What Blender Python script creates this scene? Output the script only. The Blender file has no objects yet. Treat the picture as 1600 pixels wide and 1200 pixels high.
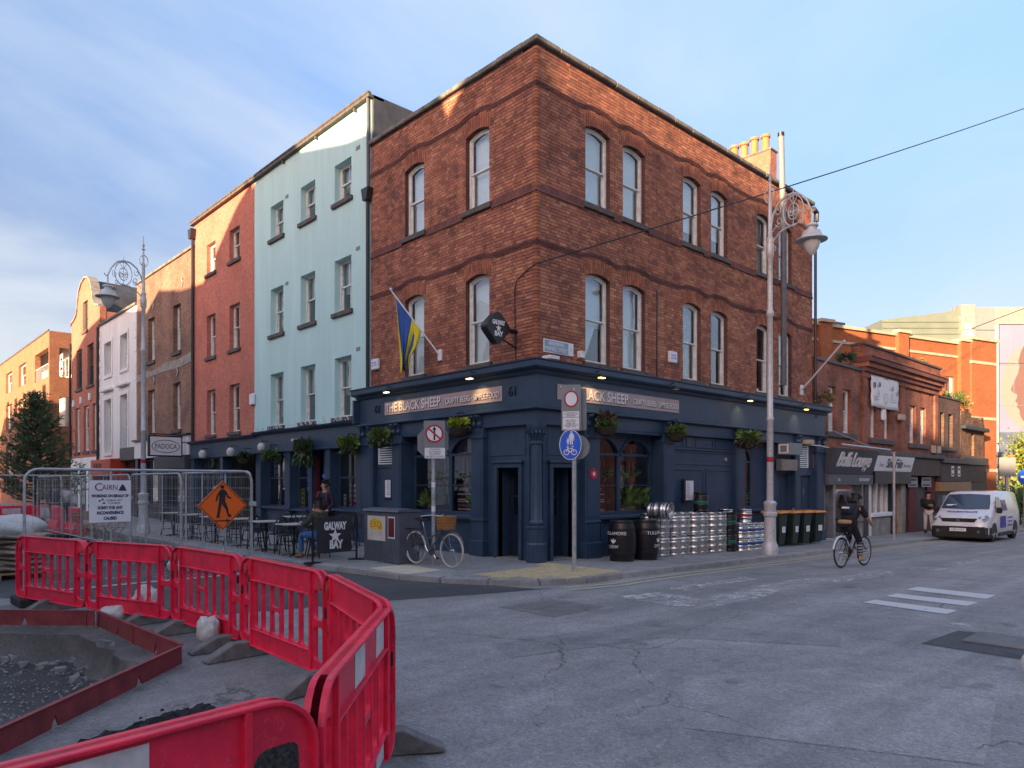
import bpy, bmesh, math, random
from mathutils import Vector, Matrix
from mathutils.geometry import tessellate_polygon
random.seed(7)
R = math.radians
sc = bpy.context.scene
COL = sc.collection

# ------------------------------------------------------------------ camera, sky, sun, exposure
cam_d = bpy.data.cameras.new('camera')
cam = bpy.data.objects.new('camera', cam_d); COL.objects.link(cam)
cam_d.sensor_width = 36; cam_d.lens = 1122 / 1600 * 36; cam_d.shift_y = 154 / 1600
cam_d.clip_start = 0.05; cam_d.clip_end = 2000
cam.location = (-10.917, -10.875, 1.7); cam.rotation_euler = (R(90), 0, -R(43.17))
sc.camera = cam
SUN_AZ = 192.0      # the direction the light comes from, counter-clockwise from +X
SUN_EL = 9.0
world = bpy.data.worlds.new('World'); sc.world = world; world.use_nodes = True
wn = world.node_tree; wn.nodes.clear()
def wnode(t, **k):
    n = wn.nodes.new(t)
    for a, b in k.items(): setattr(n, a, b)
    return n
sky = wnode('ShaderNodeTexSky', sky_type='NISHITA', sun_disc=False)
sky.sun_elevation = R(SUN_EL); sky.sun_rotation = R(90 - SUN_AZ)
sky.air_density = 1.0; sky.dust_density = 3.0; sky.ozone_density = 2.0
bg = wnode('ShaderNodeBackground'); bg.inputs['Strength'].default_value = 0.15
wo = wnode('ShaderNodeOutputWorld')
tc = wnode('ShaderNodeTexCoord')
sep = wnode('ShaderNodeSeparateXYZ'); wn.links.new(tc.outputs['Generated'], sep.inputs[0])
# clouds lie on a plane overhead: direction divided by its height
zz = wnode('ShaderNodeMath', operation='MAXIMUM'); zz.inputs[1].default_value = 0.0; wn.links.new(sep.outputs[2], zz.inputs[0])
za = wnode('ShaderNodeMath', operation='ADD'); za.inputs[1].default_value = 0.16; wn.links.new(zz.outputs[0], za.inputs[0])
dv = wnode('ShaderNodeVectorMath', operation='DIVIDE'); wn.links.new(tc.outputs['Generated'], dv.inputs[0])
cb = wnode('ShaderNodeCombineXYZ')
for i in range(3): wn.links.new(za.outputs[0], cb.inputs[i])
wn.links.new(cb.outputs[0], dv.inputs[1])
mp = wnode('ShaderNodeMapping'); mp.inputs['Scale'].default_value = (0.38, 0.75, 0.3); mp.inputs['Rotation'].default_value = (0, 0, R(-28)); mp.inputs['Location'].default_value = (4.9, 8.9, 2.5)
wn.links.new(dv.outputs[0], mp.inputs[0])
n1 = wnode('ShaderNodeTexNoise'); n1.inputs['Scale'].default_value = 1.15; n1.inputs['Detail'].default_value = 9; n1.inputs['Roughness'].default_value = 0.55; n1.inputs['Distortion'].default_value = 0.5
wn.links.new(mp.outputs[0], n1.inputs['Vector'])
r1 = wnode('ShaderNodeValToRGB'); r1.color_ramp.elements[0].position = 0.42; r1.color_ramp.elements[1].position = 0.68
wn.links.new(n1.outputs[0], r1.inputs[0])
# thin general veil, whiter towards the horizon as real air is
hz = wnode('ShaderNodeMapRange'); hz.inputs[1].default_value = 0.0; hz.inputs[2].default_value = 0.75; hz.inputs[3].default_value = 0.92; hz.inputs[4].default_value = 0.2
wn.links.new(zz.outputs[0], hz.inputs[0])
mxa = wnode('ShaderNodeMath', operation='MULTIPLY'); mxa.inputs[1].default_value = 0.75; wn.links.new(r1.outputs[0], mxa.inputs[0])
hs = wnode('ShaderNodeHueSaturation'); hs.inputs['Saturation'].default_value = 1.12; hs.inputs['Value'].default_value = 1.0; wn.links.new(sky.outputs[0], hs.inputs['Color'])
tint = wnode('ShaderNodeMixRGB', blend_type='MULTIPLY'); tint.inputs[0].default_value = 1; tint.inputs[2].default_value = (0.64, 0.50, 0.475, 1); wn.links.new(hs.outputs[0], tint.inputs[1])
# haze near the horizon takes out light, the same all round
veil = wnode('ShaderNodeMixRGB', blend_type='MULTIPLY'); veil.inputs[0].default_value = 1; wn.links.new(tint.outputs[0], veil.inputs[1])
hr = wnode('ShaderNodeValToRGB'); wn.links.new(zz.outputs[0], hr.inputs[0]); he = hr.color_ramp.elements
he[0].position = 0.0; he[0].color = (0.38, 0.33, 0.37, 1); he[1].position = 0.66; he[1].color = (1, 1, 1, 1); hq = he.new(0.3); hq.color = (0.52, 0.51, 0.57, 1)
wn.links.new(hr.outputs[0], veil.inputs[2])
mix = wnode('ShaderNodeMixRGB'); mix.inputs[2].default_value = (0.64, 0.69, 0.75, 1); wn.links.new(mxa.outputs[0], mix.inputs[0]); wn.links.new(veil.outputs[0], mix.inputs[1])
wn.links.new(mix.outputs[0], bg.inputs[0]); wn.links.new(bg.outputs[0], wo.inputs[0])
sun_d = bpy.data.lights.new('sun', 'SUN'); sun_d.energy = 2.0; sun_d.angle = R(0.5); sun_d.color = (1.0, 0.68, 0.4)
sun = bpy.data.objects.new('sun', sun_d); COL.objects.link(sun)
sdir = Vector((math.cos(R(SUN_AZ)) * math.cos(R(SUN_EL)), math.sin(R(SUN_AZ)) * math.cos(R(SUN_EL)), math.sin(R(SUN_EL))))
sun.rotation_euler = sdir.to_track_quat('Z', 'Y').to_euler(); sun.location = (-20, -10, 40)
vs = sc.view_settings; vs.view_transform = 'Standard'; vs.look = 'None'; vs.gamma = 1; vs.exposure = 3.15
try: vs.use_curve_mapping = False
except Exception: pass
sc.render.engine = 'CYCLES'
sc.cycles.max_bounces = 6; sc.cycles.transparent_max_bounces = 12; sc.cycles.use_denoising = True

# ------------------------------------------------------------------ helpers
def g(u):                      # fall of the street to the right
    return -0.02 * max(u, 0.0) if u < 60 else -1.2
RZ = -0.10                     # the carriageway lies 0.1 m below the pavement
FR = lambda s, d, z: (s, -d, z)          # right hand facade: s along the street, d towards the viewer
FL = lambda s, d, z: (-d, s, z)          # left hand facade

class MB:
    def __init__(s, T=None): s.v = []; s.f = []; s.T = T
    def add(s, vs, fs):
        o = len(s.v)
        s.v.extend([s.T(*p) for p in vs] if s.T else [tuple(p) for p in vs])
        s.f.extend([tuple(i + o for i in f) for f in fs]); return s
    def box(s, a0, a1, b0, b1, c0, c1):
        return s.add([(a0, b0, c0), (a1, b0, c0), (a1, b1, c0), (a0, b1, c0), (a0, b0, c1), (a1, b0, c1), (a1, b1, c1), (a0, b1, c1)],
                     [(0, 3, 2, 1), (4, 5, 6, 7), (0, 1, 5, 4), (1, 2, 6, 5), (2, 3, 7, 6), (3, 0, 4, 7)])
    def quad(s, *p): return s.add(p, [tuple(range(len(p)))])
    def prism(s, loops, d0, d1, m=None):
        """loops: outer and holes as lists of (a, c); swept along the middle axis from d0 to d1"""
        m = m or (lambda a, d, c: (a, d, c))
        flat = [p for L in loops for p in L]; n = len(flat)
        tri = tessellate_polygon([[Vector((p[0], p[1], 0)) for p in L] for L in loops])
        vs = [m(p[0], d0, p[1]) for p in flat] + [m(p[0], d1, p[1]) for p in flat]
        fs = [tuple(t) for t in tri] + [tuple(i + n for i in reversed(t)) for t in tri]
        o = 0
        for L in loops:
            k = len(L)
            for i in range(k):
                j = (i + 1) % k; fs.append((o + i, o + j, o + j + n, o + i + n))
            o += k
        return s.add(vs, fs)
    def tube(s, path, r, n=8, cap=True, closed=False):
        P = [Vector(p) for p in path]; m = len(P); rr = r if isinstance(r, (list, tuple)) else [r] * m
        vs = []; up = None
        for i, p in enumerate(P):
            if closed: t = P[(i + 1) % m] - P[i - 1]
            else: t = P[min(i + 1, m - 1)] - P[max(i - 1, 0)]
            if t.length < 1e-9: t = Vector((0, 0, 1))
            t.normalize()
            if up is None:
                up = Vector((0, 0, 1)) if abs(t.z) < 0.9 else Vector((1, 0, 0))
            a = t.cross(up)
            if a.length < 1e-6: a = t.orthogonal()
            a.normalize(); b = a.cross(t).normalized(); up = b
            for k in range(n):
                w = 2 * math.pi * k / n
                vs.append(tuple(p + a * (math.cos(w) * rr[i]) + b * (math.sin(w) * rr[i])))
        fs = []
        for i in range(m if closed else m - 1):
            i2 = (i + 1) % m
            for k in range(n):
                k2 = (k + 1) % n; fs.append((i * n + k, i * n + k2, i2 * n + k2, i2 * n + k))
        if cap and not closed:
            fs.append(tuple(range(n))); fs.append(tuple((m - 1) * n + k for k in range(n)))
        return s.add(vs, fs)
    def lathe(s, prof, c=(0, 0, 0), n=16, axis='z', cap=True):
        vs = []; c = Vector(c)
        for r, h in prof:
            for k in range(n):
                w = 2 * math.pi * k / n; x, y = r * math.cos(w), r * math.sin(w)
                q = (x, y, h) if axis == 'z' else ((h, x, y) if axis == 'x' else (y, h, x))
                vs.append(tuple(c + Vector(q)))
        fs = []
        for i in range(len(prof) - 1):
            for k in range(n):
                k2 = (k + 1) % n; fs.append((i * n + k, i * n + k2, (i + 1) * n + k2, (i + 1) * n + k))
        if cap:
            fs.append(tuple(range(n))); fs.append(tuple((len(prof) - 1) * n + k for k in range(n)))
        return s.add(vs, fs)
    def build(s, name, mat, parent=None, smooth=False, bevel=0, fix=True, seg=1, flat_angle=None):
        me = bpy.data.meshes.new(name); me.from_pydata(s.v, [], s.f)
        if fix:
            bm = bmesh.new(); bm.from_mesh(me); bmesh.ops.recalc_face_normals(bm, faces=bm.faces)
            if bevel:
                ed = [e for e in bm.edges if len(e.link_faces) == 2 and e.calc_face_angle(0) > 0.6]
                bmesh.ops.bevel(bm, geom=ed, offset=bevel, segments=seg, affect='EDGES', clamp_overlap=True)
            bm.to_mesh(me); bm.free()
        if smooth:
            for p in me.polygons: p.use_smooth = True
            try: me.set_sharp_from_angle(angle=R(38))
            except Exception: pass
        return link(name, me, mat, parent)

def link(name, me, mat, parent=None):
    o = bpy.data.objects.new(name, me); COL.objects.link(o)
    if mat is not None:
        me.materials.clear(); me.materials.append(MAT[mat] if isinstance(mat, str) else mat)
    if parent is not None: adopt(o, parent)
    return o
def adopt(o, parent):
    o.parent = parent
    o.matrix_parent_inverse = pworld(parent).inverted()
def pworld(p):
    m = Matrix.LocRotScale(p.location, p.rotation_euler, p.scale)
    return (pworld(p.parent) @ p.matrix_parent_inverse @ m) if p.parent else m
def tag(o, label, cat, group=None, kind=None):
    if label: o['label'] = label
    if cat: o['category'] = cat
    if group: o['group'] = group
    if kind: o['kind'] = kind
    return o
def thing(name, label, cat, loc=(0, 0, 0), rz=0, group=None):
    o = bpy.data.objects.new(name, None); COL.objects.link(o); o.empty_display_size = 0.2
    o.location = loc; o.rotation_euler = (0, 0, rz)
    return tag(o, label, cat, group)
KIDS = {}
def kids(o): return [c for c in list(bpy.data.objects) if c.parent == o]
def copy_tree(o, loc=None, rz=None, label=None, group=None, tree=None, parent=None):
    c = o.copy(); COL.objects.link(c)
    if loc is not None: c.location = loc
    if rz is not None: c.rotation_euler = (0, 0, rz)
    if label: c['label'] = label
    if group: c['group'] = group
    tree = tree if tree is not None else KIDS.setdefault(o.name, [(k, kids(k)) for k in kids(o)])
    for k, sub in tree:
        d = k.copy(); COL.objects.link(d); d.parent = c
        for q in sub:
            e = q.copy(); COL.objects.link(e); e.parent = d
    return c
def stuff(o): o['kind'] = 'stuff'; return o
def struct(o): o['kind'] = 'structure'; return o

# ------------------------------------------------------------------ materials
MAT = {}
def nodes(name):
    m = bpy.data.materials.new(name); m.use_nodes = True; MAT[name] = m
    nt = m.node_tree; b = nt.nodes['Principled BSDF']
    return m, nt, b
def N(nt, t, **k):
    n = nt.nodes.new(t)
    for a, b in k.items():
        if a in n.inputs: n.inputs[a].default_value = b
        else: setattr(n, a, b)
    return n
def ramp(nt, stops):
    r = nt.nodes.new('ShaderNodeValToRGB'); e = r.color_ramp.elements
    while len(e) < len(stops): e.new(0.5)
    for i, (p, c) in enumerate(stops):
        e[i].position = p; e[i].color = (*c, 1) if len(c) == 3 else c
    return r
def col4(c): return (c[0], c[1], c[2], 1)
def M(name, c, rough=0.6, metal=0.0, var=0.18, scale=3.0, bump=0.0, bscale=60.0, c2=None, spec=0.5, coat=0.0, streak=False):
    m, nt, b = nodes(name)
    b.inputs['Roughness'].default_value = rough; b.inputs['Metallic'].default_value = metal
    b.inputs['Specular IOR Level'].default_value = spec
    if coat: b.inputs['Coat Weight'].default_value = coat; b.inputs['Coat Roughness'].default_value = 0.15
    geo = N(nt, 'ShaderNodeNewGeometry')
    vec = geo.outputs['Position']
    if streak:
        mp = N(nt, 'ShaderNodeMapping'); mp.inputs['Scale'].default_value = (1, 1, 0.12); nt.links.new(vec, mp.inputs[0]); sv = mp.outputs[0]
    else: sv = vec
    no = N(nt, 'ShaderNodeTexNoise', Scale=scale, Detail=6.0, Roughness=0.6); nt.links.new(sv, no.inputs['Vector'])
    lo = c2 or tuple(x * (1 - var) for x in c); hi = c if c2 else tuple(min(x * (1 + var), 1) for x in c)
    r = ramp(nt, [(0.32, lo), (0.68, hi)]); nt.links.new(no.outputs[0], r.inputs[0])
    nt.links.new(r.outputs[0], b.inputs['Base Color'])
    mr = N(nt, 'ShaderNodeMapRange'); mr.inputs[3].default_value = max(rough - 0.1, 0.02); mr.inputs[4].default_value = min(rough + 0.1, 1)
    nt.links.new(no.outputs[0], mr.inputs[0]); nt.links.new(mr.outputs[0], b.inputs['Roughness'])
    if bump:
        nb = N(nt, 'ShaderNodeTexNoise', Scale=bscale, Detail=4.0); nt.links.new(vec, nb.inputs['Vector'])
        bp = N(nt, 'ShaderNodeBump', Strength=bump, Distance=0.01); nt.links.new(nb.outputs[0], bp.inputs['Height']); nt.links.new(bp.outputs[0], b.inputs['Normal'])
    return m
def glassmat(name, tint=(0.9, 0.95, 0.95), refl=1.0, rough=0.0):
    m, nt, b = nodes(name); nt.nodes.remove(b); out = nt.nodes['Material Output']
    tr = N(nt, 'ShaderNodeBsdfTransparent'); tr.inputs[0].default_value = col4(tint)
    gl = N(nt, 'ShaderNodeBsdfGlossy'); gl.inputs['Roughness'].default_value = rough; gl.inputs[0].default_value = (0.95, 0.97, 1, 1)
    lw = N(nt, 'ShaderNodeLayerWeight'); lw.inputs[0].default_value = 0.5
    fr = N(nt, 'ShaderNodeMath', operation='POWER'); fr.inputs[1].default_value = 3.2; nt.links.new(lw.outputs['Facing'], fr.inputs[0])
    ma = N(nt, 'ShaderNodeMath', operation='MULTIPLY_ADD'); ma.inputs[1].default_value = 0.8; ma.inputs[2].default_value = 0.07 * refl; ma.use_clamp = True
    nt.links.new(fr.outputs[0], ma.inputs[0])
    nz = N(nt, 'ShaderNodeTexNoise', Scale=0.9, Detail=1.0); ge = N(nt, 'ShaderNodeNewGeometry'); nt.links.new(ge.outputs['Position'], nz.inputs['Vector'])
    bp = N(nt, 'ShaderNodeBump', Strength=0.14, Distance=0.08); nt.links.new(nz.outputs[0], bp.inputs['Height']); nt.links.new(bp.outputs[0], gl.inputs['Normal'])
    mx = N(nt, 'ShaderNodeMixShader'); nt.links.new(ma.outputs[0], mx.inputs[0]); nt.links.new(tr.outputs[0], mx.inputs[1]); nt.links.new(gl.outputs[0], mx.inputs[2])
    nt.links.new(mx.outputs[0], out.inputs[0]); return m
def emit(name, c, s):
    m, nt, b = nodes(name); b.inputs['Base Color'].default_value = col4(c)
    b.inputs['Emission Color'].default_value = col4(c); b.inputs['Emission Strength'].default_value = s; return m
def islandbrick(name, stops, dirt=0.5, seed=0.0):
    """real bricks: one colour for each brick (island), large weather stains over them"""
    m, nt, b = nodes(name); b.inputs['Roughness'].default_value = 0.85
    geo = N(nt, 'ShaderNodeNewGeometry'); oi = N(nt, 'ShaderNodeObjectInfo')
    ad = N(nt, 'ShaderNodeMath', operation='ADD'); nt.links.new(geo.outputs['Random Per Island'], ad.inputs[0]); nt.links.new(oi.outputs['Random'], ad.inputs[1])
    fr = N(nt, 'ShaderNodeMath', operation='FRACT'); nt.links.new(ad.outputs[0], fr.inputs[0])
    big = N(nt, 'ShaderNodeTexNoise', Scale=0.45, Detail=3.0, Roughness=0.6); nt.links.new(geo.outputs['Position'], big.inputs['Vector'])
    m2 = N(nt, 'ShaderNodeMath', operation='MULTIPLY_ADD'); m2.inputs[1].default_value = 0.62; nt.links.new(fr.outputs[0], m2.inputs[0])
    m3 = N(nt, 'ShaderNodeMath', operation='MULTIPLY_ADD'); m3.inputs[1].default_value = 0.8; m3.inputs[2].default_value = -0.24; nt.links.new(big.outputs[0], m3.inputs[0]); nt.links.new(m3.outputs[0], m2.inputs[2])
    r = ramp(nt, stops); nt.links.new(m2.outputs[0], r.inputs[0])
    st = N(nt, 'ShaderNodeTexNoise', Scale=1.5, Detail=7.0, Roughness=0.65); nt.links.new(geo.outputs['Position'], st.inputs['Vector'])
    sr = ramp(nt, [(0.36, (1 - dirt,) * 3), (0.56, (1, 1, 1))]); nt.links.new(st.outputs[0], sr.inputs[0])
    fi = N(nt, 'ShaderNodeTexNoise', Scale=38.0, Detail=4.0, Roughness=0.7); nt.links.new(geo.outputs['Position'], fi.inputs['Vector'])
    fr2 = ramp(nt, [(0.3, (0.72,) * 3), (0.7, (1.18,) * 3)]); nt.links.new(fi.outputs[0], fr2.inputs[0])
    x1 = N(nt, 'ShaderNodeMixRGB', blend_type='MULTIPLY'); x1.inputs[0].default_value = 1; nt.links.new(r.outputs[0], x1.inputs[1]); nt.links.new(sr.outputs[0], x1.inputs[2])
    x2 = N(nt, 'ShaderNodeMixRGB', blend_type='MULTIPLY'); x2.inputs[0].default_value = 1; nt.links.new(x1.outputs[0], x2.inputs[1]); nt.links.new(fr2.outputs[0], x2.inputs[2])
    nt.links.new(x2.outputs[0], b.inputs['Base Color'])
    bp = N(nt, 'ShaderNodeBump', Strength=0.35, Distance=0.006); nt.links.new(fi.outputs[0], bp.inputs['Height']); nt.links.new(bp.outputs[0], b.inputs['Normal'])
    return m
def bricktex(name, c1, c2, mortar, bw=0.225, bh=0.075, ms=0.008, dirt=0.4, dscale=0.9, dcol=None, patch=None):
    """brickwork too far off to pick apart: pattern and relief from the material"""
    m, nt, b = nodes(name); b.inputs['Roughness'].default_value = 0.85
    geo = N(nt, 'ShaderNodeNewGeometry'); s = N(nt, 'ShaderNodeSeparateXYZ'); nt.links.new(geo.outputs['Position'], s.inputs[0])
    a = N(nt, 'ShaderNodeMath', operation='ADD'); nt.links.new(s.outputs[0], a.inputs[0]); nt.links.new(s.outputs[1], a.inputs[1])
    cbx = N(nt, 'ShaderNodeCombineXYZ'); nt.links.new(a.outputs[0], cbx.inputs[0]); nt.links.new(s.outputs[2], cbx.inputs[1])
    bt = N(nt, 'ShaderNodeTexBrick'); bt.offset = 0.5
    for k, v in dict(Scale=1.0).items(): bt.inputs[k].default_value = v
    bt.inputs['Color1'].default_value = col4(c1); bt.inputs['Color2'].default_value = col4(c2); bt.inputs['Mortar'].default_value = col4(mortar)
    bt.inputs['Brick Width'].default_value = bw; bt.inputs['Row Height'].default_value = bh; bt.inputs['Mortar Size'].default_value = ms; bt.inputs['Mortar Smooth'].default_value = 0.2; bt.inputs['Bias'].default_value = -0.1
    nt.links.new(cbx.outputs[0], bt.inputs['Vector'])
    no = N(nt, 'ShaderNodeTexNoise', Scale=dscale, Detail=8.0, Roughness=0.65); nt.links.new(geo.outputs['Position'], no.inputs['Vector'])
    dr = ramp(nt, [(0.35, (1 - dirt,) * 3 if dcol is None else dcol), (0.6, (1.08,) * 3)]); nt.links.new(no.outputs[0], dr.inputs[0])
    fi = N(nt, 'ShaderNodeTexNoise', Scale=9.0, Detail=5.0, Roughness=0.7); nt.links.new(geo.outputs['Position'], fi.inputs['Vector'])
    fr = ramp(nt, [(0.3, (0.75,) * 3), (0.7, (1.2,) * 3)]); nt.links.new(fi.outputs[0], fr.inputs[0])
    x = N(nt, 'ShaderNodeMixRGB', blend_type='MULTIPLY'); x.inputs[0].default_value = 1; nt.links.new(bt.outputs[0], x.inputs[1]); nt.links.new(dr.outputs[0], x.inputs[2])
    y = N(nt, 'ShaderNodeMixRGB', blend_type='MULTIPLY'); y.inputs[0].default_value = 1; nt.links.new(x.outputs[0], y.inputs[1]); nt.links.new(fr.outputs[0], y.inputs[2])
    nt.links.new(y.outputs[0], b.inputs['Base Color'])
    bp = N(nt, 'ShaderNodeBump', Strength=0.5, Distance=0.01, invert=True); nt.links.new(bt.outputs['Fac'], bp.inputs['Height']); nt.links.new(bp.outputs[0], b.inputs['Normal'])
    return m

PUBSTOPS = [(0.0, (0.16, 0.085, 0.07)), (0.2, (0.29, 0.115, 0.08)), (0.42, (0.40, 0.15, 0.092)), (0.66, (0.48, 0.195, 0.112)), (0.86, (0.56, 0.28, 0.155)), (1.0, (0.62, 0.38, 0.25))]
islandbrick('pub_brick', PUBSTOPS, 0.38)
islandbrick('arch_brick', [(0.0, (0.2, 0.07, 0.045)), (0.5, (0.36, 0.12, 0.064)), (1.0, (0.46, 0.19, 0.09))], 0.3)
islandbrick('string_brick', [(0.0, (0.13, 0.055, 0.05)), (1.0, (0.24, 0.095, 0.08))], 0.3)
bricktex('pub_wall', (0.13, 0.055, 0.042), (0.17, 0.07, 0.05), (0.05, 0.038, 0.034), dirt=0.3)
bricktex('pink_brick', (0.50, 0.155, 0.105), (0.58, 0.19, 0.125), (0.48, 0.22, 0.165), dirt=0.16, ms=0.007)
bricktex('brown_brick', (0.24, 0.125, 0.085), (0.36, 0.18, 0.11), (0.26, 0.2, 0.16), dirt=0.5, dscale=0.6)
bricktex('gable_brick', (0.44, 0.145, 0.095), (0.5, 0.18, 0.115), (0.4, 0.2, 0.14), dirt=0.15)
bricktex('orange_brick', (0.33, 0.10, 0.036), (0.37, 0.12, 0.043), (0.27, 0.11, 0.05), dirt=0.12)
bricktex('far_orange_brick', (0.34, 0.135, 0.065), (0.38, 0.165, 0.085), (0.3, 0.145, 0.09), dirt=0.1)
bricktex('shop_brick', (0.32, 0.1, 0.06), (0.44, 0.15, 0.08), (0.2, 0.125, 0.1), dirt=0.55)
bricktex('old_brick', (0.16, 0.08, 0.05), (0.32, 0.17, 0.085), (0.13, 0.10, 0.08), dirt=0.6, dscale=1.6)
bricktex('soot_brick', (0.10, 0.065, 0.055), (0.24, 0.10, 0.065), (0.10, 0.085, 0.08), dirt=0.55, dscale=0.8)
M('navy', (0.027, 0.054, 0.098), 0.42, var=0.22, scale=2.2, bump=0.04, bscale=25)
M('navy_dark', (0.013, 0.022, 0.042), 0.4, var=0.2)
M('stone', (0.20, 0.19, 0.17), 0.85, var=0.35, scale=5, bump=0.3, bscale=30)
M('coping', (0.17, 0.165, 0.145), 0.9, var=0.45, scale=3, bump=0.4, bscale=24)
M('sill_stone', (0.10, 0.09, 0.085), 0.85, var=0.35, scale=6, bump=0.2)
M('white_paint', (0.72, 0.70, 0.66), 0.5, var=0.16, scale=7)
M('bright_white', (0.78, 0.78, 0.78), 0.45, var=0.05)
M('blind', (0.84, 0.85, 0.86), 0.9, var=0.06, scale=1.5)
M('curtain', (0.42, 0.43, 0.42), 0.9, var=0.2, scale=8)
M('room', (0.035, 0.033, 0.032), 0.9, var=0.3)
M('dark', (0.006, 0.006, 0.007), 0.6)
M('black_metal', (0.012, 0.012, 0.014), 0.35, var=0.2)
M('black_rubber', (0.02, 0.02, 0.021), 0.8, var=0.3)
M('sheep_panel', (0.42, 0.33, 0.31), 0.6, var=0.1, scale=1.2)
M('letter_white', (0.72, 0.70, 0.70), 0.5, var=0.05)
M('pale_blue_render', (0.48, 0.72, 0.70), 0.8, var=0.07, scale=1.9, bump=0.15, bscale=90, streak=True)
M('white_render', (0.82, 0.81, 0.78), 0.85, var=0.12, scale=1.0, bump=0.12, bscale=60, streak=True)
M('grey_render', (0.28, 0.26, 0.235), 0.9, var=0.3, scale=3, bump=0.2)
M('slate', (0.06, 0.065, 0.08), 0.6, var=0.25, scale=3, bump=0.3, bscale=9)
M('lead', (0.10, 0.105, 0.12), 0.6, var=0.2)
M('pipe', (0.02, 0.022, 0.028), 0.45)
M('galv', (0.42, 0.43, 0.44), 0.5, 0.45, var=0.18, scale=9)
M('lamp_grey', (0.52, 0.52, 0.52), 0.45, 0.2, var=0.15, scale=12)
M('keg_steel', (0.60, 0.59, 0.58), 0.27, 0.95, var=0.22, scale=11)
M('chrome', (0.6, 0.6, 0.6), 0.18, 1.0)
M('sign_grey', (0.20, 0.22, 0.23), 0.5, var=0.06)
M('sign_white', (0.74, 0.74, 0.76), 0.45, var=0.04)
M('sign_red', (0.42, 0.012, 0.035), 0.45, var=0.05)
M('sign_blue', (0.012, 0.11, 0.60), 0.4, var=0.03)
M('sign_orange', (0.80, 0.13, 0.008), 0.4, var=0.04)
M('sign_black', (0.012, 0.012, 0.014), 0.5)
M('barrier_red', (0.80, 0.02, 0.07), 0.42, var=0.2, scale=6, spec=0.45)
M('barrier_dirty', (0.55, 0.05, 0.06), 0.6, var=0.3, scale=7)
M('reflective_white', (0.62, 0.60, 0.60), 0.5, var=0.18, scale=14)
M('oxide_red', (0.23, 0.036, 0.042), 0.6, var=0.3, scale=5)
M('terracotta', (0.44, 0.19, 0.075), 0.8, var=0.15, scale=6)
M('wicker', (0.30, 0.13, 0.035), 0.7, var=0.4, scale=60, bump=0.6, bscale=120)
M('wood', (0.30, 0.19, 0.10), 0.7, var=0.3, scale=12)
M('tabletop', (0.50, 0.47, 0.42), 0.4, var=0.1)
M('skin', (0.46, 0.24, 0.16), 0.55, var=0.08, scale=20)
M('skin_dark', (0.26, 0.125, 0.075), 0.55, var=0.08, scale=20)
M('hair', (0.012, 0.009, 0.008), 0.55, var=0.4, scale=60, bump=0.4, bscale=90)
M('cloth_black', (0.012, 0.012, 0.015), 0.85, var=0.3, scale=12)
M('cloth_navy', (0.012, 0.015, 0.03), 0.85, var=0.3, scale=12)
M('cloth_olive', (0.055, 0.05, 0.035), 0.85, var=0.3, scale=9)
M('cloth_jeans', (0.05, 0.13, 0.30), 0.85, var=0.3, scale=9)
M('cloth_white', (0.60, 0.60, 0.58), 0.85, var=0.12, scale=9)
M('cloth_maroon', (0.14, 0.012, 0.03), 0.8)
M('cloth_tan', (0.36, 0.24, 0.12), 0.85)
M('leather_brown', (0.22, 0.075, 0.03), 0.5)
M('cabinet_grey', (0.085, 0.095, 0.115), 0.55, var=0.18, scale=5, bump=0.1, bscale=40)
M('paper', (0.58, 0.55, 0.48), 0.8, var=0.08)
M('yellow_print', (0.72, 0.48, 0.02), 0.6)
M('maroon_print', (0.13, 0.012, 0.018), 0.5)
M('flag_blue', (0.03, 0.10, 0.36), 0.8, var=0.1)
M('flag_yellow', (0.72, 0.60, 0.02), 0.8, var=0.1)
M('leaf_green', (0.10, 0.17, 0.04), 0.6, var=0.45, scale=14)
M('leaf_dark', (0.045, 0.085, 0.03), 0.6, var=0.45, scale=14)
M('leaf_lime', (0.30, 0.36, 0.03), 0.6, var=0.35, scale=10)
M('leaf_yellow', (0.17, 0.21, 0.03), 0.6, var=0.4, scale=3)
M('needle', (0.11, 0.17, 0.085), 0.65, var=0.5, scale=2.5)
M('bark', (0.07, 0.05, 0.035), 0.9, var=0.4, scale=8, bump=0.5)
M('petal', (0.72, 0.72, 0.62), 0.6)
M('basket_brown', (0.035, 0.022, 0.016), 0.9, var=0.5, scale=30, bump=0.5)
M('bin_green', (0.014, 0.030, 0.024), 0.4, var=0.25)
M('bin_orange', (0.62, 0.22, 0.03), 0.45, var=0.1)
M('van_white', (0.66, 0.68, 0.72), 0.22, var=0.04, coat=0.6)
M('van_black', (0.014, 0.014, 0.016), 0.5)
M('headlamp', (0.30, 0.31, 0.33), 0.12, 0.6, var=0.4, scale=18)
M('print_blue', (0.05, 0.05, 0.36), 0.45)
M('print_purple', (0.10, 0.07, 0.22), 0.45)
M('tyre', (0.012, 0.012, 0.013), 0.8)
M('tyre_cream', (0.50, 0.47, 0.40), 0.8)
M('teal_paint', (0.015, 0.085, 0.09), 0.5)
M('red_shop', (0.55, 0.05, 0.02), 0.5)
M('grey_shop', (0.055, 0.058, 0.068), 0.5)
M('sandbag', (0.56, 0.55, 0.53), 0.8, var=0.12, scale=20, bump=0.4, bscale=45)
M('sack_brown', (0.30, 0.25, 0.21), 0.85, var=0.25, scale=10, bump=0.4)
M('concrete', (0.24, 0.235, 0.225), 0.9, var=0.3, scale=4, bump=0.4, bscale=26)
M('cream_stone', (0.46, 0.39, 0.28), 0.8, var=0.1)
M('green_clad', (0.14, 0.175, 0.155), 0.6, var=0.1, scale=1)
M('tar', (0.010, 0.010, 0.011), 0.75, var=0.5, scale=30, bump=0.8, bscale=70)
M('foot_rubber', (0.17, 0.165, 0.16), 0.85, var=0.3, scale=12, bump=0.2)
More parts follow.
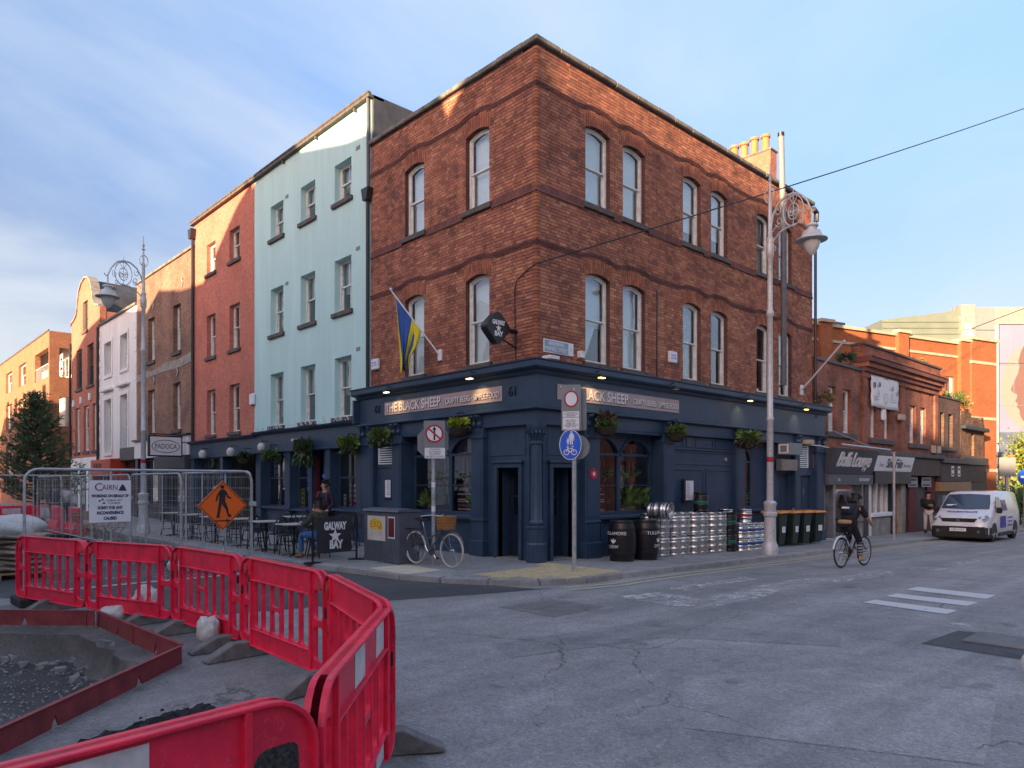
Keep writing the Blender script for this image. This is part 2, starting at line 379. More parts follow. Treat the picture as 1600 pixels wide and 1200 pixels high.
M('brushed', (0.45, 0.45, 0.46), 0.35, 0.8)
M('poster_grey', (0.30, 0.31, 0.33), 0.7, var=0.3, scale=9)
M('orange_box', (0.50, 0.16, 0.05), 0.7)
M('rope', (0.42, 0.28, 0.14), 0.8)
glassmat('glass', refl=1.0)
glassmat('glass_bright', refl=1.3)
glassmat('glass_shop', tint=(0.75, 0.8, 0.8), refl=1.25)
emit('bulb', (1.0, 0.72, 0.16), 0.9)
M('lamp_glass', (0.55, 0.55, 0.53), 0.2, var=0.05)

for nm_, pale in (('barrier_red', (0.82, 0.20, 0.24)), ('oxide_red', (0.30, 0.13, 0.12)), ('navy', (0.060, 0.088, 0.13)), ('lamp_grey', (0.30, 0.28, 0.26))):
    # scuffs and grime: a fourth, paler tone where fine noise peaks
    nt_ = MAT[nm_].node_tree; b_ = nt_.nodes['Principled BSDF']; src = b_.inputs['Base Color'].links[0].from_socket
    ge_ = N(nt_, 'ShaderNodeNewGeometry'); n_ = N(nt_, 'ShaderNodeTexNoise', Scale=17.0, Detail=8.0, Roughness=0.75, Distortion=0.8); nt_.links.new(ge_.outputs['Position'], n_.inputs['Vector'])
    r_ = ramp(nt_, [(0.58, (0, 0, 0)), (0.72, (0.7, 0.7, 0.7))]); nt_.links.new(n_.outputs[0], r_.inputs[0])
    x_ = N(nt_, 'ShaderNodeMixRGB'); nt_.links.new(r_.outputs[0], x_.inputs[0]); nt_.links.new(src, x_.inputs[1]); x_.inputs[2].default_value = col4(pale); nt_.links.new(x_.outputs[0], b_.inputs['Base Color'])
# ------------------------------------------------------------------ ground
def roadmat(name, base, dark, crack=True, fine=1.0):
    m, nt, b = nodes(name)
    geo = N(nt, 'ShaderNodeNewGeometry'); P = geo.outputs['Position']
    big = N(nt, 'ShaderNodeTexNoise', Scale=0.35, Detail=6.0, Roughness=0.6, Distortion=0.6); nt.links.new(P, big.inputs['Vector'])
    r = ramp(nt, [(0.33, dark), (0.66, base)]); nt.links.new(big.outputs[0], r.inputs[0])
    sp = N(nt, 'ShaderNodeTexNoise', Scale=95.0, Detail=3.0, Roughness=0.8); nt.links.new(P, sp.inputs['Vector'])
    sr = ramp(nt, [(0.28, (0.55,) * 3), (0.55, (1.0,) * 3), (0.75, (1.6,) * 3)]); nt.links.new(sp.outputs[0], sr.inputs[0])
    md = N(nt, 'ShaderNodeTexNoise', Scale=3.2, Detail=7.0, Roughness=0.7); nt.links.new(P, md.inputs['Vector'])
    mr = ramp(nt, [(0.3, (0.8,) * 3), (0.7, (1.17,) * 3)]); nt.links.new(md.outputs[0], mr.inputs[0])
    x = N(nt, 'ShaderNodeMixRGB', blend_type='MULTIPLY'); x.inputs[0].default_value = fine; nt.links.new(r.outputs[0], x.inputs[1]); nt.links.new(sr.outputs[0], x.inputs[2])
    y = N(nt, 'ShaderNodeMixRGB', blend_type='MULTIPLY'); y.inputs[0].default_value = 1; nt.links.new(x.outputs[0], y.inputs[1]); nt.links.new(mr.outputs[0], y.inputs[2])
    mpx = N(nt, 'ShaderNodeMapping'); mpx.inputs['Scale'].default_value = (0.09, 1.2, 1); mpx.inputs['Rotation'].default_value = (0, 0, 0.12); nt.links.new(P, mpx.inputs[0])
    tk = N(nt, 'ShaderNodeTexNoise', Scale=1.0, Detail=5.0, Roughness=0.6, Distortion=0.4); nt.links.new(mpx.outputs[0], tk.inputs['Vector'])
    tr_ = ramp(nt, [(0.36, (0.80,) * 3), (0.62, (1.12,) * 3)]); nt.links.new(tk.outputs[0], tr_.inputs[0])
    co = N(nt, 'ShaderNodeTexVoronoi', Scale=42.0); nt.links.new(P, co.inputs['Vector'])
    cr_ = ramp(nt, [(0.0, (0.78,) * 3), (0.6, (1.02,) * 3), (1.0, (1.25,) * 3)]); nt.links.new(co.outputs['Color'], cr_.inputs[0])
    oil = N(nt, 'ShaderNodeTexNoise', Scale=1.7, Detail=3.0, Roughness=0.5); nt.links.new(P, oil.inputs['Vector'])
    or_ = ramp(nt, [(0.27, (0.62,) * 3), (0.35, (1.0,) * 3)]); nt.links.new(oil.outputs[0], or_.inputs[0])
    for q_ in (tr_, cr_, or_):
        y2 = N(nt, 'ShaderNodeMixRGB', blend_type='MULTIPLY'); y2.inputs[0].default_value = fine; nt.links.new(y.outputs[0], y2.inputs[1]); nt.links.new(q_.outputs[0], y2.inputs[2]); y = y2
    last = y.outputs[0]; b.inputs['Roughness'].default_value = 0.78
    h = sp.outputs[0]
    if crack:
        ds = N(nt, 'ShaderNodeTexNoise', Scale=1.3, Detail=9.0, Roughness=0.62); nt.links.new(P, ds.inputs['Vector'])
        dm = N(nt, 'ShaderNodeMixRGB'); dm.inputs[0].default_value = 0.35; nt.links.new(P, dm.inputs[1]); nt.links.new(ds.outputs[1], dm.inputs[2])
        vo = N(nt, 'ShaderNodeTexVoronoi', feature='DISTANCE_TO_EDGE', Scale=0.42); nt.links.new(dm.outputs[0], vo.inputs['Vector'])
        ms = N(nt, 'ShaderNodeTexNoise', Scale=0.5, Detail=2.0); nt.links.new(P, ms.inputs['Vector'])
        mm = N(nt, 'ShaderNodeMapRange'); mm.inputs[1].default_value = 0.42; mm.inputs[2].default_value = 0.62; mm.inputs[3].default_value = 0.0005; mm.inputs[4].default_value = 0.0028
        nt.links.new(ms.outputs[0], mm.inputs[0])
        lt = N(nt, 'ShaderNodeMath', operation='LESS_THAN'); nt.links.new(vo.outputs['Distance'], lt.inputs[0]); nt.links.new(mm.outputs[0], lt.inputs[1])
        c = N(nt, 'ShaderNodeMixRGB'); nt.links.new(lt.outputs[0], c.inputs[0]); nt.links.new(last, c.inputs[1]); c.inputs[2].default_value = (0.07, 0.066, 0.06, 1)
        cs = N(nt, 'ShaderNodeMath', operation='MULTIPLY'); cs.inputs[1].default_value = 0.75; nt.links.new(lt.outputs[0], cs.inputs[0]); nt.links.new(cs.outputs[0], c.inputs[0])
        last = c.outputs[0]
    nt.links.new(last, b.inputs['Base Color'])
    bp = N(nt, 'ShaderNodeBump', Strength=0.5, Distance=0.006); nt.links.new(h, bp.inputs['Height']); nt.links.new(bp.outputs[0], b.inputs['Normal'])
    return m
roadmat('asphalt_old', (0.33, 0.32, 0.315), (0.245, 0.24, 0.238))
roadmat('asphalt_new', (0.085, 0.087, 0.092), (0.062, 0.064, 0.069), crack=False)
roadmat('asphalt_site', (0.26, 0.25, 0.245), (0.185, 0.18, 0.178))
roadmat('slab_grey', (0.31, 0.305, 0.30), (0.215, 0.213, 0.213), crack=False, fine=0.5)
roadmat('kerb_granite', (0.36, 0.35, 0.34), (0.25, 0.245, 0.24), crack=False, fine=0.6)
roadmat('pit_gravel', (0.085, 0.08, 0.078), (0.035, 0.033, 0.032), crack=False)
roadmat('pit_wall', (0.22, 0.205, 0.19), (0.07, 0.063, 0.06), crack=False)
roadmat('cast_iron', (0.20, 0.195, 0.19), (0.14, 0.137, 0.134), crack=False, fine=0.5)
M('buff_tile', (0.44, 0.355, 0.21), 0.85, var=0.16, scale=5, bump=0.2)
M('cream_tile', (0.56, 0.49, 0.36), 0.85, var=0.12, scale=3, bump=0.2)
def wornpaint(name, c, hole=0.5, amount=0.55):
    """road paint worn through to the asphalt: the gaps are transparent"""
    m, nt, b = nodes(name); out = nt.nodes['Material Output']
    b.inputs['Base Color'].default_value = col4(c); b.inputs['Roughness'].default_value = 0.7
    geo = N(nt, 'ShaderNodeNewGeometry')
    n1 = N(nt, 'ShaderNodeTexNoise', Scale=6.0, Detail=9.0, Roughness=0.75); nt.links.new(geo.outputs['Position'], n1.inputs['Vector'])
    r = ramp(nt, [(hole - 0.06, (0, 0, 0)), (hole + 0.06, (1, 1, 1))]); nt.links.new(n1.outputs[0], r.inputs[0])
    mu = N(nt, 'ShaderNodeMath', operation='MULTIPLY'); mu.inputs[1].default_value = amount; nt.links.new(r.outputs[0], mu.inputs[0])
    tr = N(nt, 'ShaderNodeBsdfTransparent'); mx = N(nt, 'ShaderNodeMixShader')
    nt.links.new(mu.outputs[0], mx.inputs[0]); nt.links.new(tr.outputs[0], mx.inputs[1]); nt.links.new(b.outputs[0], mx.inputs[2]); nt.links.new(mx.outputs[0], out.inputs[0])
wornpaint('paint_white', (0.62, 0.62, 0.62), 0.34, 0.9)
wornpaint('paint_faded', (0.58, 0.58, 0.56), 0.50, 0.62)
wornpaint('paint_ghost', (0.60, 0.60, 0.58), 0.52, 0.75)
wornpaint('paint_yellow', (0.52, 0.47, 0.33), 0.36, 0.8)

def sheet(polys, off, thick=0.0):
    mb = MB()
    for loops in polys:
        flat = [p for L in loops for p in L]
        tri = tessellate_polygon([[Vector((p[0], p[1], 0)) for p in L] for L in loops])
        mb.add([(p[0], p[1], g(p[0]) + off) for p in flat], [tuple(t) for t in tri])
        if thick:
            L = loops[0]; k = len(L)
            for i in range(k):
                a, b2 = L[i], L[(i + 1) % k]
                mb.quad((a[0], a[1], g(a[0]) + off), (b2[0], b2[1], g(b2[0]) + off), (b2[0], b2[1], g(b2[0]) + off - thick), (a[0], a[1], g(a[0]) + off - thick))
    return mb
PIT = [(-8.42, -3.43), (-8.56, -0.72), (-11.12, 1.95), (-15.5, 1.6), (-15.5, -9.6), (-11.9, -6.75), (-10.2, -5.17)]
road = struct(sheet([[[(-400, -400), (0, -400), (0, 400), (-400, 400)], PIT], [[(0, -400), (60, -400), (60, 400), (0, 400)]], [[(60, -400), (900, -400), (900, 400), (60, 400)]]], RZ).build('road', 'asphalt_old'))
# new dark surfacing in the side street and lighter surface of the works
struct(sheet([[[(-2.3, -2.3), (-2.0, -2.45), (-3.2, -2.15), (-5.2, -1.5), (-7.4, -1.0), (-7.7, 1.2), (-12, 6), (-14, 60), (-3.9, 60), (-3.9, 6), (-3.6, 3.2), (-3.3, 1.5), (-3.2, 0.2), (-2.8, -0.9)]]], RZ + 0.004).build('side_street', 'asphalt_new'))
mb = sheet([[[(-7.75, 0.9), (-7.5, -1.6), (-7.45, -3.4), (-7.6, -5.2), (-8.1, -7.0), (-9.4, -8.9), (-13, -10), (-16, -10), (-16, 2.6), (-11, 3.2)], PIT]], RZ + 0.006)
site = struct(mb.build('works_ground', 'asphalt_site'))
# the dug pit: rough walls, ledge of broken concrete, dark gravel floor
random.seed(11)
def ring(poly, inset, step=0.22, jit=0.0, z=0, zj=0):
    cx = sum(p[0] for p in poly) / len(poly); cy = sum(p[1] for p in poly) / len(poly); out = []
    for i in range(len(poly)):
        a, b2 = Vector(poly[i]), Vector(poly[(i + 1) % len(poly)]); n = max(2, int((b2 - a).length / step))
        for k in range(n):
            p = a.lerp(b2, k / n); d = (Vector((cx, cy)) - p).normalized()
            q = p + d * (inset + random.uniform(-jit, jit)); out.append((q.x, q.y, z + random.uniform(-zj, zj)))
    return out
rs = [ring(PIT, 0, z=RZ + 0.006), ring(PIT, 0.02, z=RZ - 0.03), ring(PIT, 0.26, jit=0.05, z=RZ - 0.05, zj=0.012), ring(PIT, 0.30, jit=0.05, z=RZ - 0.17, zj=0.03), ring(PIT, 0.36, jit=0.06, z=RZ - 0.30, zj=0.03), ring(PIT, 0.5, jit=0.08, z=RZ - 0.40, zj=0.02)]
mb = MB(); n = len(rs[0])
mb.add([p for r_ in rs for p in r_], [(i * n + k, i * n + (k + 1) % n, (i + 1) * n + (k + 1) % n, (i + 1) * n + k) for i in range(len(rs) - 1) for k in range(n)])
pit = struct(mb.build('excavation', 'pit_wall', smooth=True))
gx = MB(); nx = 34
for i in range(nx + 1):
    for j in range(nx + 1):
        gx.v.append((-15.5 + i * 7.3 / nx, -9.8 + j * 11.9 / nx, RZ - 0.37 + random.uniform(-0.025, 0.03)))
gx.f = [(i * (nx + 1) + j, (i + 1) * (nx + 1) + j, (i + 1) * (nx + 1) + j + 1, i * (nx + 1) + j + 1) for i in range(nx) for j in range(nx)]
struct(gx.build('pit_floor', 'pit_gravel', pit, smooth=True))
# loose stones on the pit floor
mb = MB()
from mathutils.geometry import intersect_point_tri_2d
for i in range(5200):
    x, y = random.uniform(-12.6, -8.9), random.uniform(-6, 1.2); s_ = random.uniform(0.004, 0.014) * random.choice((1, 1, 1, 1.8))
    z = RZ - 0.352; a = random.random() * 6; ca, sa = math.cos(a) * s_, math.sin(a) * s_
    mb.add([(x + ca, y + sa, z), (x - sa, y + ca, z), (x - ca, y - sa, z), (x + sa, y - ca, z), (x, y, z + s_ * 0.9)], [(0, 1, 4), (1, 2, 4), (2, 3, 4), (3, 0, 4)])
M('loose_stone', (0.24, 0.23, 0.22), 0.9, var=0.6, scale=40)
tag(stuff(mb.build('gravel', 'loose_stone')), 'loose grey gravel scattered over the floor of the dug pit', 'gravel')

# pavement with kerb stones
KERB = [(-4.0, 60), (-4.0, 6), (-3.75, 3.2), (-3.5, 1.5), (-3.35, 0.2), (-3.0, -0.9), (-2.45, -1.75), (-1.75, -2.3), (-0.9, -2.52), (0, -2.5), (2, -2.43), (6, -2.37), (10, -2.3), (14, -2.2), (19, -2.0), (25, -2.2), (36, -2.4), (60, -2.4)]
def resample(poly, step):
    out = [Vector(poly[0])]; acc = 0
    for i in range(len(poly) - 1):
        a, b2 = Vector(poly[i]), Vector(poly[i + 1]); L = (b2 - a).length; t = step - acc
        while t <= L: out.append(a + (b2 - a) * (t / L)); t += step
        acc = (acc + L) % step
    return out
inner = lambda i, pts, w: pts[i] + Vector((-(pts[min(i + 1, len(pts) - 1)] - pts[max(i - 1, 0)]).y, (pts[min(i + 1, len(pts) - 1)] - pts[max(i - 1, 0)]).x)).normalized() * w
kp = [Vector(p) for p in KERB]
innr = [inner(i, kp, 0.15) for i in range(len(kp))]
left_in = [(p.x, p.y) for p in innr if p.x <= 0.02]; right_in = [(p.x, p.y) for p in innr if p.x > 0.02]
pave = sheet([[left_in + [(0.0, left_in[-1][1]), (0.0, 60)]], [[(0.0, left_in[-1][1])] + right_in + [(60, 40), (0.0, 40)]]], -0.008).build('pavement', 'slab_grey')
struct(pave)
pts = resample(KERB, 0.92)
for i in range(len(pts) - 1):
    a, b2 = pts[i], pts[i + 1]
    if a.y > 28 or a.x > 36: continue
    d = (b2 - a).normalized(); nrm = Vector((-d.y, d.x)); e = d * 0.006
    A0, A1 = a + e, b2 - e; B0, B1 = inner(i, pts, 0.3) + e, inner(i + 1, pts, 0.3) - e
    j = random.uniform(-0.006, 0.006); drop = 0.0
    vs_ = [(A0, RZ - 0.1), (A1, RZ - 0.1), (B1, RZ - 0.1), (B0, RZ - 0.1), (A0, j), (A1, j), (B1, j), (B0, j)]
    mb = MB(); mb.add([(p.x, p.y, g(p.x) + z) for p, z in vs_], [(0, 3, 2, 1), (4, 5, 6, 7), (0, 1, 5, 4), (1, 2, 6, 5), (2, 3, 7, 6), (3, 0, 4, 7)])
    mb.build('kerb_stone', 'kerb_granite', pave, bevel=0.018, seg=2)
# paving slabs
def slab_mesh(name, a, b2, h, mat, bevel=0.006):
    return MB().box(-a / 2 + 0.004, a / 2 - 0.004, -b2 / 2 + 0.004, b2 / 2 - 0.004, -h, 0).build(name, mat, None, bevel=bevel)
proto = slab_mesh('paving_slab', 0.9, 0.6, 0.05, 'slab_grey'); adopt(proto, pave); first = True
def place(o, proto, x, y, z, rz=0, ty=0):
    c = proto if o == 0 else proto.copy()
    if o: COL.objects.link(c)
    c.location = (x, y, z); c.rotation_euler = (0, ty, rz); return c
k = 0
for row, v in enumerate((-0.32, -0.93, -1.54)):
    for i in range(0, 24):
        u = 0.75 + i * 0.905 + (0.45 if row % 2 else 0)
        if row == 2 and u < 1.0: continue
        place(k, proto, u, v - 0.22, g(u) + 0.002 + random.uniform(-0.003, 0.003), random.uniform(-0.004, 0.004), math.atan(0.02)); k += 1
for row, u in enumerate((-0.4, -1.01, -1.62, -2.23, -2.84)):
    for i in range(0, 15):
        v = 2.3 + i * 0.905 + (0.45 if row % 2 else 0)
        if row == 4 and v < 3.2: continue
        place(k, proto, u, v, 0.002 + random.uniform(-0.003, 0.003), math.pi / 2 + random.uniform(-0.004, 0.004)); k += 1
for (u, v) in [(-1.6, 1.35), (-2.25, 1.0), (-0.9, 1.1), (-1.55, 0.5), (-2.45, 0.2), (-0.65, 0.35), (-2.35, -0.45)]:
    place(k, proto, u, v, 0.0 + random.uniform(-0.003, 0.003), math.pi / 2); k += 1
# blister paving at the corner
mb = MB().box(-0.197, 0.197, -0.197, 0.197, -0.05, 0)
for i in range(6):
    for j in range(6):
        x, y = -0.165 + i * 0.066, -0.165 + j * 0.066
        mb.add([(x - 0.017, y - 0.017, 0), (x + 0.017, y - 0.017, 0), (x + 0.017, y + 0.017, 0), (x - 0.017, y + 0.017, 0), (x - 0.009, y - 0.009, 0.006), (x + 0.009, y - 0.009, 0.006), (x + 0.009, y + 0.009, 0.006), (x - 0.009, y + 0.009, 0.006)], [(4, 5, 6, 7), (0, 1, 5, 4), (1, 2, 6, 5), (2, 3, 7, 6), (3, 0, 4, 7)])
tile = mb.build('blister_tile', 'buff_tile', pave, fix=False); k = 0
for i in range(6):
    for j in range(5):
        u, v = -2.15 + i * 0.4, -2.1 + j * 0.4
        if u + v < -3.75 or (u < -1.6 and v > -0.9 and u + v > -2.3) or v > -0.45 + (u * 0.12): continue
        place(k, tile, u, v, 0.006); k += 1
tile2 = slab_mesh('buff_slab', 0.42, 0.42, 0.05, 'cream_tile'); adopt(tile2, pave); k = 0
for i in range(2):
    for j in range(3): place(k, tile2, -3.02 + i * 0.425, 0.42 + j * 0.42, 0.006); k += 1
# road markings and ironwork laid on the road
def mark(name, poly, mat, off=0.008): return sheet([[poly]], RZ + off).build(name, mat, road)
for off, w in ((0.22, 0.11), (0.48, 0.11)):
    o_ = [inner(i, kp, -off) for i in range(len(kp))]; i_ = [inner(i, kp, -off - w) for i in range(len(kp))]
    a0, b0 = 7, 15
    for i in range(a0, b0):
        if (o_[i].x < 0) != (o_[i + 1].x < 0): pass
        mark('yellow_line', [tuple(o_[i]), tuple(o_[i + 1]), tuple(i_[i + 1]), tuple(i_[i])], 'paint_yellow')
for q in ([(0.2, -6.75), (0.62, -6.6), (0.9, -7.62), (0.12, -7.75)], ):
    pass
def bar(u, v, w, L, mat='paint_white', rot=0.0):
    c, s_ = math.cos(rot), math.sin(rot); P4 = [(-w / 2, -L / 2), (w / 2, -L / 2), (w / 2, L / 2), (-w / 2, L / 2)]
    return [(u + x * c - y * s_, v + x * s_ + y * c) for x, y in P4]
for q in ([(0.3, -6.62), (0.74, -6.62), (0.62, -7.78), (0.1, -7.79)], [(1.3, -6.58), (1.8, -6.58), (1.78, -7.74), (1.2, -7.75)], [(2.5, -6.5), (3.08, -6.5), (2.95, -7.7), (2.32, -7.73)]): mark('crossing_bar', q, 'paint_white')
mark('lane_arrow', [(6.21, -5.01), (6.63, -5.95), (7.43, -5.88), (7.01, -5.08)], 'paint_faded')
mark('road_stud_mark', [(-1.92, -3.8), (-1.66, -3.83), (-1.74, -4.2), (-1.98, -4.16)], 'paint_white')
mark('cycle_lane_line', [(-0.85, -8.02), (-0.8, -8.25), (9, -7.85), (9, -7.62)], 'paint_faded')
for i, (u, v, w, L, m_) in enumerate([(0.6, -4.0, 2.6, 0.35, 'paint_ghost'), (1.8, -4.75, 2.4, 0.3, 'paint_ghost'), (-0.6, -5.1, 2.4, 0.5, 'paint_ghost'), (4.0, -5.2, 3.0, 0.5, 'paint_ghost'), (-1.6, -4.5, 0.9, 1.2, 'paint_ghost'), (9.5, -5.6, 3, 0.5, 'paint_ghost'), (12.5, -3.9, 2.2, 0.12, 'paint_faded'), (18.0, -4.2, 2.2, 0.12, 'paint_faded'), (23.5, -4.4, 2.4, 0.12, 'paint_faded'), (14, -6.5, 4, 0.14, 'paint_faded'), (1.5, -9.0, 1.8, 0.9, 'paint_ghost')]):
    if u - w / 2 < 0 < u + w / 2:
        mark('worn_marking', bar(w / 4 + u / 2 if u > 0 else (u + w / 2) / 2, v, 2 * abs(w / 4 + u / 2) if u > 0 else u + w / 2, L), m_); mark('worn_marking', bar((u - w / 2) / 2, v, abs(u - w / 2), L), m_)
    else: mark('worn_marking', bar(u, v, w, L, rot=random.uniform(-0.05, 0.05)), m_)
mark('white_edge_line', [(-4.75, 2.6), (-4.65, 2.6), (-4.95, 22), (-5.05, 22)], 'paint_white', 0.012)
mark('white_stop_line', [(-7.3, 4.0), (-7.3, 4.12), (-4.4, 3.0), (-4.4, 2.88)], 'paint_faded', 0.012)
# repair patches and covers: dark recessed trench with a plate, square manhole, pale concrete frame
mark('trench_patch', [(-2.1, -8.15), (-1.0, -8.22), (-0.6, -10.6), (-2.25, -10.9)], 'asphalt_new', 0.004)
MB().box(-1.66, -0.95, -10.4, -8.43, RZ, RZ + 0.022).build('trench_plate', 'cast_iron', road, bevel=0.006)
mark('manhole_frame', [(-3.95, -4.25), (-2.8, -4.2), (-2.85, -3.15), (-3.95, -3.15)], 'asphalt_site', 0.004)
for i in range(2):
    for j in range(2): MB().box(-3.78 + i * 0.42, -3.37 + i * 0.42, -4.12 + j * 0.42, -3.71 + j * 0.42, RZ, RZ + 0.008).build('manhole_plate', 'cast_iron', road, bevel=0.004)
roadmat('asphalt_patch', (0.275, 0.27, 0.268), (0.205, 0.202, 0.203)); roadmat('asphalt_pale', (0.38, 0.37, 0.36), (0.285, 0.28, 0.275))
mark('patch_repair', [(-5.6, -4.9), (-3.2, -5.3), (-2.4, -7.4), (-2.9, -7.6), (-3.9, -6.0), (-5.9, -5.5)], 'asphalt_patch', 0.003)
mark('patch_repair', [(-6.4, -7.9), (-5.2, -7.1), (-3.6, -8.1), (-4.0, -9.3), (-5.6, -9.6)], 'asphalt_pale', 0.003)
mark('patch_repair', [(0.3, -3.2), (5.5, -3.1), (5.5, -3.9), (0.3, -4.0)], 'asphalt_patch', 0.003)
mark('patch_repair', [(3.5, -8.3), (12.0, -8.2), (12.0, -14), (3.5, -14)], 'asphalt_pale', 0.003)
mark('concrete_patch', [(-4.1, -9.75), (-3.2, -9.4), (-2.6, -9.8), (-2.4, -10.9), (-4.2, -10.9)], 'asphalt_site', 0.004)

# ------------------------------------------------------------------ building helpers
def archloop(s0, s1, z0, zs, rise, n=8):
    L = [(s0, z0), (s1, z0), (s1, zs)]
    if rise:
        w = (s1 - s0) / 2; Rr = (w * w + rise * rise) / (2 * rise); c = (s0 + s1) / 2; zc = zs + rise - Rr
        a = math.asin(min(1, w / Rr))
        L += [(c + Rr * math.sin(a * (1 - 2 * k / n)), zc + Rr * math.cos(a * (1 - 2 * k / n))) for k in range(1, n)]
    return L + [(s0, zs)]
def arcz(s, s0, s1, zs, rise):
    w = (s1 - s0) / 2; Rr = (w * w + rise * rise) / (2 * rise); c = (s0 + s1) / 2
    return zs + rise - Rr + math.sqrt(max(Rr * Rr - (s - c) ** 2, 0))
def inset(L, q):
    cs = (min(p[0] for p in L) + max(p[0] for p in L)) / 2; z0 = min(p[1] for p in L); z1 = max(p[1] for p in L)
    w = (max(p[0] for p in L) - min(p[0] for p in L)) / 2; h = z1 - z0
    return [(cs + (p[0] - cs) * (w - q) / w, z0 + q + (p[1] - z0) * (h - 2 * q) / h) for p in L]
def wall(parent, F, s0, s1, z0, z1, holes, mat, thick=0.3, d=0.0, name='wall', outer=None):
    mb = MB(F); mb.prism([outer or [(s0, z0), (s1, z0), (s1, z1), (s0, z1)]] + holes, d - thick, d); return mb.build(name, mat, parent)
def sash(parent, F, s0, s1, z0, z1, rec=0.14, rise=0.0, fm='white_paint', blind=('blind', 1.0), glass='glass_bright', bars=0, sill='sill_stone', sz=0.12, fw_=0.05, mid=0.5, name='window'):
    """sliding sash: outer frame, upper and lower sash, a pane in each, sill and blind"""
    mb = MB(F); o = archloop(s0 + 0.004, s1 - 0.004, z0 + 0.004, z1 - 0.004, rise); i1 = inset(o, fw_)
    mb.prism([o, i1], -rec - 0.10, -rec)
    a0, a1 = s0 + fw_, s1 - fw_; b0, b1 = z0 + fw_, z1 - fw_ * (0.2 if rise else 1); zm = b0 + (b1 - b0) * mid
    up = archloop(a0, a1, zm, b1 - (0.02 if rise else 0), rise * 0.8); lo = archloop(a0, a1, b0, zm + 0.04, 0)
    mb.prism([up, inset(up, 0.038)], -rec - 0.055, -rec - 0.02); mb.prism([lo, inset(lo, 0.042)], -rec - 0.095, -rec - 0.058)
    for k in range(bars):
        x = a0 + (a1 - a0) * (k + 1) / (bars + 1); mb.box(x - 0.012, x + 0.012, -rec - 0.05, -rec - 0.03, zm, b1); mb.box(x - 0.012, x + 0.012, -rec - 0.09, -rec - 0.07, b0, zm)
    w = mb.build(name, fm, parent)
    MB(F).prism([inset(up, 0.036)], -rec - 0.042, -rec - 0.036).build('pane', glass, w)
    MB(F).prism([inset(lo, 0.04)], -rec - 0.080, -rec - 0.074).build('pane', glass, w)
    if blind:
        bm_, fr = blind; zb = z1 + rise - (z1 + rise - z0) * fr
        MB(F).box(s0 + 0.03, s1 - 0.03, -rec - 0.20, -rec - 0.19, zb, z1 + rise - 0.02).build('blind', bm_, w)
    if sill: MB(F).box(s0 - 0.1, s1 + 0.1, -rec, 0.075, z0 - sz, z0 - 0.002).build('sill', sill, w, bevel=0.008)
    return w
FONT = {}
def text(name, s, size, mat, parent, F, sc0, zc, d, ext=0.006, width=None, bold=0.0, align='CENTER', flip=False, shear=0.0, space=1.0):
    """flat or raised lettering: centre (sc0, zc) in facade coordinates"""
    cu = bpy.data.curves.new(name, 'FONT'); cu.body = s; cu.size = size; cu.align_x = align; cu.align_y = 'CENTER'; cu.extrude = ext / 2; cu.offset = bold; cu.shear = shear; cu.space_character = space; cu.resolution_u = 3
    t = bpy.data.objects.new(name, cu); COL.objects.link(t); bpy.context.view_layer.update()
    me = bpy.data.meshes.new_from_object(t.evaluated_get(bpy.context.evaluated_depsgraph_get())); bpy.data.objects.remove(t); bpy.data.curves.remove(cu)
    xs = [v.co.x for v in me.vertices]
    k = width / (max(xs) - min(xs)) if width and xs else 1.0
    sg = -1 if flip else 1
    for v in me.vertices: v.co = F(sc0 + sg * v.co.x * k, d + v.co.z + ext / 2, zc + v.co.y)
    me.name = name; return link(name, me, mat, parent)
def FRD(ox, oy, ang):
    """a facade frame anywhere: s along ang, d to the right of it (towards its front)"""
    c, s_ = math.cos(ang), math.sin(ang)
    return lambda s, d, z: (ox + s * c + d * s_, oy + s * s_ - d * c, z)

# ------------------------------------------------------------------ the corner pub
PUB = thing('corner_pub', 'three storey red brick corner pub with navy shopfront reading The Black Sheep', 'pub', (6.5, 3.2, 0))
RW = [(1.6, 2.49), (2.98, 3.88), (5.56, 6.43), (6.95, 7.83), (9.52, 10.38), (10.95, 11.83)]
LW = [(1.53, 2.38), (4.05, 4.9)]
TOPZ, ENDR, ENDL = 11.16, 13.35, 6.55
FLOORS = [(8.14, 9.88), (4.47, 6.47)]
RISE = 0.10
def holes(ws): return [archloop(a, b, z0, z1, RISE) for a, b in ws for z0, z1 in FLOORS]
wall(PUB, FR, 0.06, ENDR, 3.9, TOPZ, holes(RW), 'pub_wall', 0.32, -0.01)
wall(PUB, FL, 0.42, ENDL, 3.9, TOPZ, holes(LW), 'pub_wall', 0.32, -0.01)
MB().box(0.06, 0.4, 0.34, 0.42, 3.9, TOPZ).build('wall_core', 'pub_wall', PUB)
# roof and rear walls close the shell
mb = MB(); mb.box(0.36, ENDR, 0.36, 9.0, 10.5, 10.6); mb.box(0.36, ENDR - 0.02, 8.8, 9.0, -0.6, 10.9); mb.build('roof_deck', 'lead', PUB)
MB().box(ENDR - 0.25, ENDR, 0.34, 9.0, -0.6, TOPZ - 0.02).build('gable_wall', 'pub_wall', PUB)
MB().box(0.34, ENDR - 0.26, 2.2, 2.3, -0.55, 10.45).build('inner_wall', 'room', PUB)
mb = MB(); mb.box(0.3, ENDR - 0.26, 0.36, 2.2, 4.05, 4.12); mb.box(0.36, ENDR - 0.26, 0.36, 2.2, 7.3, 7.4); mb.build('floor_slab', 'room', PUB)
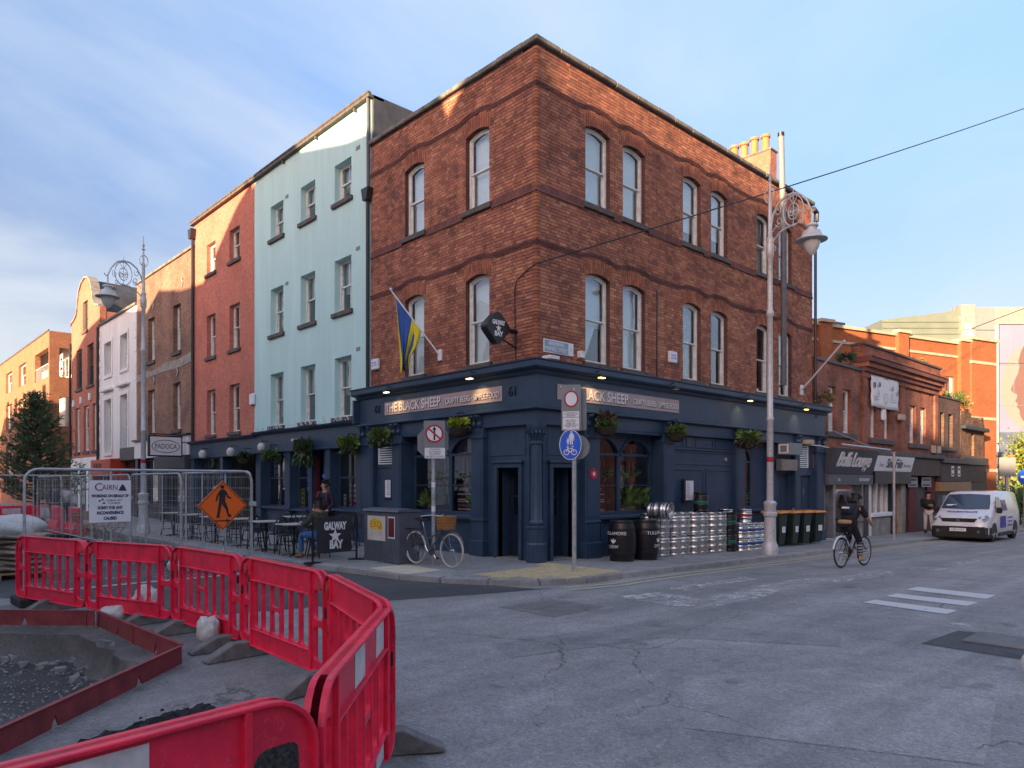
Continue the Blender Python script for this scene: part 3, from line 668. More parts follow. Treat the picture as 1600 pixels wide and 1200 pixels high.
# bricks, course by course, in Flemish bond
BR = []
def courses(F, s0, s1, ws, tagname):
    CH = 0.0752; n = int((TOPZ - 3.95) / CH)
    for i in range(n):
        z = 3.95 + i * CH; zc = z + CH / 2; cuts = []
        for a, b in ws:
            for z0, z1 in FLOORS:
                if z0 - 0.13 <= zc < z0: cuts.append((a - 0.1, b + 0.1))
                elif z0 <= zc < z1: cuts.append((a, b))
                elif z1 <= zc < z1 + RISE + 0.34:
                    if zc < z1 + 0.33: cuts.append((a - 0.07, b + 0.07))
                    else:
                        ss = [a + (b - a) * k / 24 for k in range(25)]; ok = [s for s in ss if arcz(s, a, b, z1, RISE) + 0.33 > zc]
                        if ok: cuts.append((min(ok), max(ok)))
        cuts.sort(); x = s0 + (0.0 if i % 2 else -0.17); k = i % 2
        while x < s1:
            L = 0.2255 if k % 2 else 0.113; k += 1; a, b = max(x, s0), min(x + L - 0.012, s1); x += L
            segs = [(a, b)]
            for c0, c1 in cuts:
                ns = []
                for p, q in segs:
                    if c1 <= p or c0 >= q: ns.append((p, q))
                    else:
                        if p < c0: ns.append((p, c0 - 0.002))
                        if q > c1: ns.append((c1 + 0.002, q))
                segs = ns
            for p, q in segs:
                if q - p > 0.018: BR.append((F, p, q, z + 0.006, z + CH - 0.006, random.uniform(-0.0025, 0.003)))
courses(FR, 0.125, ENDR, RW, 'R'); courses(FL, 0.125, ENDL, LW, 'L')
camp = Vector((-10.917, -10.875, 1.7))
full = sorted([i for i, b in enumerate(BR) if abs((b[2] - b[1]) - 0.2135) < 0.001], key=lambda i: (Vector(BR[i][0]((BR[i][1] + BR[i][2]) / 2, 0, BR[i][3])) - camp).length)[:300]
fs = set(full); mb = MB()
BF = [(0, 1, 5, 4), (1, 2, 6, 5), (4, 5, 6, 7), (0, 3, 2, 1), (3, 0, 4, 7)]
for i, (F, p, q, z0, z1, d) in enumerate(BR):
    if i in fs: continue
    mb.T = F; mb.add([(p, d, z0), (q, d, z0), (q, -0.03, z0), (p, -0.03, z0), (p, d, z1), (q, d, z1), (q, -0.03, z1), (p, -0.03, z1)], BF)
stuff(mb.build('brickwork', 'pub_brick', PUB, fix=False))
bb = MB().box(-0.10675, 0.10675, -0.03, 0.0, -0.0316, 0.0316).build('brick', 'pub_brick', PUB, fix=True); bmesh_ = bb.data; bpy.data.objects.remove(bb)
pinv = pworld(PUB).inverted()
for i in full:
    F, p, q, z0, z1, d = BR[i]
    o = bpy.data.objects.new('brick', bmesh_); COL.objects.link(o); o.parent = PUB; o.matrix_parent_inverse = pinv
    o.location = F((p + q) / 2, d, (z0 + z1) / 2); o.rotation_euler = (0, 0, math.pi if F is FR else math.pi / 2)
# bull-nosed corner bricks
mb = MB()
for i in range(int((TOPZ - 3.95) / 0.0752)):
    z = 3.95 + i * 0.0752; j = random.uniform(-0.002, 0.002); a, b = (0.118, 0.118) if i % 2 else (0.112, 0.12)
    L = [(a, -0.012 + j), (0.05, -0.012 + j), (0.012, 0.0), (0.0, 0.012), (-0.012 + j, 0.05), (-0.012 + j, b), (0.06, b), (a, 0.06)]
    mb.prism([L], z + 0.005, z + 0.070, m=lambda x, d, y: (x, y, d))
stuff(mb.build('corner_bricks', 'arch_brick', PUB))
# arches of standing bricks, string courses riding over them, soldier band
ar = MB(); stg = MB(); thin = MB(); sold = MB()
for F, ws, s1 in ((FR, RW, ENDR), (FL, LW, ENDL)):
    ar.T = stg.T = thin.T = sold.T = F
    for z0, z1 in FLOORS:
        for a, b in ws:
            n = int((b - a + 0.12) / 0.076); 
            for k in range(n):
                for tier in (0, 1):
                    p, q = a - 0.05 + (b - a + 0.10) * k / n + 0.004, a - 0.05 + (b - a + 0.10) * (k + 1) / n - 0.004
                    fan = 1.045; c = (a + b) / 2; zm = lambda s: arcz(min(max(s, a), b), a, b, z1, RISE)
                    split = 0.11 if (k % 2) else 0.22
                    h0, h1 = (0.0, split - 0.004) if tier == 0 else (split + 0.004, 0.325)
                    e = lambda s, h: c + (s - c) * (1 + 0.045 * h / 0.33)
                    d = 0.004 + random.uniform(-0.002, 0.002)
                    V = [(e(p, h0), zm(p) + h0), (e(q, h0), zm(q) + h0), (e(q, h1), zm(q) + h1), (e(p, h1), zm(p) + h1)]
                    ar.add([(x, d, z) for x, z in V] + [(x, -0.13, z) for x, z in V], [(0, 1, 2, 3), (0, 1, 5, 4), (1, 2, 6, 5), (2, 3, 7, 6), (3, 0, 4, 7)])
        # hood string
        def hood(s):
            z = z1 + 0.36
            for a, b in ws:
                c = (a + b) / 2; w = (b - a) / 2 + 0.28
                if abs(s - c) < w:
                    t = abs(s - c) / w; z = max(z, z1 + 0.36 + (RISE - 0.01) * (0.5 + 0.5 * math.cos(math.pi * min(1, max(0, (t - 0.28) / 0.72)))))
            return z
        s = -0.05 if F is FR else 0.022
        while s < s1:
            e_ = min(s + 0.112, s1)
            for (lo, hi, pr) in ((0.0, 0.03, 0.016), (0.034, 0.066, 0.03), (0.07, 0.10, 0.042)):
                zA, zB = hood(s), hood(e_); p, q = s + 0.003, e_ - 0.003
                if s < 0: p = -pr
                stg.add([(p, pr, zA + lo), (q, pr, zB + lo), (q, -0.02, zB + lo), (p, -0.02, zA + lo), (p, pr, zA + hi), (q, pr, zB + hi), (q, -0.02, zB + hi), (p, -0.02, zA + hi)], [(0, 1, 5, 4), (1, 2, 6, 5), (4, 5, 6, 7), (0, 3, 2, 1), (3, 0, 4, 7)])
            s += 0.112
    # sill-height string of the upper floor with soldier bricks above it
    gaps = []; x = -0.03 if F is FR else 0.021
    for a, b in ws: gaps.append((x, a - 0.1)); x = b + 0.1
    gaps.append((x, s1))
    for p, q in gaps:
        if q - p > 0.12:
            thin.box(p, q, -0.02, 0.03, 7.97, 8.015)
            k = p + 0.12 if p < 0 else p
            while k < q - 0.03: sold.box(k, min(k + 0.068, q), -0.02, 0.006 + random.uniform(-0.002, 0.002), 8.02, 8.15); k += 0.076
stuff(ar.build('arch_bricks', 'arch_brick', PUB, fix=False)); stuff(stg.build('string_course', 'string_brick', PUB, fix=False)); stuff(thin.build('sill_string', 'string_brick', PUB)); stuff(sold.build('soldier_bricks', 'string_brick', PUB))
# coping stones
for F, s1 in ((FR, ENDR + 0.05), (FL, ENDL + 0.03)):
    x = -0.09 if F is FR else 0.36
    while x < s1:
        L = random.uniform(0.75, 1.05); j = random.uniform(-0.008, 0.008)
        MB(F).box(x + 0.004, min(x + L, s1) - 0.004, -0.36, 0.09, TOPZ + j, TOPZ + 0.12 + j).build('coping_stone', 'coping', PUB, bevel=0.02); x += L
# windows
BL = {0: [('blind', 1.0), ('blind', 1.0), ('blind', 0.75), ('blind', 0.7), ('curtain', 1.0), ('curtain', 1.0)], 1: [('blind', 0.56), ('blind', 1.0), ('curtain', 1.0), None, None, ('curtain', 0.5)]}
for fi, (z0, z1) in enumerate(FLOORS):
    for k, (a, b) in enumerate(RW): sash(PUB, FR, a, b, z0, z1, 0.12, RISE, blind=BL[fi][k], sz=0.13)
    for k, (a, b) in enumerate(LW): sash(PUB, FL, a, b, z0, z1, 0.12, RISE, blind=('blind', 1.0), sz=0.13)
# looped curtain in the lower corner window
MB(FR).add([(1.68, -0.30, 5.45), (2.3, -0.30, 5.45), (2.05, -0.31, 4.9), (1.86, -0.30, 4.5), (1.68, -0.31, 4.5)], [(0, 1, 2, 3, 4)]).build('curtain', 'blind', PUB)

# shopfront: cornice, fascia, frieze all round the corner
def band(name, prof, mat, endl=6.98, endr=14.12):
    """moulding profile [(d, z)] swept along the left front, round the corner and along the right front"""
    mb = MB(); n = len(prof); vs_ = []
    for path in ('L', 'C', 'R'):
        for d, z in prof:
            vs_.append({'L': (-d, endl, z), 'C': (-d, -d, z), 'R': (endr, -d, z)}[path])
    fs_ = [(i * n + k, i * n + (k + 1) % n, (i + 1) * n + (k + 1) % n, (i + 1) * n + k) for i in range(2) for k in range(n)]
    fs_ += [tuple(range(n)), tuple(2 * n + k for k in range(n))]
    return mb.add(vs_, fs_).build(name, mat, PUB)
band('cornice', [(-0.3, 4.02), (0.12, 4.02), (0.16, 4.06), (0.17, 4.1), (0.30, 4.13), (0.33, 4.16), (0.33, 4.27), (0.36, 4.29), (0.36, 4.31), (-0.3, 4.34)], 'navy', 7.1, 14.2)
band('fascia', [(-0.3, 3.36), (0.10, 3.36), (0.10, 4.018), (-0.3, 4.018)], 'navy')
band('architrave', [(-0.3, 3.27), (0.16, 3.27), (0.19, 3.29), (0.19, 3.33), (0.13, 3.358), (-0.3, 3.358)], 'navy', 7.02, 14.15)
band('frieze', [(-0.3, 2.96), (0.07, 2.96), (0.07, 3.268), (-0.3, 3.268)], 'navy')
MB().box(-0.3, 0.02, 6.98, 7.05, 3.37, 4.02).build('cornice_return', 'navy', PUB)
for F, a, b in ((FL, 0.97, 5.69), (FR, 0.54, 5.2)):
    p = MB(F).box(a, b, 0.10, 0.118, 3.52, 3.86).build('sign_board', 'sheep_panel', PUB, bevel=0.004)
    for nm, m_, dx, dz, dd in (('letter_shadow', 'maroon_print', 0.016, -0.016, 0.119), ('lettering', 'letter_white', 0, 0, 0.124)):
        fl = F is FL; sg = -1 if fl else 1
        q = lambda t: (b - t) if fl else (a + t)
        text(nm, 'THE BLACK SHEEP', 0.33, m_, p, F, q(1.28) + sg * dx, 3.69 + dz, dd, width=2.42, bold=0.006, flip=fl)
        text(nm, '· CRAFTY BEERS · SIMPLE FOOD', 0.2, m_, p, F, q(3.62) + sg * dx, 3.67 + dz, dd, width=2.02, bold=0.002, flip=fl)
M('sixty_one', (0.012, 0.02, 0.04), 0.4)
for F, s in ((FL, 0.62), (FL, 6.05)): text('house_number', '61', 0.3, 'sixty_one', PUB, F, s, 3.7, 0.10, ext=0.03, flip=True)
# pilasters with moulded base and paired corbels
def pilaster(F, a, b, ztop=2.96, d=0.1, zb=-0.45):
    mb = MB(F); mb.box(a, b, -0.32, d, zb, ztop); p = mb.build('pilaster', 'navy', PUB, bevel=0.006)
    zf = g((a + b) / 2 if F is FR else 0)
    MB(F).box(a - 0.03, b + 0.03, -0.3, d + 0.04, zb, zf + 0.36).build('plinth', 'navy', p, bevel=0.01)
    MB(F).box(a - 0.02, b + 0.02, -0.3, d + 0.028, zf + 0.80, zf + 0.86).build('dado_moulding', 'navy', p, bevel=0.01)
    MB(F).box(a + 0.07, b - 0.07, d, d + 0.014, zf + 0.95, ztop - 0.4).build('panel_bead', 'navy', p, bevel=0.006)
    MB(F).box(a - 0.025, b + 0.025, -0.3, d + 0.04, ztop - 0.24, ztop - 0.17).build('capital', 'navy', p, bevel=0.01)
    for s in (a + 0.1, b - 0.1):
        mb = MB(); mb.T = None
        prof = [(0.0, 2.98), (0.10, 2.98), (0.13, 3.04), (0.10, 3.10), (0.12, 3.16), (0.20, 3.2), (0.21, 3.25), (0, 3.26)]
        MB(F).prism([[(x + 0.03, z) for x, z in prof]], s - 0.055, s + 0.055, m=lambda x, dd, z: (dd, x, z)).build('corbel', 'navy', p, bevel=0.012)
    return p
for a, b in ((1.64, 2.06), (4.94, 5.36), (6.3, 6.9)): pilaster(FL, a, b)
for a, b in ((1.48, 2.0), (4.54, 5.02), (8.14, 8.66), (11.86, 12.22), (13.48, 14.1)): pilaster(FR, a, b)
# corner column on its octagonal pedestal
COLX, COLY = -0.02, -0.02
col = MB().lathe([(0.15, 0.78), (0.165, 0.80), (0.165, 0.85), (0.14, 0.88), (0.125, 0.92), (0.118, 1.6), (0.112, 2.5), (0.14, 2.53), (0.14, 2.57), (0.115, 2.6), (0.13, 2.68), (0.17, 2.78), (0.225, 2.87), (0.225, 2.95)], (COLX, COLY, 0), 24).build('corner_column', 'navy', PUB, smooth=True)
MB().lathe([(0.23, -0.1), (0.23, 0.38), (0.205, 0.42), (0.205, 0.70), (0.225, 0.73), (0.225, 0.78)], (COLX, COLY, 0), 8).build('pedestal', 'navy', col, bevel=0.008)
mb = MB()
for k in range(16):
    w = k * math.pi / 8; c_, s_ = math.cos(w), math.sin(w)
    mb.tube([(COLX + c_ * 0.125, COLY + s_ * 0.125, 2.62), (COLX + c_ * 0.165, COLY + s_ * 0.165, 2.72), (COLX + c_ * 0.215, COLY + s_ * 0.215, 2.80), (COLX + c_ * 0.225, COLY + s_ * 0.225, 2.75)], 0.02, 5)
mb.build('capital_leaves', 'navy', col, smooth=True)
# entrance doors either side of the column
def entrance(F, a, b, c0, c1):
    wall(PUB, F, c0, c1, -0.2, 2.96, [archloop(a, b, -0.15, 2.03, 0)], 'navy', 0.12, -0.05, 'door_surround')
    fr = MB(F).prism([[(a - 0.1, -0.1), (a, -0.1), (a, 2.03), (b, 2.03), (b, -0.1), (b + 0.1, -0.1), (b + 0.1, 2.13), (a - 0.1, 2.13)]], -0.05, 0.01).build('door_frame', 'navy', PUB, bevel=0.006)
    MB(F).prism([[(a - 0.14, 2.13), (b + 0.14, 2.13), (b + 0.14, 2.19), (a - 0.14, 2.19)]], -0.05, 0.05).build('door_head', 'navy', PUB, bevel=0.012)
    MB(F).box(c0 + 0.12, c1 - 0.12, -0.05, -0.036, 2.3, 2.86).build('overdoor_panel', 'navy', PUB, bevel=0.005)
    mb = MB(F); L = [(a + 0.01, 0.02), (b - 0.01, 0.02), (b - 0.01, 2.02), (a + 0.01, 2.02)]
    dr = mb.prism([L, [(a + 0.12, 0.95), (b - 0.12, 0.95), (b - 0.12, 1.85), (a + 0.12, 1.85)]], -0.46, -0.41).build('door', 'navy_dark', PUB)
    MB(F).box(a + 0.11, b - 0.11, -0.44, -0.432, 0.94, 1.86).build('pane', 'glass_shop', dr)
    MB(F).box(a + 0.12, b - 0.12, -0.46, -0.40, 1.36, 1.40).build('glazing_bar', 'navy_dark', dr)
    MB(F).box(a + 0.14, b - 0.14, -0.405, -0.395, 0.2, 0.8).build('panel', 'navy_dark', dr, bevel=0.006)
    MB(F).box(a - 0.1, b + 0.1, -0.5, 0.0, -0.12, 0.012).build('doorstep', 'stone', PUB, bevel=0.01)
    mb = MB(F); mb.box(a - 0.06, a, -0.5, -0.06, 0, 2.03); mb.box(b, b + 0.06, -0.5, -0.06, 0, 2.03); mb.box(a - 0.06, b + 0.06, -0.5, -0.06, 2.032, 2.09); mb.build('door_lining', 'navy', PUB)
entrance(FL, 0.56, 1.27, 0.26, 1.64); entrance(FR, 0.53, 1.2, 0.26, 1.48)
# arched display windows
def display(F, a, b, z0=0.93, m0=None, seed=0):
    rec = 0.3; m0 = m0 or (a + b) / 2; spr = 2.42
    lights = [(a + 0.07, m0 - 0.06), (m0 + 0.06, b - 0.07)]
    fr = wall(PUB, F, a, b, z0 - 0.05, 2.95, [archloop(p, q, z0 + 0.06, spr, 0.36, 12) for p, q in lights], 'navy', 0.09, -rec, 'display_window')
    for p, q in lights:
        MB(F).prism([archloop(p - 0.01, q + 0.01, z0 + 0.05, spr, 0.37, 12)], -rec - 0.05, -rec - 0.043).build('pane', 'glass_shop', fr)
        MB(F).box(p, q, -rec - 0.07, -rec + 0.02, spr - 0.06, spr).build('transom', 'navy', fr)
        MB(F).box(p, q, -rec - 0.065, -rec - 0.02, 1.62, 1.645).build('glazing_bar', 'navy', fr)
        o = archloop(p - 0.05, q + 0.05, spr, spr + 0.001, 0.41, 12)[2:]; i_ = archloop(p, q, spr, spr + 0.001, 0.36, 12)[2:]
        MB(F).prism([o + i_[::-1]], -rec, -rec + 0.035).build('arch_moulding', 'navy', fr)
    MB(F).box(a - 0.04, b + 0.04, -rec - 0.1, 0.06, z0 - 0.1, z0 - 0.02).build('sill', 'navy', fr, bevel=0.012)
    MB(F).box(a, b, -rec - 0.06, -rec + 0.18, -0.5, z0 - 0.1).build('stall_riser', 'navy', fr)
    MB(F).box(a + 0.25, b - 0.25, -rec + 0.18, -rec + 0.195, 0.22, z0 - 0.22).build('riser_panel', 'navy', fr, bevel=0.006)
    MB(F).box(a - 0.0, b + 0.0, -rec - 0.5, -rec - 0.1, z0 - 0.03, z0 + 0.0).build('display_shelf', 'room', fr)
    return fr
display(FL, 2.08, 4.92, m0=3.35); display(FR, 2.02, 4.52, m0=3.2)
def reveal(F, a, b): 
    mb = MB(F); mb.box(a, b, -0.3, 0.06, 2.9, 2.958); mb.build('bay_soffit', 'navy', PUB)
reveal(FL, 2.08, 4.92); reveal(FR, 2.02, 4.52)
# vent panel bay, left front
MB(FL).box(5.36, 6.3, -0.2, -0.03, -0.4, 2.95).build('wall_panel', 'navy', PUB)
def louvre(F, a, b, z0, z1, d, n, mat='bright_white', parent=None):
    mb = MB(F); mb.prism([[(a, z0), (b, z0), (b, z1), (a, z1)], [(a + 0.035, z0 + 0.035), (b - 0.035, z0 + 0.035), (b - 0.035, z1 - 0.035), (a + 0.035, z1 - 0.035)]], d, d + 0.03)
    lv = mb.build('louvre_vent', mat, PUB)
    MB(F).box(a + 0.03, b - 0.03, d - 0.004, d + 0.004, z0 + 0.03, z1 - 0.03).build('vent_back', 'dark', lv)
    for k in range(n):
        z = z0 + 0.05 + (z1 - z0 - 0.1) * (k + 0.2) / n; t = (z1 - z0 - 0.1) / n
        MB(F).prism([[(d + 0.005, z + t * 0.5), (d + 0.028, z), (d + 0.032, z + 0.006), (d + 0.009, z + t * 0.5 + 0.006)]], a + 0.035, b - 0.035, m=lambda x, s, zz_: (s, x, zz_)).build('slat', mat, lv)
louvre(FL, 5.45, 6.18, 2.2, 2.93, -0.03, 10)
MB(FL).box(5.4, 6.24, -0.03, 0.0, 2.10, 2.16).build('vent_sill', 'navy', PUB, bevel=0.008)
def menubox(F, a, b, z0, z1, d):
    m_ = MB(F).box(a, b, d, d + 0.06, z0, z1).build('menu_case', 'navy_dark', PUB, bevel=0.008)
    MB(F).box(a + 0.07, b - 0.05, d + 0.06, d + 0.064, z0 + 0.05, z1 - 0.05).build('menu_sheet', 'sign_white', m_)
    mb = MB(F)
    for k in range(9): z = z1 - 0.09 - k * (z1 - z0 - 0.16) / 9; mb.box(a + 0.10, a + 0.10 + random.uniform(0.08, 0.16), d + 0.064, d + 0.066, z, z + 0.012)
    mb.build('menu_print', 'maroon_print', m_)
menubox(FL, 5.46, 5.84, 1.25, 1.82, -0.03); menubox(FR, 5.5, 5.98, 1.18, 1.8, 0.02)
# panelled wall on the right front
MB(FR).box(5.02, 8.14, -0.25, -0.03, -0.5, 2.95).build('panelled_wall', 'navy', PUB)
def panel(F, a, b, z0, z1, d=-0.03, w=0.05, p=0.022): MB(F).prism([[(a, z0), (b, z0), (b, z1), (a, z1)], [(a + w, z0 + w), (b - w, z0 + w), (b - w, z1 - w), (a + w, z1 - w)]], d, d + p).build('panel_moulding', 'navy', PUB, bevel=0.006)
for a, b in ((5.12, 6.62), (6.72, 8.06)): panel(FR, a, b, 0.25, 2.08)
panel(FR, 5.1, 8.08, 2.18, 2.56); MB(FR).box(5.04, 8.12, -0.03, 0.02, 2.57, 2.62).build('panel_rail', 'navy', PUB, bevel=0.008)
for a, b in ((5.15, 5.6), (5.75, 6.05), (6.2, 7.1), (7.2, 8.0)): panel(FR, a, b, 2.65, 2.92, w=0.035)
MB(FR).box(5.78, 6.02, -0.028, -0.018, 2.67, 2.90).build('small_vent', 'grey_shop', PUB)
MB(FR).lathe([(0.06, 0.0), (0.06, 0.03), (0.03, 0.05)], (7.75, -0.03, 2.36), 12, axis='y').build('outlet_cover', 'brushed', PUB)
# far window, doorways and services at the end of the right front
w = wall(PUB, FR, 8.66, 10.72, -0.5, 2.95, [archloop(8.78, 9.66, 0.98, 2.4, 0.34, 10)], 'navy', 0.1, -0.28, 'arched_window')
MB(FR).prism([archloop(8.77, 9.67, 0.97, 2.4, 0.35, 10)], -0.34, -0.333).build('pane', 'glass_shop', w); MB(FR).box(8.78, 9.66, -0.36, -0.26, 2.3, 2.36).build('transom', 'navy', w)
MB(FR).box(8.62, 10.74, -0.38, 0.02, 0.82, 0.9).build('sill', 'navy', w, bevel=0.01); MB(FR).box(8.66, 10.72, -0.28, -0.1, -0.5, 0.82).build('stall_riser', 'navy', w)
wall(PUB, FR, 10.72, 11.86, -0.5, 2.95, [archloop(10.85, 11.72, -0.35, 2.0, 0)], 'navy', 0.2, -0.05, 'side_surround')
d_ = MB(FR).box(10.85, 11.72, -0.2, -0.15, -0.3, 2.0).build('side_door', 'navy', PUB)
for z0, z1 in ((-0.1, 0.5), (0.6, 1.15), (1.25, 1.85)):
    for a in (10.93, 11.32): MB(FR).box(a, a + 0.32, -0.15, -0.135, z0, z1).build('panel', 'navy', d_, bevel=0.005)
MB(FR).lathe([(0.03, 0), (0.035, 0.05)], (11.62, 0.135, 0.85), 10, axis='y').build('door_knob', 'brushed', d_)
wall(PUB, FR, 12.22, 13.48, -0.6, 2.95, [archloop(12.32, 13.3, -0.5, 1.94, 0)], 'navy', 0.2, -0.03, 'store_surround')
d_ = MB(FR).box(12.32, 13.3, -0.17, -0.12, -0.5, 1.94).build('store_door', 'navy', PUB)
mb = MB(FR); mb.box(12.80, 12.82, -0.12, -0.115, -0.4, 1.9); mb.build('door_gap', 'dark', d_)
for z in (0.5, 1.3): MB(FR).box(12.9, 12.93, -0.12, -0.09, z, z + 0.2).build('pull_handle', 'brushed', d_)
louvre(FR, 12.32, 13.05, 2.2, 2.93, -0.03, 10)
a_ = MB(FR).box(10.85, 11.7, 0.0, 0.42, 2.58, 2.95).build('fan_unit', 'sign_grey', PUB, bevel=0.01)
MB(FR).prism([[(0.05, 2.62), (0.37, 2.62), (0.37, 2.91), (0.05, 2.91)], [(0.1, 2.66), (0.32, 2.66), (0.32, 2.87), (0.1, 2.87)]], 10.83, 10.85, m=lambda x, s, z: (s, x, z)).build('fan_frame', 'bright_white', a_)
a_ = MB(FR).box(10.75, 11.8, 0.0, 0.2, 2.08, 2.44).build('extract_grille', 'brushed', PUB, bevel=0.008)
for k in range(6): MB(FR).box(10.76, 11.79, 0.2, 0.225, 2.1 + k * 0.056, 2.125 + k * 0.056).build('slat', 'brushed', a_)
MB(FR).box(12.45, 12.85, 0.05, 0.3, 2.98, 3.12).build('light_box', 'cream_stone', PUB, bevel=0.01)
mb = MB(); mb.tube([(12.6, -0.1, 2.96), (12.9, -0.45, 2.93), (13.5, -0.5, 2.88)], 0.015, 6); mb.build('cctv_arm', 'sign_white', PUB)
# red round plaque with a star
pl = MB(FR).lathe([(0.13, 0.0), (0.13, 0.02)], (1.74, 0.115, 1.9), 24, axis='y').build('star_plaque', 'sign_red', PUB)
def star(cx, cz, r, n=5): return [(cx + (r if k % 2 == 0 else r * 0.42) * math.sin(k * math.pi / n), cz + (r if k % 2 == 0 else r * 0.42) * math.cos(k * math.pi / n)) for k in range(2 * n)]
MB(FR).prism([star(1.74, 1.9, 0.07)], 0.137, 0.14).build('star', 'sign_white', pl)
# spot lamps on the cornice; the ones lit in the picture carry a small light
for F, s, lit in ((FL, 5.05, 1), (FL, 1.66, 1), (FR, 1.6, 1), (FR, 4.5, 0), (FR, 8.25, 1), (FR, 11.85, 1)):
    mb = MB(F); mb.tube([(s, 0.33, 4.2), (s, 0.44, 4.22), (s, 0.5, 4.12)], 0.014, 6); lm = mb.build('spot_lamp', 'black_metal', PUB)
    MB(F).prism([[(s - 0.11, 4.06), (s + 0.11, 4.06), (s + 0.08, 4.13), (s - 0.08, 4.13)]], 0.42, 0.54).build('lamp_hood', 'black_metal', lm, bevel=0.01)
    MB(F).box(s - 0.08, s + 0.08, 0.44, 0.52, 4.045, 4.062).build('lamp_lens', 'bulb' if lit else 'lamp_glass', lm)
    if lit:
        ld = bpy.data.lights.new('spot_glow', 'SPOT'); ld.energy = 2.2; ld.color = (1, 0.66, 0.3); ld.spot_size = R(95); ld.spot_blend = 0.8; ld.shadow_soft_size = 0.04
        lo = bpy.data.objects.new('spot_glow', ld); COL.objects.link(lo); lo.location = F(s, 0.46, 4.03)
        tgt = Vector(F(s, 0.08, 3.5)) - Vector(lo.location); lo.rotation_euler = tgt.to_track_quat('-Z', 'Y').to_euler(); adopt(lo, lm)
# chimney
ch = MB(); ch.box(12.75, 13.2, 1.2, 4.4, 10.6, 13.3)
cs_ = ch.build('chimney_stack', 'gable_brick', PUB)
MB().box(12.71, 13.24, 1.16, 4.44, 13.3, 13.38).build('stack_cap', 'coping', cs_, bevel=0.02)
for k, v in enumerate((1.5, 1.92, 2.31, 2.7, 3.08)):
    MB().lathe([(0.16, 13.36), (0.135, 13.42), (0.125, 13.85), (0.165, 13.87), (0.165, 13.95), (0.12, 13.96)], (12.97, v, (0.0, 0.05, 0.0, 0.03, -0.05)[k] ), 16).build('chimney_pot', 'terracotta', cs_, smooth=True)
# flue duct up the right front, gutter pipe at its end, and cables
fl = MB().tube([(10.72, -0.27, 4.75), (10.72, -0.27, 9.6)], 0.09, 12).build('wrapped_flue', 'lead', PUB, smooth=True)
mb = MB()
for k in range(12): mb.tube([(10.72, -0.27, 4.9 + k * 0.4), (10.72, -0.27, 4.93 + k * 0.4)], 0.098, 12)
mb.build('flue_band', 'lead', fl, smooth=True)
f2 = MB().tube([(10.70, -0.27, 9.6), (10.55, -0.27, 12.5)], 0.09, 12).build('flue_pipe', 'sign_grey', PUB, smooth=True)
MB().tube([(10.55, -0.27, 12.5), (10.545, -0.27, 12.62)], 0.1, 12).build('flue_cap', 'black_metal', f2)
mb = MB(); mb.tube([(13.42, -0.08, 3.9), (13.42, -0.08, 10.9)], 0.05, 8); mb.build('downpipe', 'pipe', PUB)
mb = MB(); mb.tube([(13.1, -0.15, 10.95), (13.4, -0.12, 10.9), (13.42, -0.1, 10.6)], 0.09, 8); mb.build('hopper', 'pipe', PUB)
mb = MB(); mb.tube([(-0.015, 0.2, 4.35), (-0.02, 0.62, 4.42), (-0.02, 0.66, 5.9), (-0.02, 0.6, 6.15), (-0.02, 0.3, 6.3), (-0.015, 0.0, 6.4)], 0.011, 5); mb.build('cable', 'black_metal', PUB)
mb = MB(); mb.tube([(4.35, -0.015, 4.4), (4.36, -0.015, 6.6)], 0.018, 5); mb.build('conduit', 'black_metal', PUB)
for F, s, z in ((FL, 6.25, 4.98), (FR, 5.0, 4.98)):
    a_ = MB(F).box(s - 0.17, s + 0.17, 0.0, 0.09, z - 0.15, z + 0.15).build('alarm_box', 'sign_white', PUB, bevel=0.02)
    text('alarm_print', 'EVENT\nMEDICAL' if False else 'HOMEC\nSECURE', 0.07, 'sign_blue', a_, F, s, z, 0.091, ext=0.002, flip=F is FL)
bx = MB(FR).box(1.3, 1.46, 0.0, 0.12, 4.52, 4.68).build('junction_box', 'white_paint', PUB, bevel=0.01)
MB(FR).box(0.1, 0.42, 0.06, 0.3, 4.34, 4.42).build('roof_vent_tray', 'white_paint', PUB, bevel=0.01)
# ------------------------------------------------------------------ terrace down the side street
def shell(parent, F, s0, s1, z1, depth, mat='room', side='lead', sidemat=None):
    """party walls, back wall and flat roof behind a front"""
    mb = MB(F); mb.box(s0 + 0.01, s0 + 0.25, -depth, -0.3, -0.6, z1 - 0.02); mb.box(s1 - 0.25, s1 - 0.01, -depth, -0.3, -0.6, z1 - 0.02); mb.box(s0 + 0.01, s1 - 0.01, -depth - 0.25, -depth, -0.6, z1 - 0.02)
    mb.build('party_wall', sidemat or mat, parent); MB(F).box(s0 + 0.25, s1 - 0.25, -depth, -0.3, z1 - 0.35, z1 - 0.25).build('roof', side, parent)
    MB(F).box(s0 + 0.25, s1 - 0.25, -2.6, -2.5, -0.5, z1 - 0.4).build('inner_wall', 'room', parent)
def rect(a, b, z0, z1): return archloop(a, b, z0, z1, 0)
def pots(parent, spots, z0, mat='terracotta'):
    for x, y in spots: MB().lathe([(0.16, z0), (0.13, z0 + 0.1), (0.13, z0 + 0.55), (0.16, z0 + 0.58), (0.15, z0 + 0.66)], (x, y, 0), 12).build('chimney_pot', mat, parent, smooth=True)
BLUE = thing('pale_blue_house', 'pale blue rendered four storey house beside the corner pub', 'house', (4, 10.4, 0))
cols = [(7.63, 8.6), (9.81, 10.78), (12.02, 13.0)]; rows = [(10.08, 11.24), (6.78, 8.37), (3.64, 5.44)]
wall(BLUE, FL, 6.57, 14.33, 3.3, 12.5, [rect(a, b, z0, z1) for a, b in cols for z0, z1 in rows], 'pale_blue_render', 0.34, -0.01)
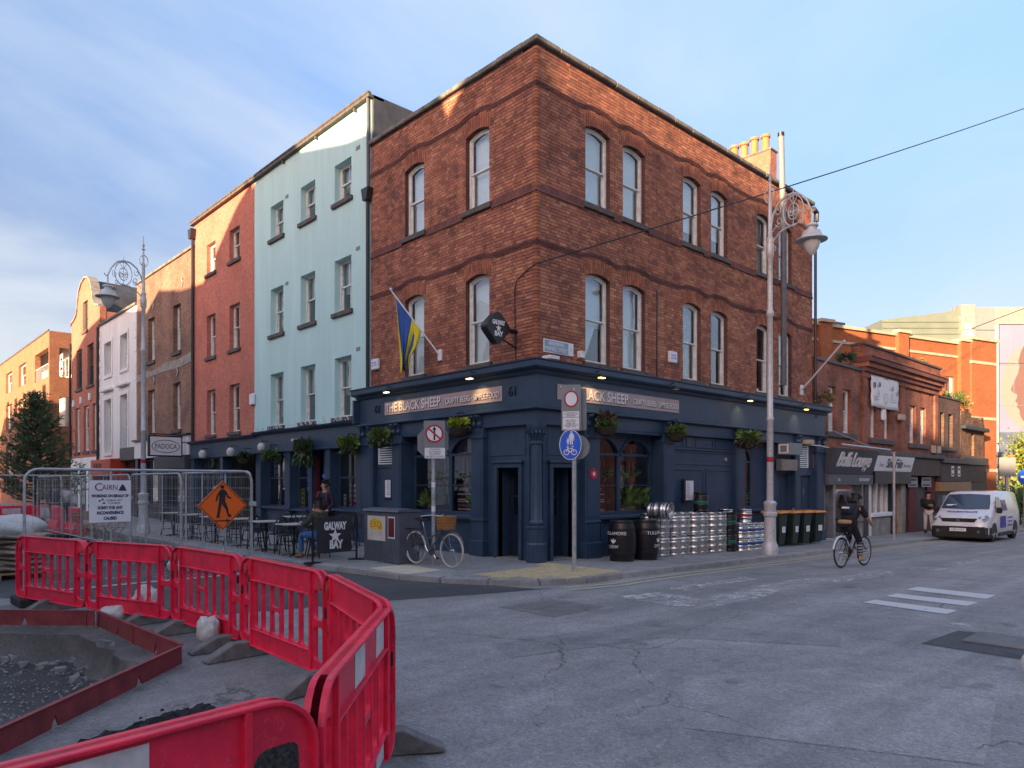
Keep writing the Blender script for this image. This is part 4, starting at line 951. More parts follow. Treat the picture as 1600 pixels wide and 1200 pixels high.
shell(BLUE, FL, 6.57, 14.33, 12.6, 9, sidemat='slate')
for ri, (z0, z1) in enumerate(rows):
    for ci, (a, b) in enumerate(cols): sash(BLUE, FL, a, b, z0, z1, 0.2, bars=1, blind=('curtain', (0.6, 0.45, 0.8)[ci]), glass='glass', sz=0.13, fw_=0.045, sill='sill_stone' if ri < 2 else 'sill_stone')
MB(FL).box(6.5, 14.36, -0.4, 0.12, 12.5, 12.6).build('eaves_board', 'sill_stone', BLUE, bevel=0.01)
MB(FL).box(6.52, 14.36, 0.0, 0.14, 12.6, 12.68).build('gutter', 'sill_stone', BLUE, bevel=0.02)
for v in (7.3, 9.6, 11.9): MB(FL).box(v, v + 0.06, 0, 0.1, 12.4, 12.5).build('gutter_bracket', 'sill_stone', BLUE)
for v, z in ((7.15, 11.3), (11.65, 11.2), (7.15, 8.4), (11.65, 8.3), (7.15, 5.5)): MB(FL).box(v, v + 0.2, -0.01, 0.006, z, z + 0.1).build('air_vent', 'sign_grey', BLUE)
mb = MB(); mb.tube([(-0.08, 6.6, 4.3), (-0.08, 6.6, 9.6)], 0.055, 8); dp = mb.build('downpipe', 'pipe', BLUE, smooth=True)
MB().prism([[(6.42, 9.95), (6.78, 9.95), (6.70, 9.6), (6.5, 9.6)]], -0.2, -0.01, m=lambda a, d, c: (d, a, c)).build('hopper', 'pipe', dp, bevel=0.01)
MB().tube([(-0.06, 6.6, 9.95), (-0.06, 6.62, 12.5)], 0.05, 8).build('vent_pipe', 'lead', dp)
MB().box(0.05, 9, 6.5, 6.57, 9.5, 12.6).build('slate_cladding', 'slate', BLUE)
# spikes and clutter on the ledge
mb = MB()
for v in [random.uniform(7.2, 14) for _ in range(60)]:
    x = -random.uniform(0.05, 0.25); mb.tube([(x, v, 3.52), (x + random.uniform(-0.1, 0.1), v + random.uniform(-0.15, 0.15), 3.6 + random.uniform(0, 0.12))], 0.008, 4)
stuff(mb.build('bird_spikes', 'sign_white', BLUE))
def shopfront_row(parent, F, a, b, ztop, zf, mat='navy'):
    """cornice and fascia over an open run"""
    mb = MB(F); mb.prism([[(-0.3, ztop - 0.1), (0.18, ztop - 0.1), (0.26, ztop - 0.04), (0.28, ztop), (-0.3, ztop + 0.03)]], a, b, m=lambda x, s, z: (s, x, z)); mb.build('cornice', mat, parent)
    MB(F).box(a, b, -0.3, 0.1, zf, ztop - 0.102).build('fascia', mat, parent)
    MB(F).box(a, b, -0.3, 0.16, zf - 0.06, zf - 0.002).build('architrave', mat, parent, bevel=0.012)
def pil2(parent, F, a, b, zt, mat='navy', d=0.09):
    p = MB(F).box(a, b, -0.3, d, -0.4, zt).build('pilaster', mat, parent, bevel=0.006)
    MB(F).box(a - 0.025, b + 0.025, -0.3, d + 0.035, -0.4, 0.3).build('plinth', mat, p, bevel=0.008); MB(F).box(a - 0.02, b + 0.02, -0.3, d + 0.03, 0.82, 0.9).build('dado_moulding', mat, p, bevel=0.01)
def bay(parent, F, a, b, z0, z1, nx=2, midz=1.85, mat='navy', rec=0.2, glass='glass_shop'):
    ls = [(a + 0.05 + (b - a - 0.1) * k / nx + 0.025, a + 0.05 + (b - a - 0.1) * (k + 1) / nx - 0.025) for k in range(nx)]
    hs = [rect(p, q, zA, zB) for p, q in ls for zA, zB in ((z0 + 0.05, midz - 0.025), (midz + 0.025, z1 - 0.05))]
    w = wall(parent, F, a, b, z0, z1, hs, mat, 0.07, -rec, 'shop_window')
    for p, q in ls: MB(F).box(p - 0.01, q + 0.01, -rec - 0.045, -rec - 0.04, z0 + 0.04, z1 - 0.04).build('pane', glass, w)
    MB(F).box(a, b, -rec - 0.1, 0.08, z0 - 0.08, z0 - 0.002).build('sill', mat, w, bevel=0.012)
    if z0 > 0.3:
        MB(F).box(a, b, -rec - 0.05, -0.06, -0.5, z0 - 0.08).build('stall_riser', mat, w)
    return w
shopfront_row(BLUE, FL, 7.0, 14.0, 3.47, 2.78)
for a, b in ((6.93, 7.2), (8.72, 9.0), (11.36, 11.74), (13.6, 14.0)): pil2(BLUE, FL, a, b, 2.72)
MB(FL).box(6.94, 7.3, -0.3, 0.13, 2.72, 3.36).build('fascia_end', 'navy', BLUE, bevel=0.01)
bay(BLUE, FL, 7.2, 8.72, 0.92, 2.72); bay(BLUE, FL, 11.74, 13.6, 0.88, 2.72); bay(BLUE, FL, 10.25, 11.36, 0.85, 2.72, 1)
d_ = MB(FL).box(9.02, 9.4, -0.14, -0.08, -0.3, 2.72).build('open_door', 'navy', BLUE)
for z in (1.5, 1.85): MB(FL).box(9.1, 9.3, -0.08, 0.02, z, z + 0.1).build('blue_bracket', 'sign_blue', d_)
MB(FL).box(9.98, 10.0, -0.25, -0.1, 0.9, 2.5).build('door_curtain', 'cloth_maroon', BLUE)
MB(FL).box(10.02, 10.25, -0.3, 0.0, -0.3, 2.72).build('door_post', 'navy', BLUE)
# posters behind the glass of the shop windows
def poster(parent, F, a, b, z0, z1, d, mat, lines=None, name='poster'):
    p = MB(F).box(a, b, d - 0.004, d, z0, z1).build(name, mat, parent)
    if lines:
        mb = MB(F)
        for k in range(lines):
            z = z1 - (z1 - z0) * (k + 0.6) / lines; h_ = (z1 - z0) / lines * 0.32
            q = random.uniform(0.1, 0.2) * (b - a); mb.box(a + q, b - q, d, d + 0.001, z - h_ / 2, z + h_ / 2)
        mb.build('poster_print', 'letter_white' if mat in ('maroon_print', 'sign_blue', 'sign_red') else 'sign_black', p)
    return p
poster(BLUE, FL, 7.75, 8.2, 0.95, 1.7, -0.26, 'maroon_print', 5); poster(BLUE, FL, 8.35, 8.5, 0.95, 1.35, -0.26, 'paper', 3)
poster(BLUE, FL, 11.0, 11.25, 0.9, 1.5, -0.26, 'yellow_print', 4); poster(BLUE, FL, 10.45, 10.9, 1.4, 2.2, -0.27, 'sign_blue', 3); poster(BLUE, FL, 10.42, 10.6, 1.0, 2.4, -0.28, 'yellow_print')
poster(BLUE, FL, 12.0, 12.3, 1.9, 2.5, -0.27, 'bright_white', 2); poster(BLUE, FL, 12.0, 12.35, 1.35, 1.75, -0.27, 'sign_red'); poster(BLUE, FL, 12.9, 13.3, 1.9, 2.5, -0.27, 'poster_grey', 3)
for v in (13.0,):
    l_ = MB().tube([(-0.1, v, 3.12), (-0.32, v, 3.14), (-0.32, v, 3.05)], 0.015, 6).build('globe_lamp', 'black_metal', BLUE); MB().lathe([(0.06, 3.06), (0.13, 2.98), (0.14, 2.9), (0.11, 2.8), (0.05, 2.76)], (-0.32, v, 0), 12).build('globe', 'lamp_glass', l_, smooth=True)
c_ = MB().box(-0.35, -0.18, 10.55, 10.75, 3.02, 3.1).build('camera_housing', 'lamp_grey', BLUE, bevel=0.01)

PINK = thing('pink_brick_house', 'narrow house of painted salmon pink brick between pale blue and brown houses', 'house', (4, 17.3, 0))
cols = [(15.61, 16.58), (17.98, 18.9)]; rows = [(10.12, 11.33), (6.75, 8.45), (3.62, 5.43)]
wall(PINK, FL, 14.35, 20.32, 3.3, 12.5, [rect(a, b, z0, z1) for a, b in cols for z0, z1 in rows], 'pink_brick', 0.34, -0.005)
shell(PINK, FL, 14.35, 20.32, 12.55, 9, sidemat='grey_render')
for ri, (z0, z1) in enumerate(rows):
    for ci, (a, b) in enumerate(cols): sash(PINK, FL, a, b, z0, z1, 0.17, bars=1, blind=('curtain', 0.5 + 0.2 * ci), glass='glass', sz=0.13, fw_=0.045)
MB(FL).box(14.3, 20.45, -0.4, 0.14, 12.5, 12.6).build('eaves_board', 'sill_stone', PINK, bevel=0.01); MB(FL).box(14.37, 20.45, 0.0, 0.16, 12.6, 12.68).build('gutter', 'sill_stone', PINK, bevel=0.02)
mb = MB(); mb.tube([(-0.09, 20.25, 3.3), (-0.09, 20.25, 11.9)], 0.06, 8); dp = mb.build('downpipe', 'pipe', PINK, smooth=True)
MB().prism([[(20.05, 12.3), (20.45, 12.3), (20.36, 11.9), (20.14, 11.9)]], -0.22, -0.01, m=lambda a, d, c: (d, a, c)).build('hopper', 'pipe', dp)
shopfront_row(PINK, FL, 14.0, 20.5, 3.4, 2.75)
for a, b in ((17.0, 17.3), (20.1, 20.5)): pil2(PINK, FL, a, b, 2.7)
bay(PINK, FL, 17.3, 20.1, 0.8, 2.7, 3)
MB(FL).box(14.05, 17.0, -1.6, -1.5, -0.3, 2.7).build('recess_back', 'navy_dark', PINK)
for v in (15.6, 18.4):
    l_ = MB().tube([(-0.1, v, 3.05), (-0.34, v, 3.07), (-0.34, v, 2.98)], 0.015, 6).build('globe_lamp', 'black_metal', PINK); MB().lathe([(0.06, 2.99), (0.15, 2.9), (0.16, 2.8), (0.12, 2.7), (0.05, 2.66)], (-0.34, v, 0), 12).build('globe', 'lamp_glass', l_, smooth=True)
MB(FL).box(14.2, 14.55, 0.0, 0.1, 4.5, 4.9).build('alarm_box', 'sign_white', PINK, bevel=0.02)

BROWN = thing('brown_brick_house', 'weathered brown brick house with a patched concrete band across its front', 'house', (4, 24.3, 0))
cols = [(21.95, 22.92), (25.5, 26.5)]; rows = [(7.5, 9.58), (4.05, 6.13)]
wall(BROWN, FL, 20.35, 28.25, 3.0, 11.6, [rect(a, b, z0, z1) for a, b in cols for z0, z1 in rows], 'brown_brick', 0.34, -0.005)
shell(BROWN, FL, 20.35, 28.25, 11.6, 9)
for z0, z1 in rows:
    for a, b in cols: sash(BROWN, FL, a, b, z0, z1, 0.2, blind=('curtain', 0.5), glass='glass', sz=0.16, fw_=0.05)
x = 20.3
while x < 28.2: MB(FL).box(x, min(x + 1.3, 28.28), -0.36, 0.08, 11.6, 11.72).build('coping_stone', 'coping', BROWN, bevel=0.02); x += 1.305
MB(FL).prism([[(20.6, 6.85), (22.0, 6.75), (24.0, 6.8), (26, 6.78), (28.2, 6.7), (28.2, 7.05), (26.5, 7.1), (25.8, 7.0), (24, 7.2), (22.4, 7.12), (20.6, 7.25)]], -0.02, 0.012).build('concrete_band', 'grey_render', BROWN)
for v, z in ((21.7, 10.4), (25.6, 10.1), (22.3, 6.6), (25.5, 6.55)):
    MB(FL).prism([[(v - 0.12, z + 0.2), (v + 0.1, z + 0.14), (v - 0.02, z), (v + 0.1, z - 0.18), (v + 0.03, z - 0.2), (v - 0.12, z + 0.02), (v - 0.02, z + 0.1)]], 0.0, 0.04).build('tie_plate', 'galv', BROWN)
MB(FL).box(20.6, 28.2, -0.25, 0.14, 2.88, 3.72).build('shop_fascia', 'bright_white', BROWN, bevel=0.01)
text('shop_mark', '∩', 0.6, 'sign_black', BROWN, FL, 24.2, 3.25, 0.14, ext=0.01, flip=True)
MB(FL).box(20.55, 28.25, -0.3, 0.25, 3.722, 3.8).build('fascia_cap', 'navy_dark', BROWN)
MB(FL).box(20.6, 24.6, -0.2, 0.3, 2.3, 2.88).build('shop_awning', 'grey_shop', BROWN, bevel=0.01)
for a, b in ((20.55, 20.95), (24.2, 24.5), (27.8, 28.2)): pil2(BROWN, FL, a, b, 2.86, 'navy_dark')
bay(BROWN, FL, 20.95, 24.2, 0.6, 2.8, 3, 2.2, 'navy_dark'); bay(BROWN, FL, 24.5, 27.8, 0.6, 2.8, 3, 2.2, 'navy_dark')
# projecting sign
HS = thing('projecting_shop_sign', 'white rectangular projecting sign with PADOCA in an oval, black frame', 'shop sign', (-0.2, 20.9, 2.9))
FH = lambda s, d, z: (s, 20.95 - d, z)
MB(FH).box(-1.62, -0.28, -0.09, 0.09, 2.78, 3.66).build('frame', 'black_metal', HS, bevel=0.01)
MB(FH).box(-1.56, -0.34, 0.09, 0.096, 2.84, 3.60).build('face', 'sign_white', HS)
text('lettering', 'PADOCA', 0.3, 'sign_black', HS, FH, -0.95, 3.2, 0.097, ext=0.003, width=0.86)
el = lambda rx, rz, n=28: [(-0.95 + rx * math.cos(2 * math.pi * k / n), 3.21 + rz * math.sin(2 * math.pi * k / n)) for k in range(n)]
MB(FH).prism([el(0.56, 0.27), el(0.535, 0.245)], 0.096, 0.099).build('oval', 'sign_black', HS)
mb = MB(); mb.tube([(0, 20.95, 3.72), (-1.6, 20.95, 3.72)], 0.025, 6); mb.tube([(0, 20.95, 3.4), (-0.3, 20.95, 3.4)], 0.025, 6); mb.build('bracket', 'black_metal', HS)

WHITE = thing('white_rendered_house', 'white rendered house with quoins, window hoods and orange shopfront', 'house', (4, 31.8, 0))
cols = [(29.75, 31.05), (32.75, 34.15)]; rows = [(7.66, 9.46), (3.35, 6.3)]
wall(WHITE, FL, 28.27, 35.3, 3.0, 10.62, [rect(a, b, z0, z1) for a, b in cols for z0, z1 in rows], 'white_render', 0.34, -0.005)
shell(WHITE, FL, 28.27, 35.3, 10.62, 9)
for z0, z1 in rows:
    for a, b in cols:
        sash(WHITE, FL, a, b, z0, z1, 0.22, blind=('curtain', 0.5), glass='glass', sz=0.18, fw_=0.06, sill='white_render', bars=1)
        MB(FL).prism([[(a - 0.16, z0), (a, z0), (a, z1), (b, z1), (b, z0), (b + 0.16, z0), (b + 0.16, z1 + 0.16), (a - 0.16, z1 + 0.16)]], 0.0, 0.05).build('window_surround', 'white_render', WHITE, bevel=0.01)
    if z0 < 5:
        for a, b in cols: MB(FL).box(a - 0.3, b + 0.3, 0, 0.22, z1 + 0.45, z1 + 0.6).build('window_hood', 'white_render', WHITE, bevel=0.03)
for s in (28.29, 34.95):
    for k in range(19): MB(FL).box(s, s + (0.34 if k % 2 else 0.24), 0, 0.03, 3.6 + k * 0.36, 3.93 + k * 0.36).build('quoin', 'white_render', WHITE, bevel=0.012)
MB(FL).box(28.25, 35.3, -0.36, 0.12, 10.62, 10.74).build('parapet_cap', 'coping', WHITE, bevel=0.02)
MB().add([(0.9, 28.3, 10.5), (0.9, 36.0, 10.7), (4.5, 36.0, 13.2), (4.5, 28.3, 13.0), (9, 36.0, 10), (9, 28.3, 10)], [(0, 1, 2, 3), (3, 2, 4, 5), (0, 3, 5), (1, 4, 2)]).build('slate_roof', 'slate', WHITE)
MB(FL).box(30.9, 34.9, -0.2, 0.55, 2.15, 2.95).build('orange_fascia', 'red_shop', WHITE, bevel=0.02); text('lettering', 'DUBLIN', 0.4, 'sign_black', WHITE, FL, 33.5, 2.6, 0.55, width=1.7, ext=0.01, flip=True)
for s in (30.9, 34.5): MB(FL).box(s, s + 0.35, -0.2, 0.5, -0.3, 2.15).build('orange_jamb', 'red_shop', WHITE)
bay(WHITE, FL, 31.25, 34.5, 0.5, 2.15, 3, 1.9, 'grey_shop'); bay(WHITE, FL, 28.4, 30.85, 0.6, 2.8, 2, 2.2, 'grey_shop')
MB(FL).box(28.27, 30.9, -0.3, 0.1, 2.85, 3.5).build('grey_fascia', 'grey_shop', WHITE)

GAB = thing('curved_gable_house', 'red brick house with a curved gable and teal window frames', 'house', (4, 38.7, 0))
prof = [(42.1, 11.7)] + [(42.0, 11.85), (41.3, 11.95), (40.75, 12.15), (40.45, 12.5), (40.3, 13.0), (40.0, 13.55), (39.4, 13.95), (38.6, 14.1), (37.8, 13.95), (37.2, 13.55), (36.9, 13.0), (36.75, 12.5), (36.45, 12.15), (35.9, 11.95), (35.32, 11.85)]
outer = [(35.32, 3.0), (42.1, 3.0)] + prof
wins = [(38.0, 39.2, 10.9, 12.7), (39.4, 40.8, 7.5, 9.95), (36.65, 38.1, 7.5, 9.95), (39.95, 41.1, 3.6, 6.35), (37.75, 39.0, 3.6, 6.35), (35.8, 36.9, 3.6, 6.35)]
wall(GAB, FL, 0, 0, 0, 0, [rect(*w) for w in wins], 'gable_brick', 0.34, -0.005, outer=outer)
shell(GAB, FL, 35.32, 42.1, 11.6, 9, sidemat='gable_brick')
for k, w in enumerate(wins): sash(GAB, FL, *w, rec=0.14, fm='teal_paint' if k < 3 else 'white_paint', blind=('curtain', 0.4), glass='glass', sz=0.16, fw_=0.1)
for a, b in zip(prof, prof[1:]):
    mb = MB(FL); d = Vector((b[0] - a[0], b[1] - a[1])).normalized(); nn = Vector((-d.y, d.x)) * -0.09; nn = nn if nn.y > 0 or abs(nn.x) > 0.05 else -nn
    mb.add([(a[0], -0.4, a[1]), (b[0], -0.4, b[1]), (b[0], 0.08, b[1]), (a[0], 0.08, a[1]), (a[0] + nn.x, -0.4, a[1] + nn.y), (b[0] + nn.x, -0.4, b[1] + nn.y), (b[0] + nn.x, 0.08, b[1] + nn.y), (a[0] + nn.x, 0.08, a[1] + nn.y)], [(0, 3, 2, 1), (4, 5, 6, 7), (0, 1, 5, 4), (1, 2, 6, 5), (2, 3, 7, 6), (3, 0, 4, 7)]); mb.build('gable_coping', 'grey_render', GAB)
r_ = [(40.45, 11.9), (40.3, 13.0), (39.4, 13.85), (38.6, 14.0), (37.8, 13.85), (36.9, 13.0), (36.75, 11.9)]
MB(FL).prism([r_], -9, -0.34).build('curved_roof', 'slate', GAB)
mb = MB()
for v in (35.35, 42.05): mb.tube([(-0.09, v, 2.8), (-0.09, v, 10.6)], 0.07, 8)
stuff(mb.build('downpipes', 'pipe', GAB))
MB(FL).box(35.32, 42.1, -0.3, 0.06, 2.55, 3.2).build('white_fascia', 'white_render', GAB)
for a, b in ((35.32, 35.9), (37.6, 38.1), (39.6, 40.2), (41.6, 42.1)): MB(FL).box(a, b, -0.3, 0.06, -0.3, 2.55).build('pier', 'white_render', GAB)
for a, b in ((35.9, 37.6), (38.1, 39.6), (40.2, 41.6)): bay(GAB, FL, a, b, 0.4, 2.55, 2, 2.0, 'teal_paint')
for v, z in ((39.4, 6.75), (37.3, 6.8), (41.3, 6.7)): MB(FL).box(v - 0.15, v + 0.15, 0, 0.1, z - 0.2, z + 0.2).build('alarm_box', 'sign_white', GAB)

FARL = thing('orange_apartment_block', 'modern orange brick apartment block with corner balconies at the street end', 'building', (6, 60, 0))
U0, V0 = -0.4, 46.6
FA = lambda s, d, z: (U0 - d, s, z)
FBk = lambda s, d, z: (s, V0 - d, z)
wl = [(49.5, 52, 6.1, 8.3), (55, 58, 6.1, 8.3), (61, 64, 6.1, 8.3), (50.0, 53.0, 2.2, 4.8), (56, 59, 2.2, 4.8), (55, 58, 9.3, 11), (61, 64, 9.3, 11), (61, 64, 2.2, 4.8)]
wall(FARL, FA, V0, 70, -0.4, 12.1, [rect(*w) for w in wl] + [rect(46.8, 51.5, 9.0, 11.0)], 'far_orange_brick', 0.35)
wall(FARL, FBk, U0 + 0.353, 14, -0.4, 12.1, [rect(0.2, 4, 9.0, 11.0), rect(0.2, 4, 5.6, 7.6)], 'far_orange_brick', 0.35)
MB().box(U0 + 0.4, 14, V0 + 0.4, 70, 12.0, 12.12).build('roof', 'lead', FARL); MB().box(U0 + 1.6, U0 + 1.8, V0 + 0.4, 70, -0.4, 12.0).build('inner_wall', 'white_render', FARL)
for w in wl: sash(FARL, FA, *w, rec=0.2, fm='white_paint', blind=None, glass='glass', sill=None, fw_=0.08)
for k in range(3): poster(FARL, FA, 47.6 + k * 1.1, 48.5 + k * 1.1, 9.5, 10.8, -1.0, 'sign_white', 2, 'window_poster')
poster(FARL, FBk, 0.8, 2.2, 9.6, 10.9, -0.1, 'sign_white', 2, 'window_poster'); poster(FARL, FBk, 0.8, 2.2, 5.8, 7.2, -0.1, 'sign_white', 2, 'window_poster')
mb = MB(FA)
for k in range(12): mb.box(46.9 + k * 0.4, 46.94 + k * 0.4, -0.1, -0.06, 9.0, 9.9)
mb.box(46.8, 51.5, -0.12, -0.04, 9.88, 9.95); stuff(mb.build('balcony_rail', 'lamp_grey', FARL))
MB().lathe([(0.22, 9.0), (0.22, 11.0)], (U0 + 0.4, V0 + 0.5, 0), 12).build('corner_column', 'cream_stone', FARL)
MB(FA).box(46.6, 70, 0.0, 0.06, 12.1, 12.2).build('parapet_cap', 'lead', FARL)

# ------------------------------------------------------------------ low shops along the right hand street
def low_house(name, label, a, b, top, wins, mat, sillz=None, blind='curtain', fm='white_paint', glass='glass', zb=2.2, depth=2.2):
    T_ = thing(name, label, 'shop', ((a + b) / 2, 3, g(a)))
    wall(T_, FR, a, b, zb, top, [rect(*w) for w in wins], mat, 0.32, -0.005); shell(T_, FR, a, b, top, depth, sidemat=mat)
    for w in wins: sash(T_, FR, *w, rec=0.13, fm=fm, blind=(blind, 0.6) if blind else None, glass=glass, sill=None, fw_=0.05)
    return T_
SA = low_house('grey_script_shop', 'low red brick shop with white script lettering on a grey sign beside the pub', 13.46, 17.58, 5.95, [(14.63, 15.28, 3.52, 5.14), (15.9, 16.62, 3.52, 5.14)], 'shop_brick')
MB(FR).box(14.4, 17.0, -0.1, 0.09, 3.32, 3.5).build('long_sill', 'sill_stone', SA, bevel=0.012); MB(FR).box(13.46, 17.58, -0.35, 0.06, 5.95, 6.04).build('lead_cap', 'lead', SA)
for k in range(16): MB(FR).box(14.69, 15.22, -0.24, -0.225, 3.6 + k * 0.09, 3.665 + k * 0.09).build('blind_slat', 'bright_white', SA)
def slant(parent, name, a, b, z0, z1, d0, d1, mat, F=FR): return MB(F).prism([[(-0.25, z0), (d0, z0), (d1, z1), (-0.25, z1)]], a, b, m=lambda x, s, z: (s, x, z)).build(name, mat, parent, bevel=0.006)
def GY(s): return g(s)
slant(SA, 'sign_board', 14.15, 18.2, 2.0, 2.92, 0.18, 0.42, 'grey_shop')
sl = lambda s, d, z: (s, -(0.18 + (z - 2.0) * 0.26 + 0.004 + d), z)
text('script_lettering', 'Bolfa Lounge', 0.72, 'letter_white', SA, sl, 16.1, 2.5, 0, ext=0.04, width=3.0, bold=0.012, shear=0.35, space=0.85)
M('grey_awning', (0.10, 0.105, 0.12), 0.6); slant(SA, 'fascia', 14.15, 18.15, 1.62, 1.99, 0.22, 0.22, 'grey_awning')
text('small_print', 'RESTAURANT', 0.16, 'letter_white', SA, FR, 17.3, 1.8, 0.222, ext=0.003); text('small_print', '136', 0.16, 'letter_white', SA, FR, 15.0, 1.8, 0.222, ext=0.003)
mb = MB(); mb.tube([(13.9, -0.75, 3.0), (18.4, -0.75, 2.95)], 0.035, 8); sb = mb.build('sign_light_bar', 'brushed', SA, smooth=True)
MB().tube([(14.6, -0.02, 3.6), (16.6, -0.75, 2.98)], 0.012, 5).build('stay_wire', 'brushed', sb)
for a, b in ((14.15, 14.32), (15.0, 15.2), (17.6, 17.75)): MB(FR).box(a, b, -0.25, 0.02, -0.9, 1.62).build('metal_post', 'brushed', SA, bevel=0.006)
MB(FR).box(14.32, 15.0, -0.2, -0.19, -0.3, 1.6).build('pane', 'glass_shop', SA); MB(FR).box(15.2, 17.6, -0.2, -0.19, -0.25, 1.6).build('pane', 'glass_bright', SA)
MB(FR).box(14.2, 17.7, -0.3, 0.0, -0.9, -0.3).build('stall_riser', 'white_paint', SA)
mb = MB(); mb.tube([(15.4, 0.5, -0.3), (15.4, 0.5, 0.4)], 0.12, 10); mb.build('red_stool', 'sign_red', SA)
MB(FR).box(17.76, 18.15, -0.25, 0.05, -0.9, 1.62).build('pier', 'grey_shop', SA)
SBk = low_house('banner_brick_shop', 'red brick shop with deep cornice, hanging banner and white Sinn Féin sign', 17.6, 26.45, 6.35, [(18.5, 19.15, 3.47, 5.2), (19.95, 20.55, 3.47, 5.2), (22.85, 23.65, 3.42, 5.06), (24.2, 24.95, 3.42, 5.06)], 'shop_brick', blind=None)
for k, (z0, z1, d) in enumerate(((5.75, 5.95, 0.1), (5.95, 6.12, 0.2), (6.12, 6.3, 0.3), (6.3, 6.48, 0.42), (6.48, 6.56, 0.46))): MB(FR).box(17.6 - d * 0.3, 26.45 + d * 0.4, -0.3, d, z0, z1 - 0.003).build('cornice_course', 'shop_brick' if k % 2 == 0 else 'string_brick', SBk, bevel=0.008)
MB(FR).box(17.5, 26.5, -0.35, 0.14, 6.56, 6.95).build('parapet', 'shop_brick', SBk); MB(FR).box(17.45, 26.55, -0.38, 0.2, 6.95, 7.03).build('parapet_cap', 'sill_stone', SBk)
for a, b in ((17.6, 18.0), (21.6, 22.1), (26.0, 26.45)): MB(FR).box(a, b, -0.2, 0.07, 2.9, 5.75).build('brick_pier', 'shop_brick', SBk)
for a, b, z in ((18.3, 20.9, 3.42), (22.6, 25.2, 3.38)): MB(FR).box(a, b, -0.12, 0.1, z - 0.18, z).build('sill', 'sill_stone', SBk, bevel=0.012)
BAN = thing('hanging_banner', 'white printed banner with small drawings hanging on the brick shop front', 'banner', (19.7, -0.1, 4.6))
mb = MB(FR); nb = 14
for i in range(nb + 1):
    for j in range(9): s = 18.25 + 2.95 * i / nb; z = 4.68 + 1.22 * j / 8; mb.v.append(FR(s, 0.11 + 0.03 * math.sin(i * 1.3) * (1 - j / 8) + 0.015 * math.sin(j * 2 + i), z - 0.06 * math.sin(math.pi * i / nb) * 0.4))
mb.f = [(i * 9 + j, (i + 1) * 9 + j, (i + 1) * 9 + j + 1, i * 9 + j + 1) for i in range(nb) for j in range(8)]
o = mb.build('banner_cloth', 'sign_white', BAN, smooth=True); sd = o.modifiers.new('t', 'SOLIDIFY'); sd.thickness = 0.004
M('faint_print', (0.42, 0.42, 0.45), 0.8)
for k, (s, z, r, m_) in enumerate([(18.5, 5.5, 0.16, 'sign_black'), (19.0, 5.55, 0.13, 'sign_black'), (20.4, 5.5, 0.14, 'poster_grey'), (20.85, 5.35, 0.12, 'poster_grey'), (18.9, 5.2, 0.12, 'faint_print'), (20.3, 5.2, 0.12, 'faint_print')]):
    MB(FR).prism([[(s + r * math.cos(q) * random.uniform(0.3, 0.8), z + r * math.sin(q) * random.uniform(0.6, 1.2)) for q in [w * math.pi / 5 for w in range(10)]]], 0.165, 0.168).build('drawing', m_, BAN)
MB(FR).prism([[(19.65 + 0.2 * math.cos(w * 0.4), 5.05 + 0.22 * math.sin(w * 0.4)) for w in range(16)], [(19.65 + 0.17 * math.cos(w * 0.4), 5.05 + 0.19 * math.sin(w * 0.4)) for w in range(16)]], 0.165, 0.168).build('drawing', 'poster_grey', BAN)
for s in (18.7, 20.5):
    for z in (4.95, 5.05): MB(FR).box(s - 0.25, s + 0.25, 0.165, 0.167, z, z + 0.03).build('printed_line', 'faint_print', BAN)
slant(SBk, 'sign_board', 18.3, 22.4, 2.15, 2.75, 0.2, 0.35, 'bright_white')
sl2 = lambda s, d, z: (s, -(0.2 + (z - 2.15) * 0.25 + 0.004 + d), z)
text('lettering', 'Sinn Féin', 0.5, 'sign_black', SBk, sl2, 20.3, 2.45, 0, ext=0.004, width=1.75, bold=0.01); text('lettering', 'Siopa', 0.2, 'poster_grey', SBk, sl2, 18.9, 2.4, 0, ext=0.004); text('lettering', 'Bookshop', 0.2, 'poster_grey', SBk, sl2, 21.75, 2.4, 0, ext=0.004)
slant(SBk, 'shutter_box', 18.3, 22.3, 1.65, 2.14, 0.24, 0.24, 'navy_dark'); MB(FR).box(18.2, 26.45, -0.3, 0.3, 2.78, 2.95).build('ledge', 'sill_stone', SBk, bevel=0.01)
MB(FR).box(18.25, 18.5, -0.25, 0.03, -0.9, 1.65).build('white_pier', 'white_paint', SBk)
MB(FR).box(18.5, 20.6, -0.25, 0.0, -0.95, 0.35).build('flaking_riser', 'grey_render', SBk); MB(FR).box(18.45, 20.7, -0.25, 0.1, 0.35, 0.5).build('white_sill', 'bright_white', SBk, bevel=0.01)
MB(FR).box(18.5, 20.6, -0.2, -0.19, 0.5, 1.65).build('pane', 'glass_shop', SBk)
for s in (19.3, 20.0, 20.5): MB(FR).box(s, s + 0.09, -0.24, -0.1, 0.5, 1.65).build('mullion', 'white_paint', SBk)
MB(FR).box(20.6, 20.8, -0.25, 0.05, -0.95, 1.65).build('dark_post', 'navy_dark', SBk)
M('tan_door', (0.34, 0.20, 0.13), 0.6); MB(FR).box(20.95, 21.7, -0.25, -0.12, -0.9, 1.45).build('tan_door', 'tan_door', SBk); MB(FR).box(21.7, 22.2, -0.25, 0.05, -0.95, 1.65).build('flaking_pier', 'grey_render', SBk)
M('brown_wood', (0.075, 0.055, 0.048), 0.7, var=0.3); M('dull_red', (0.13, 0.03, 0.028), 0.7, var=0.3)
MB(FR).box(22.45, 26.4, -0.3, 0.18, 2.0, 2.76).build('bare_fascia', 'brown_wood', SBk, bevel=0.01)
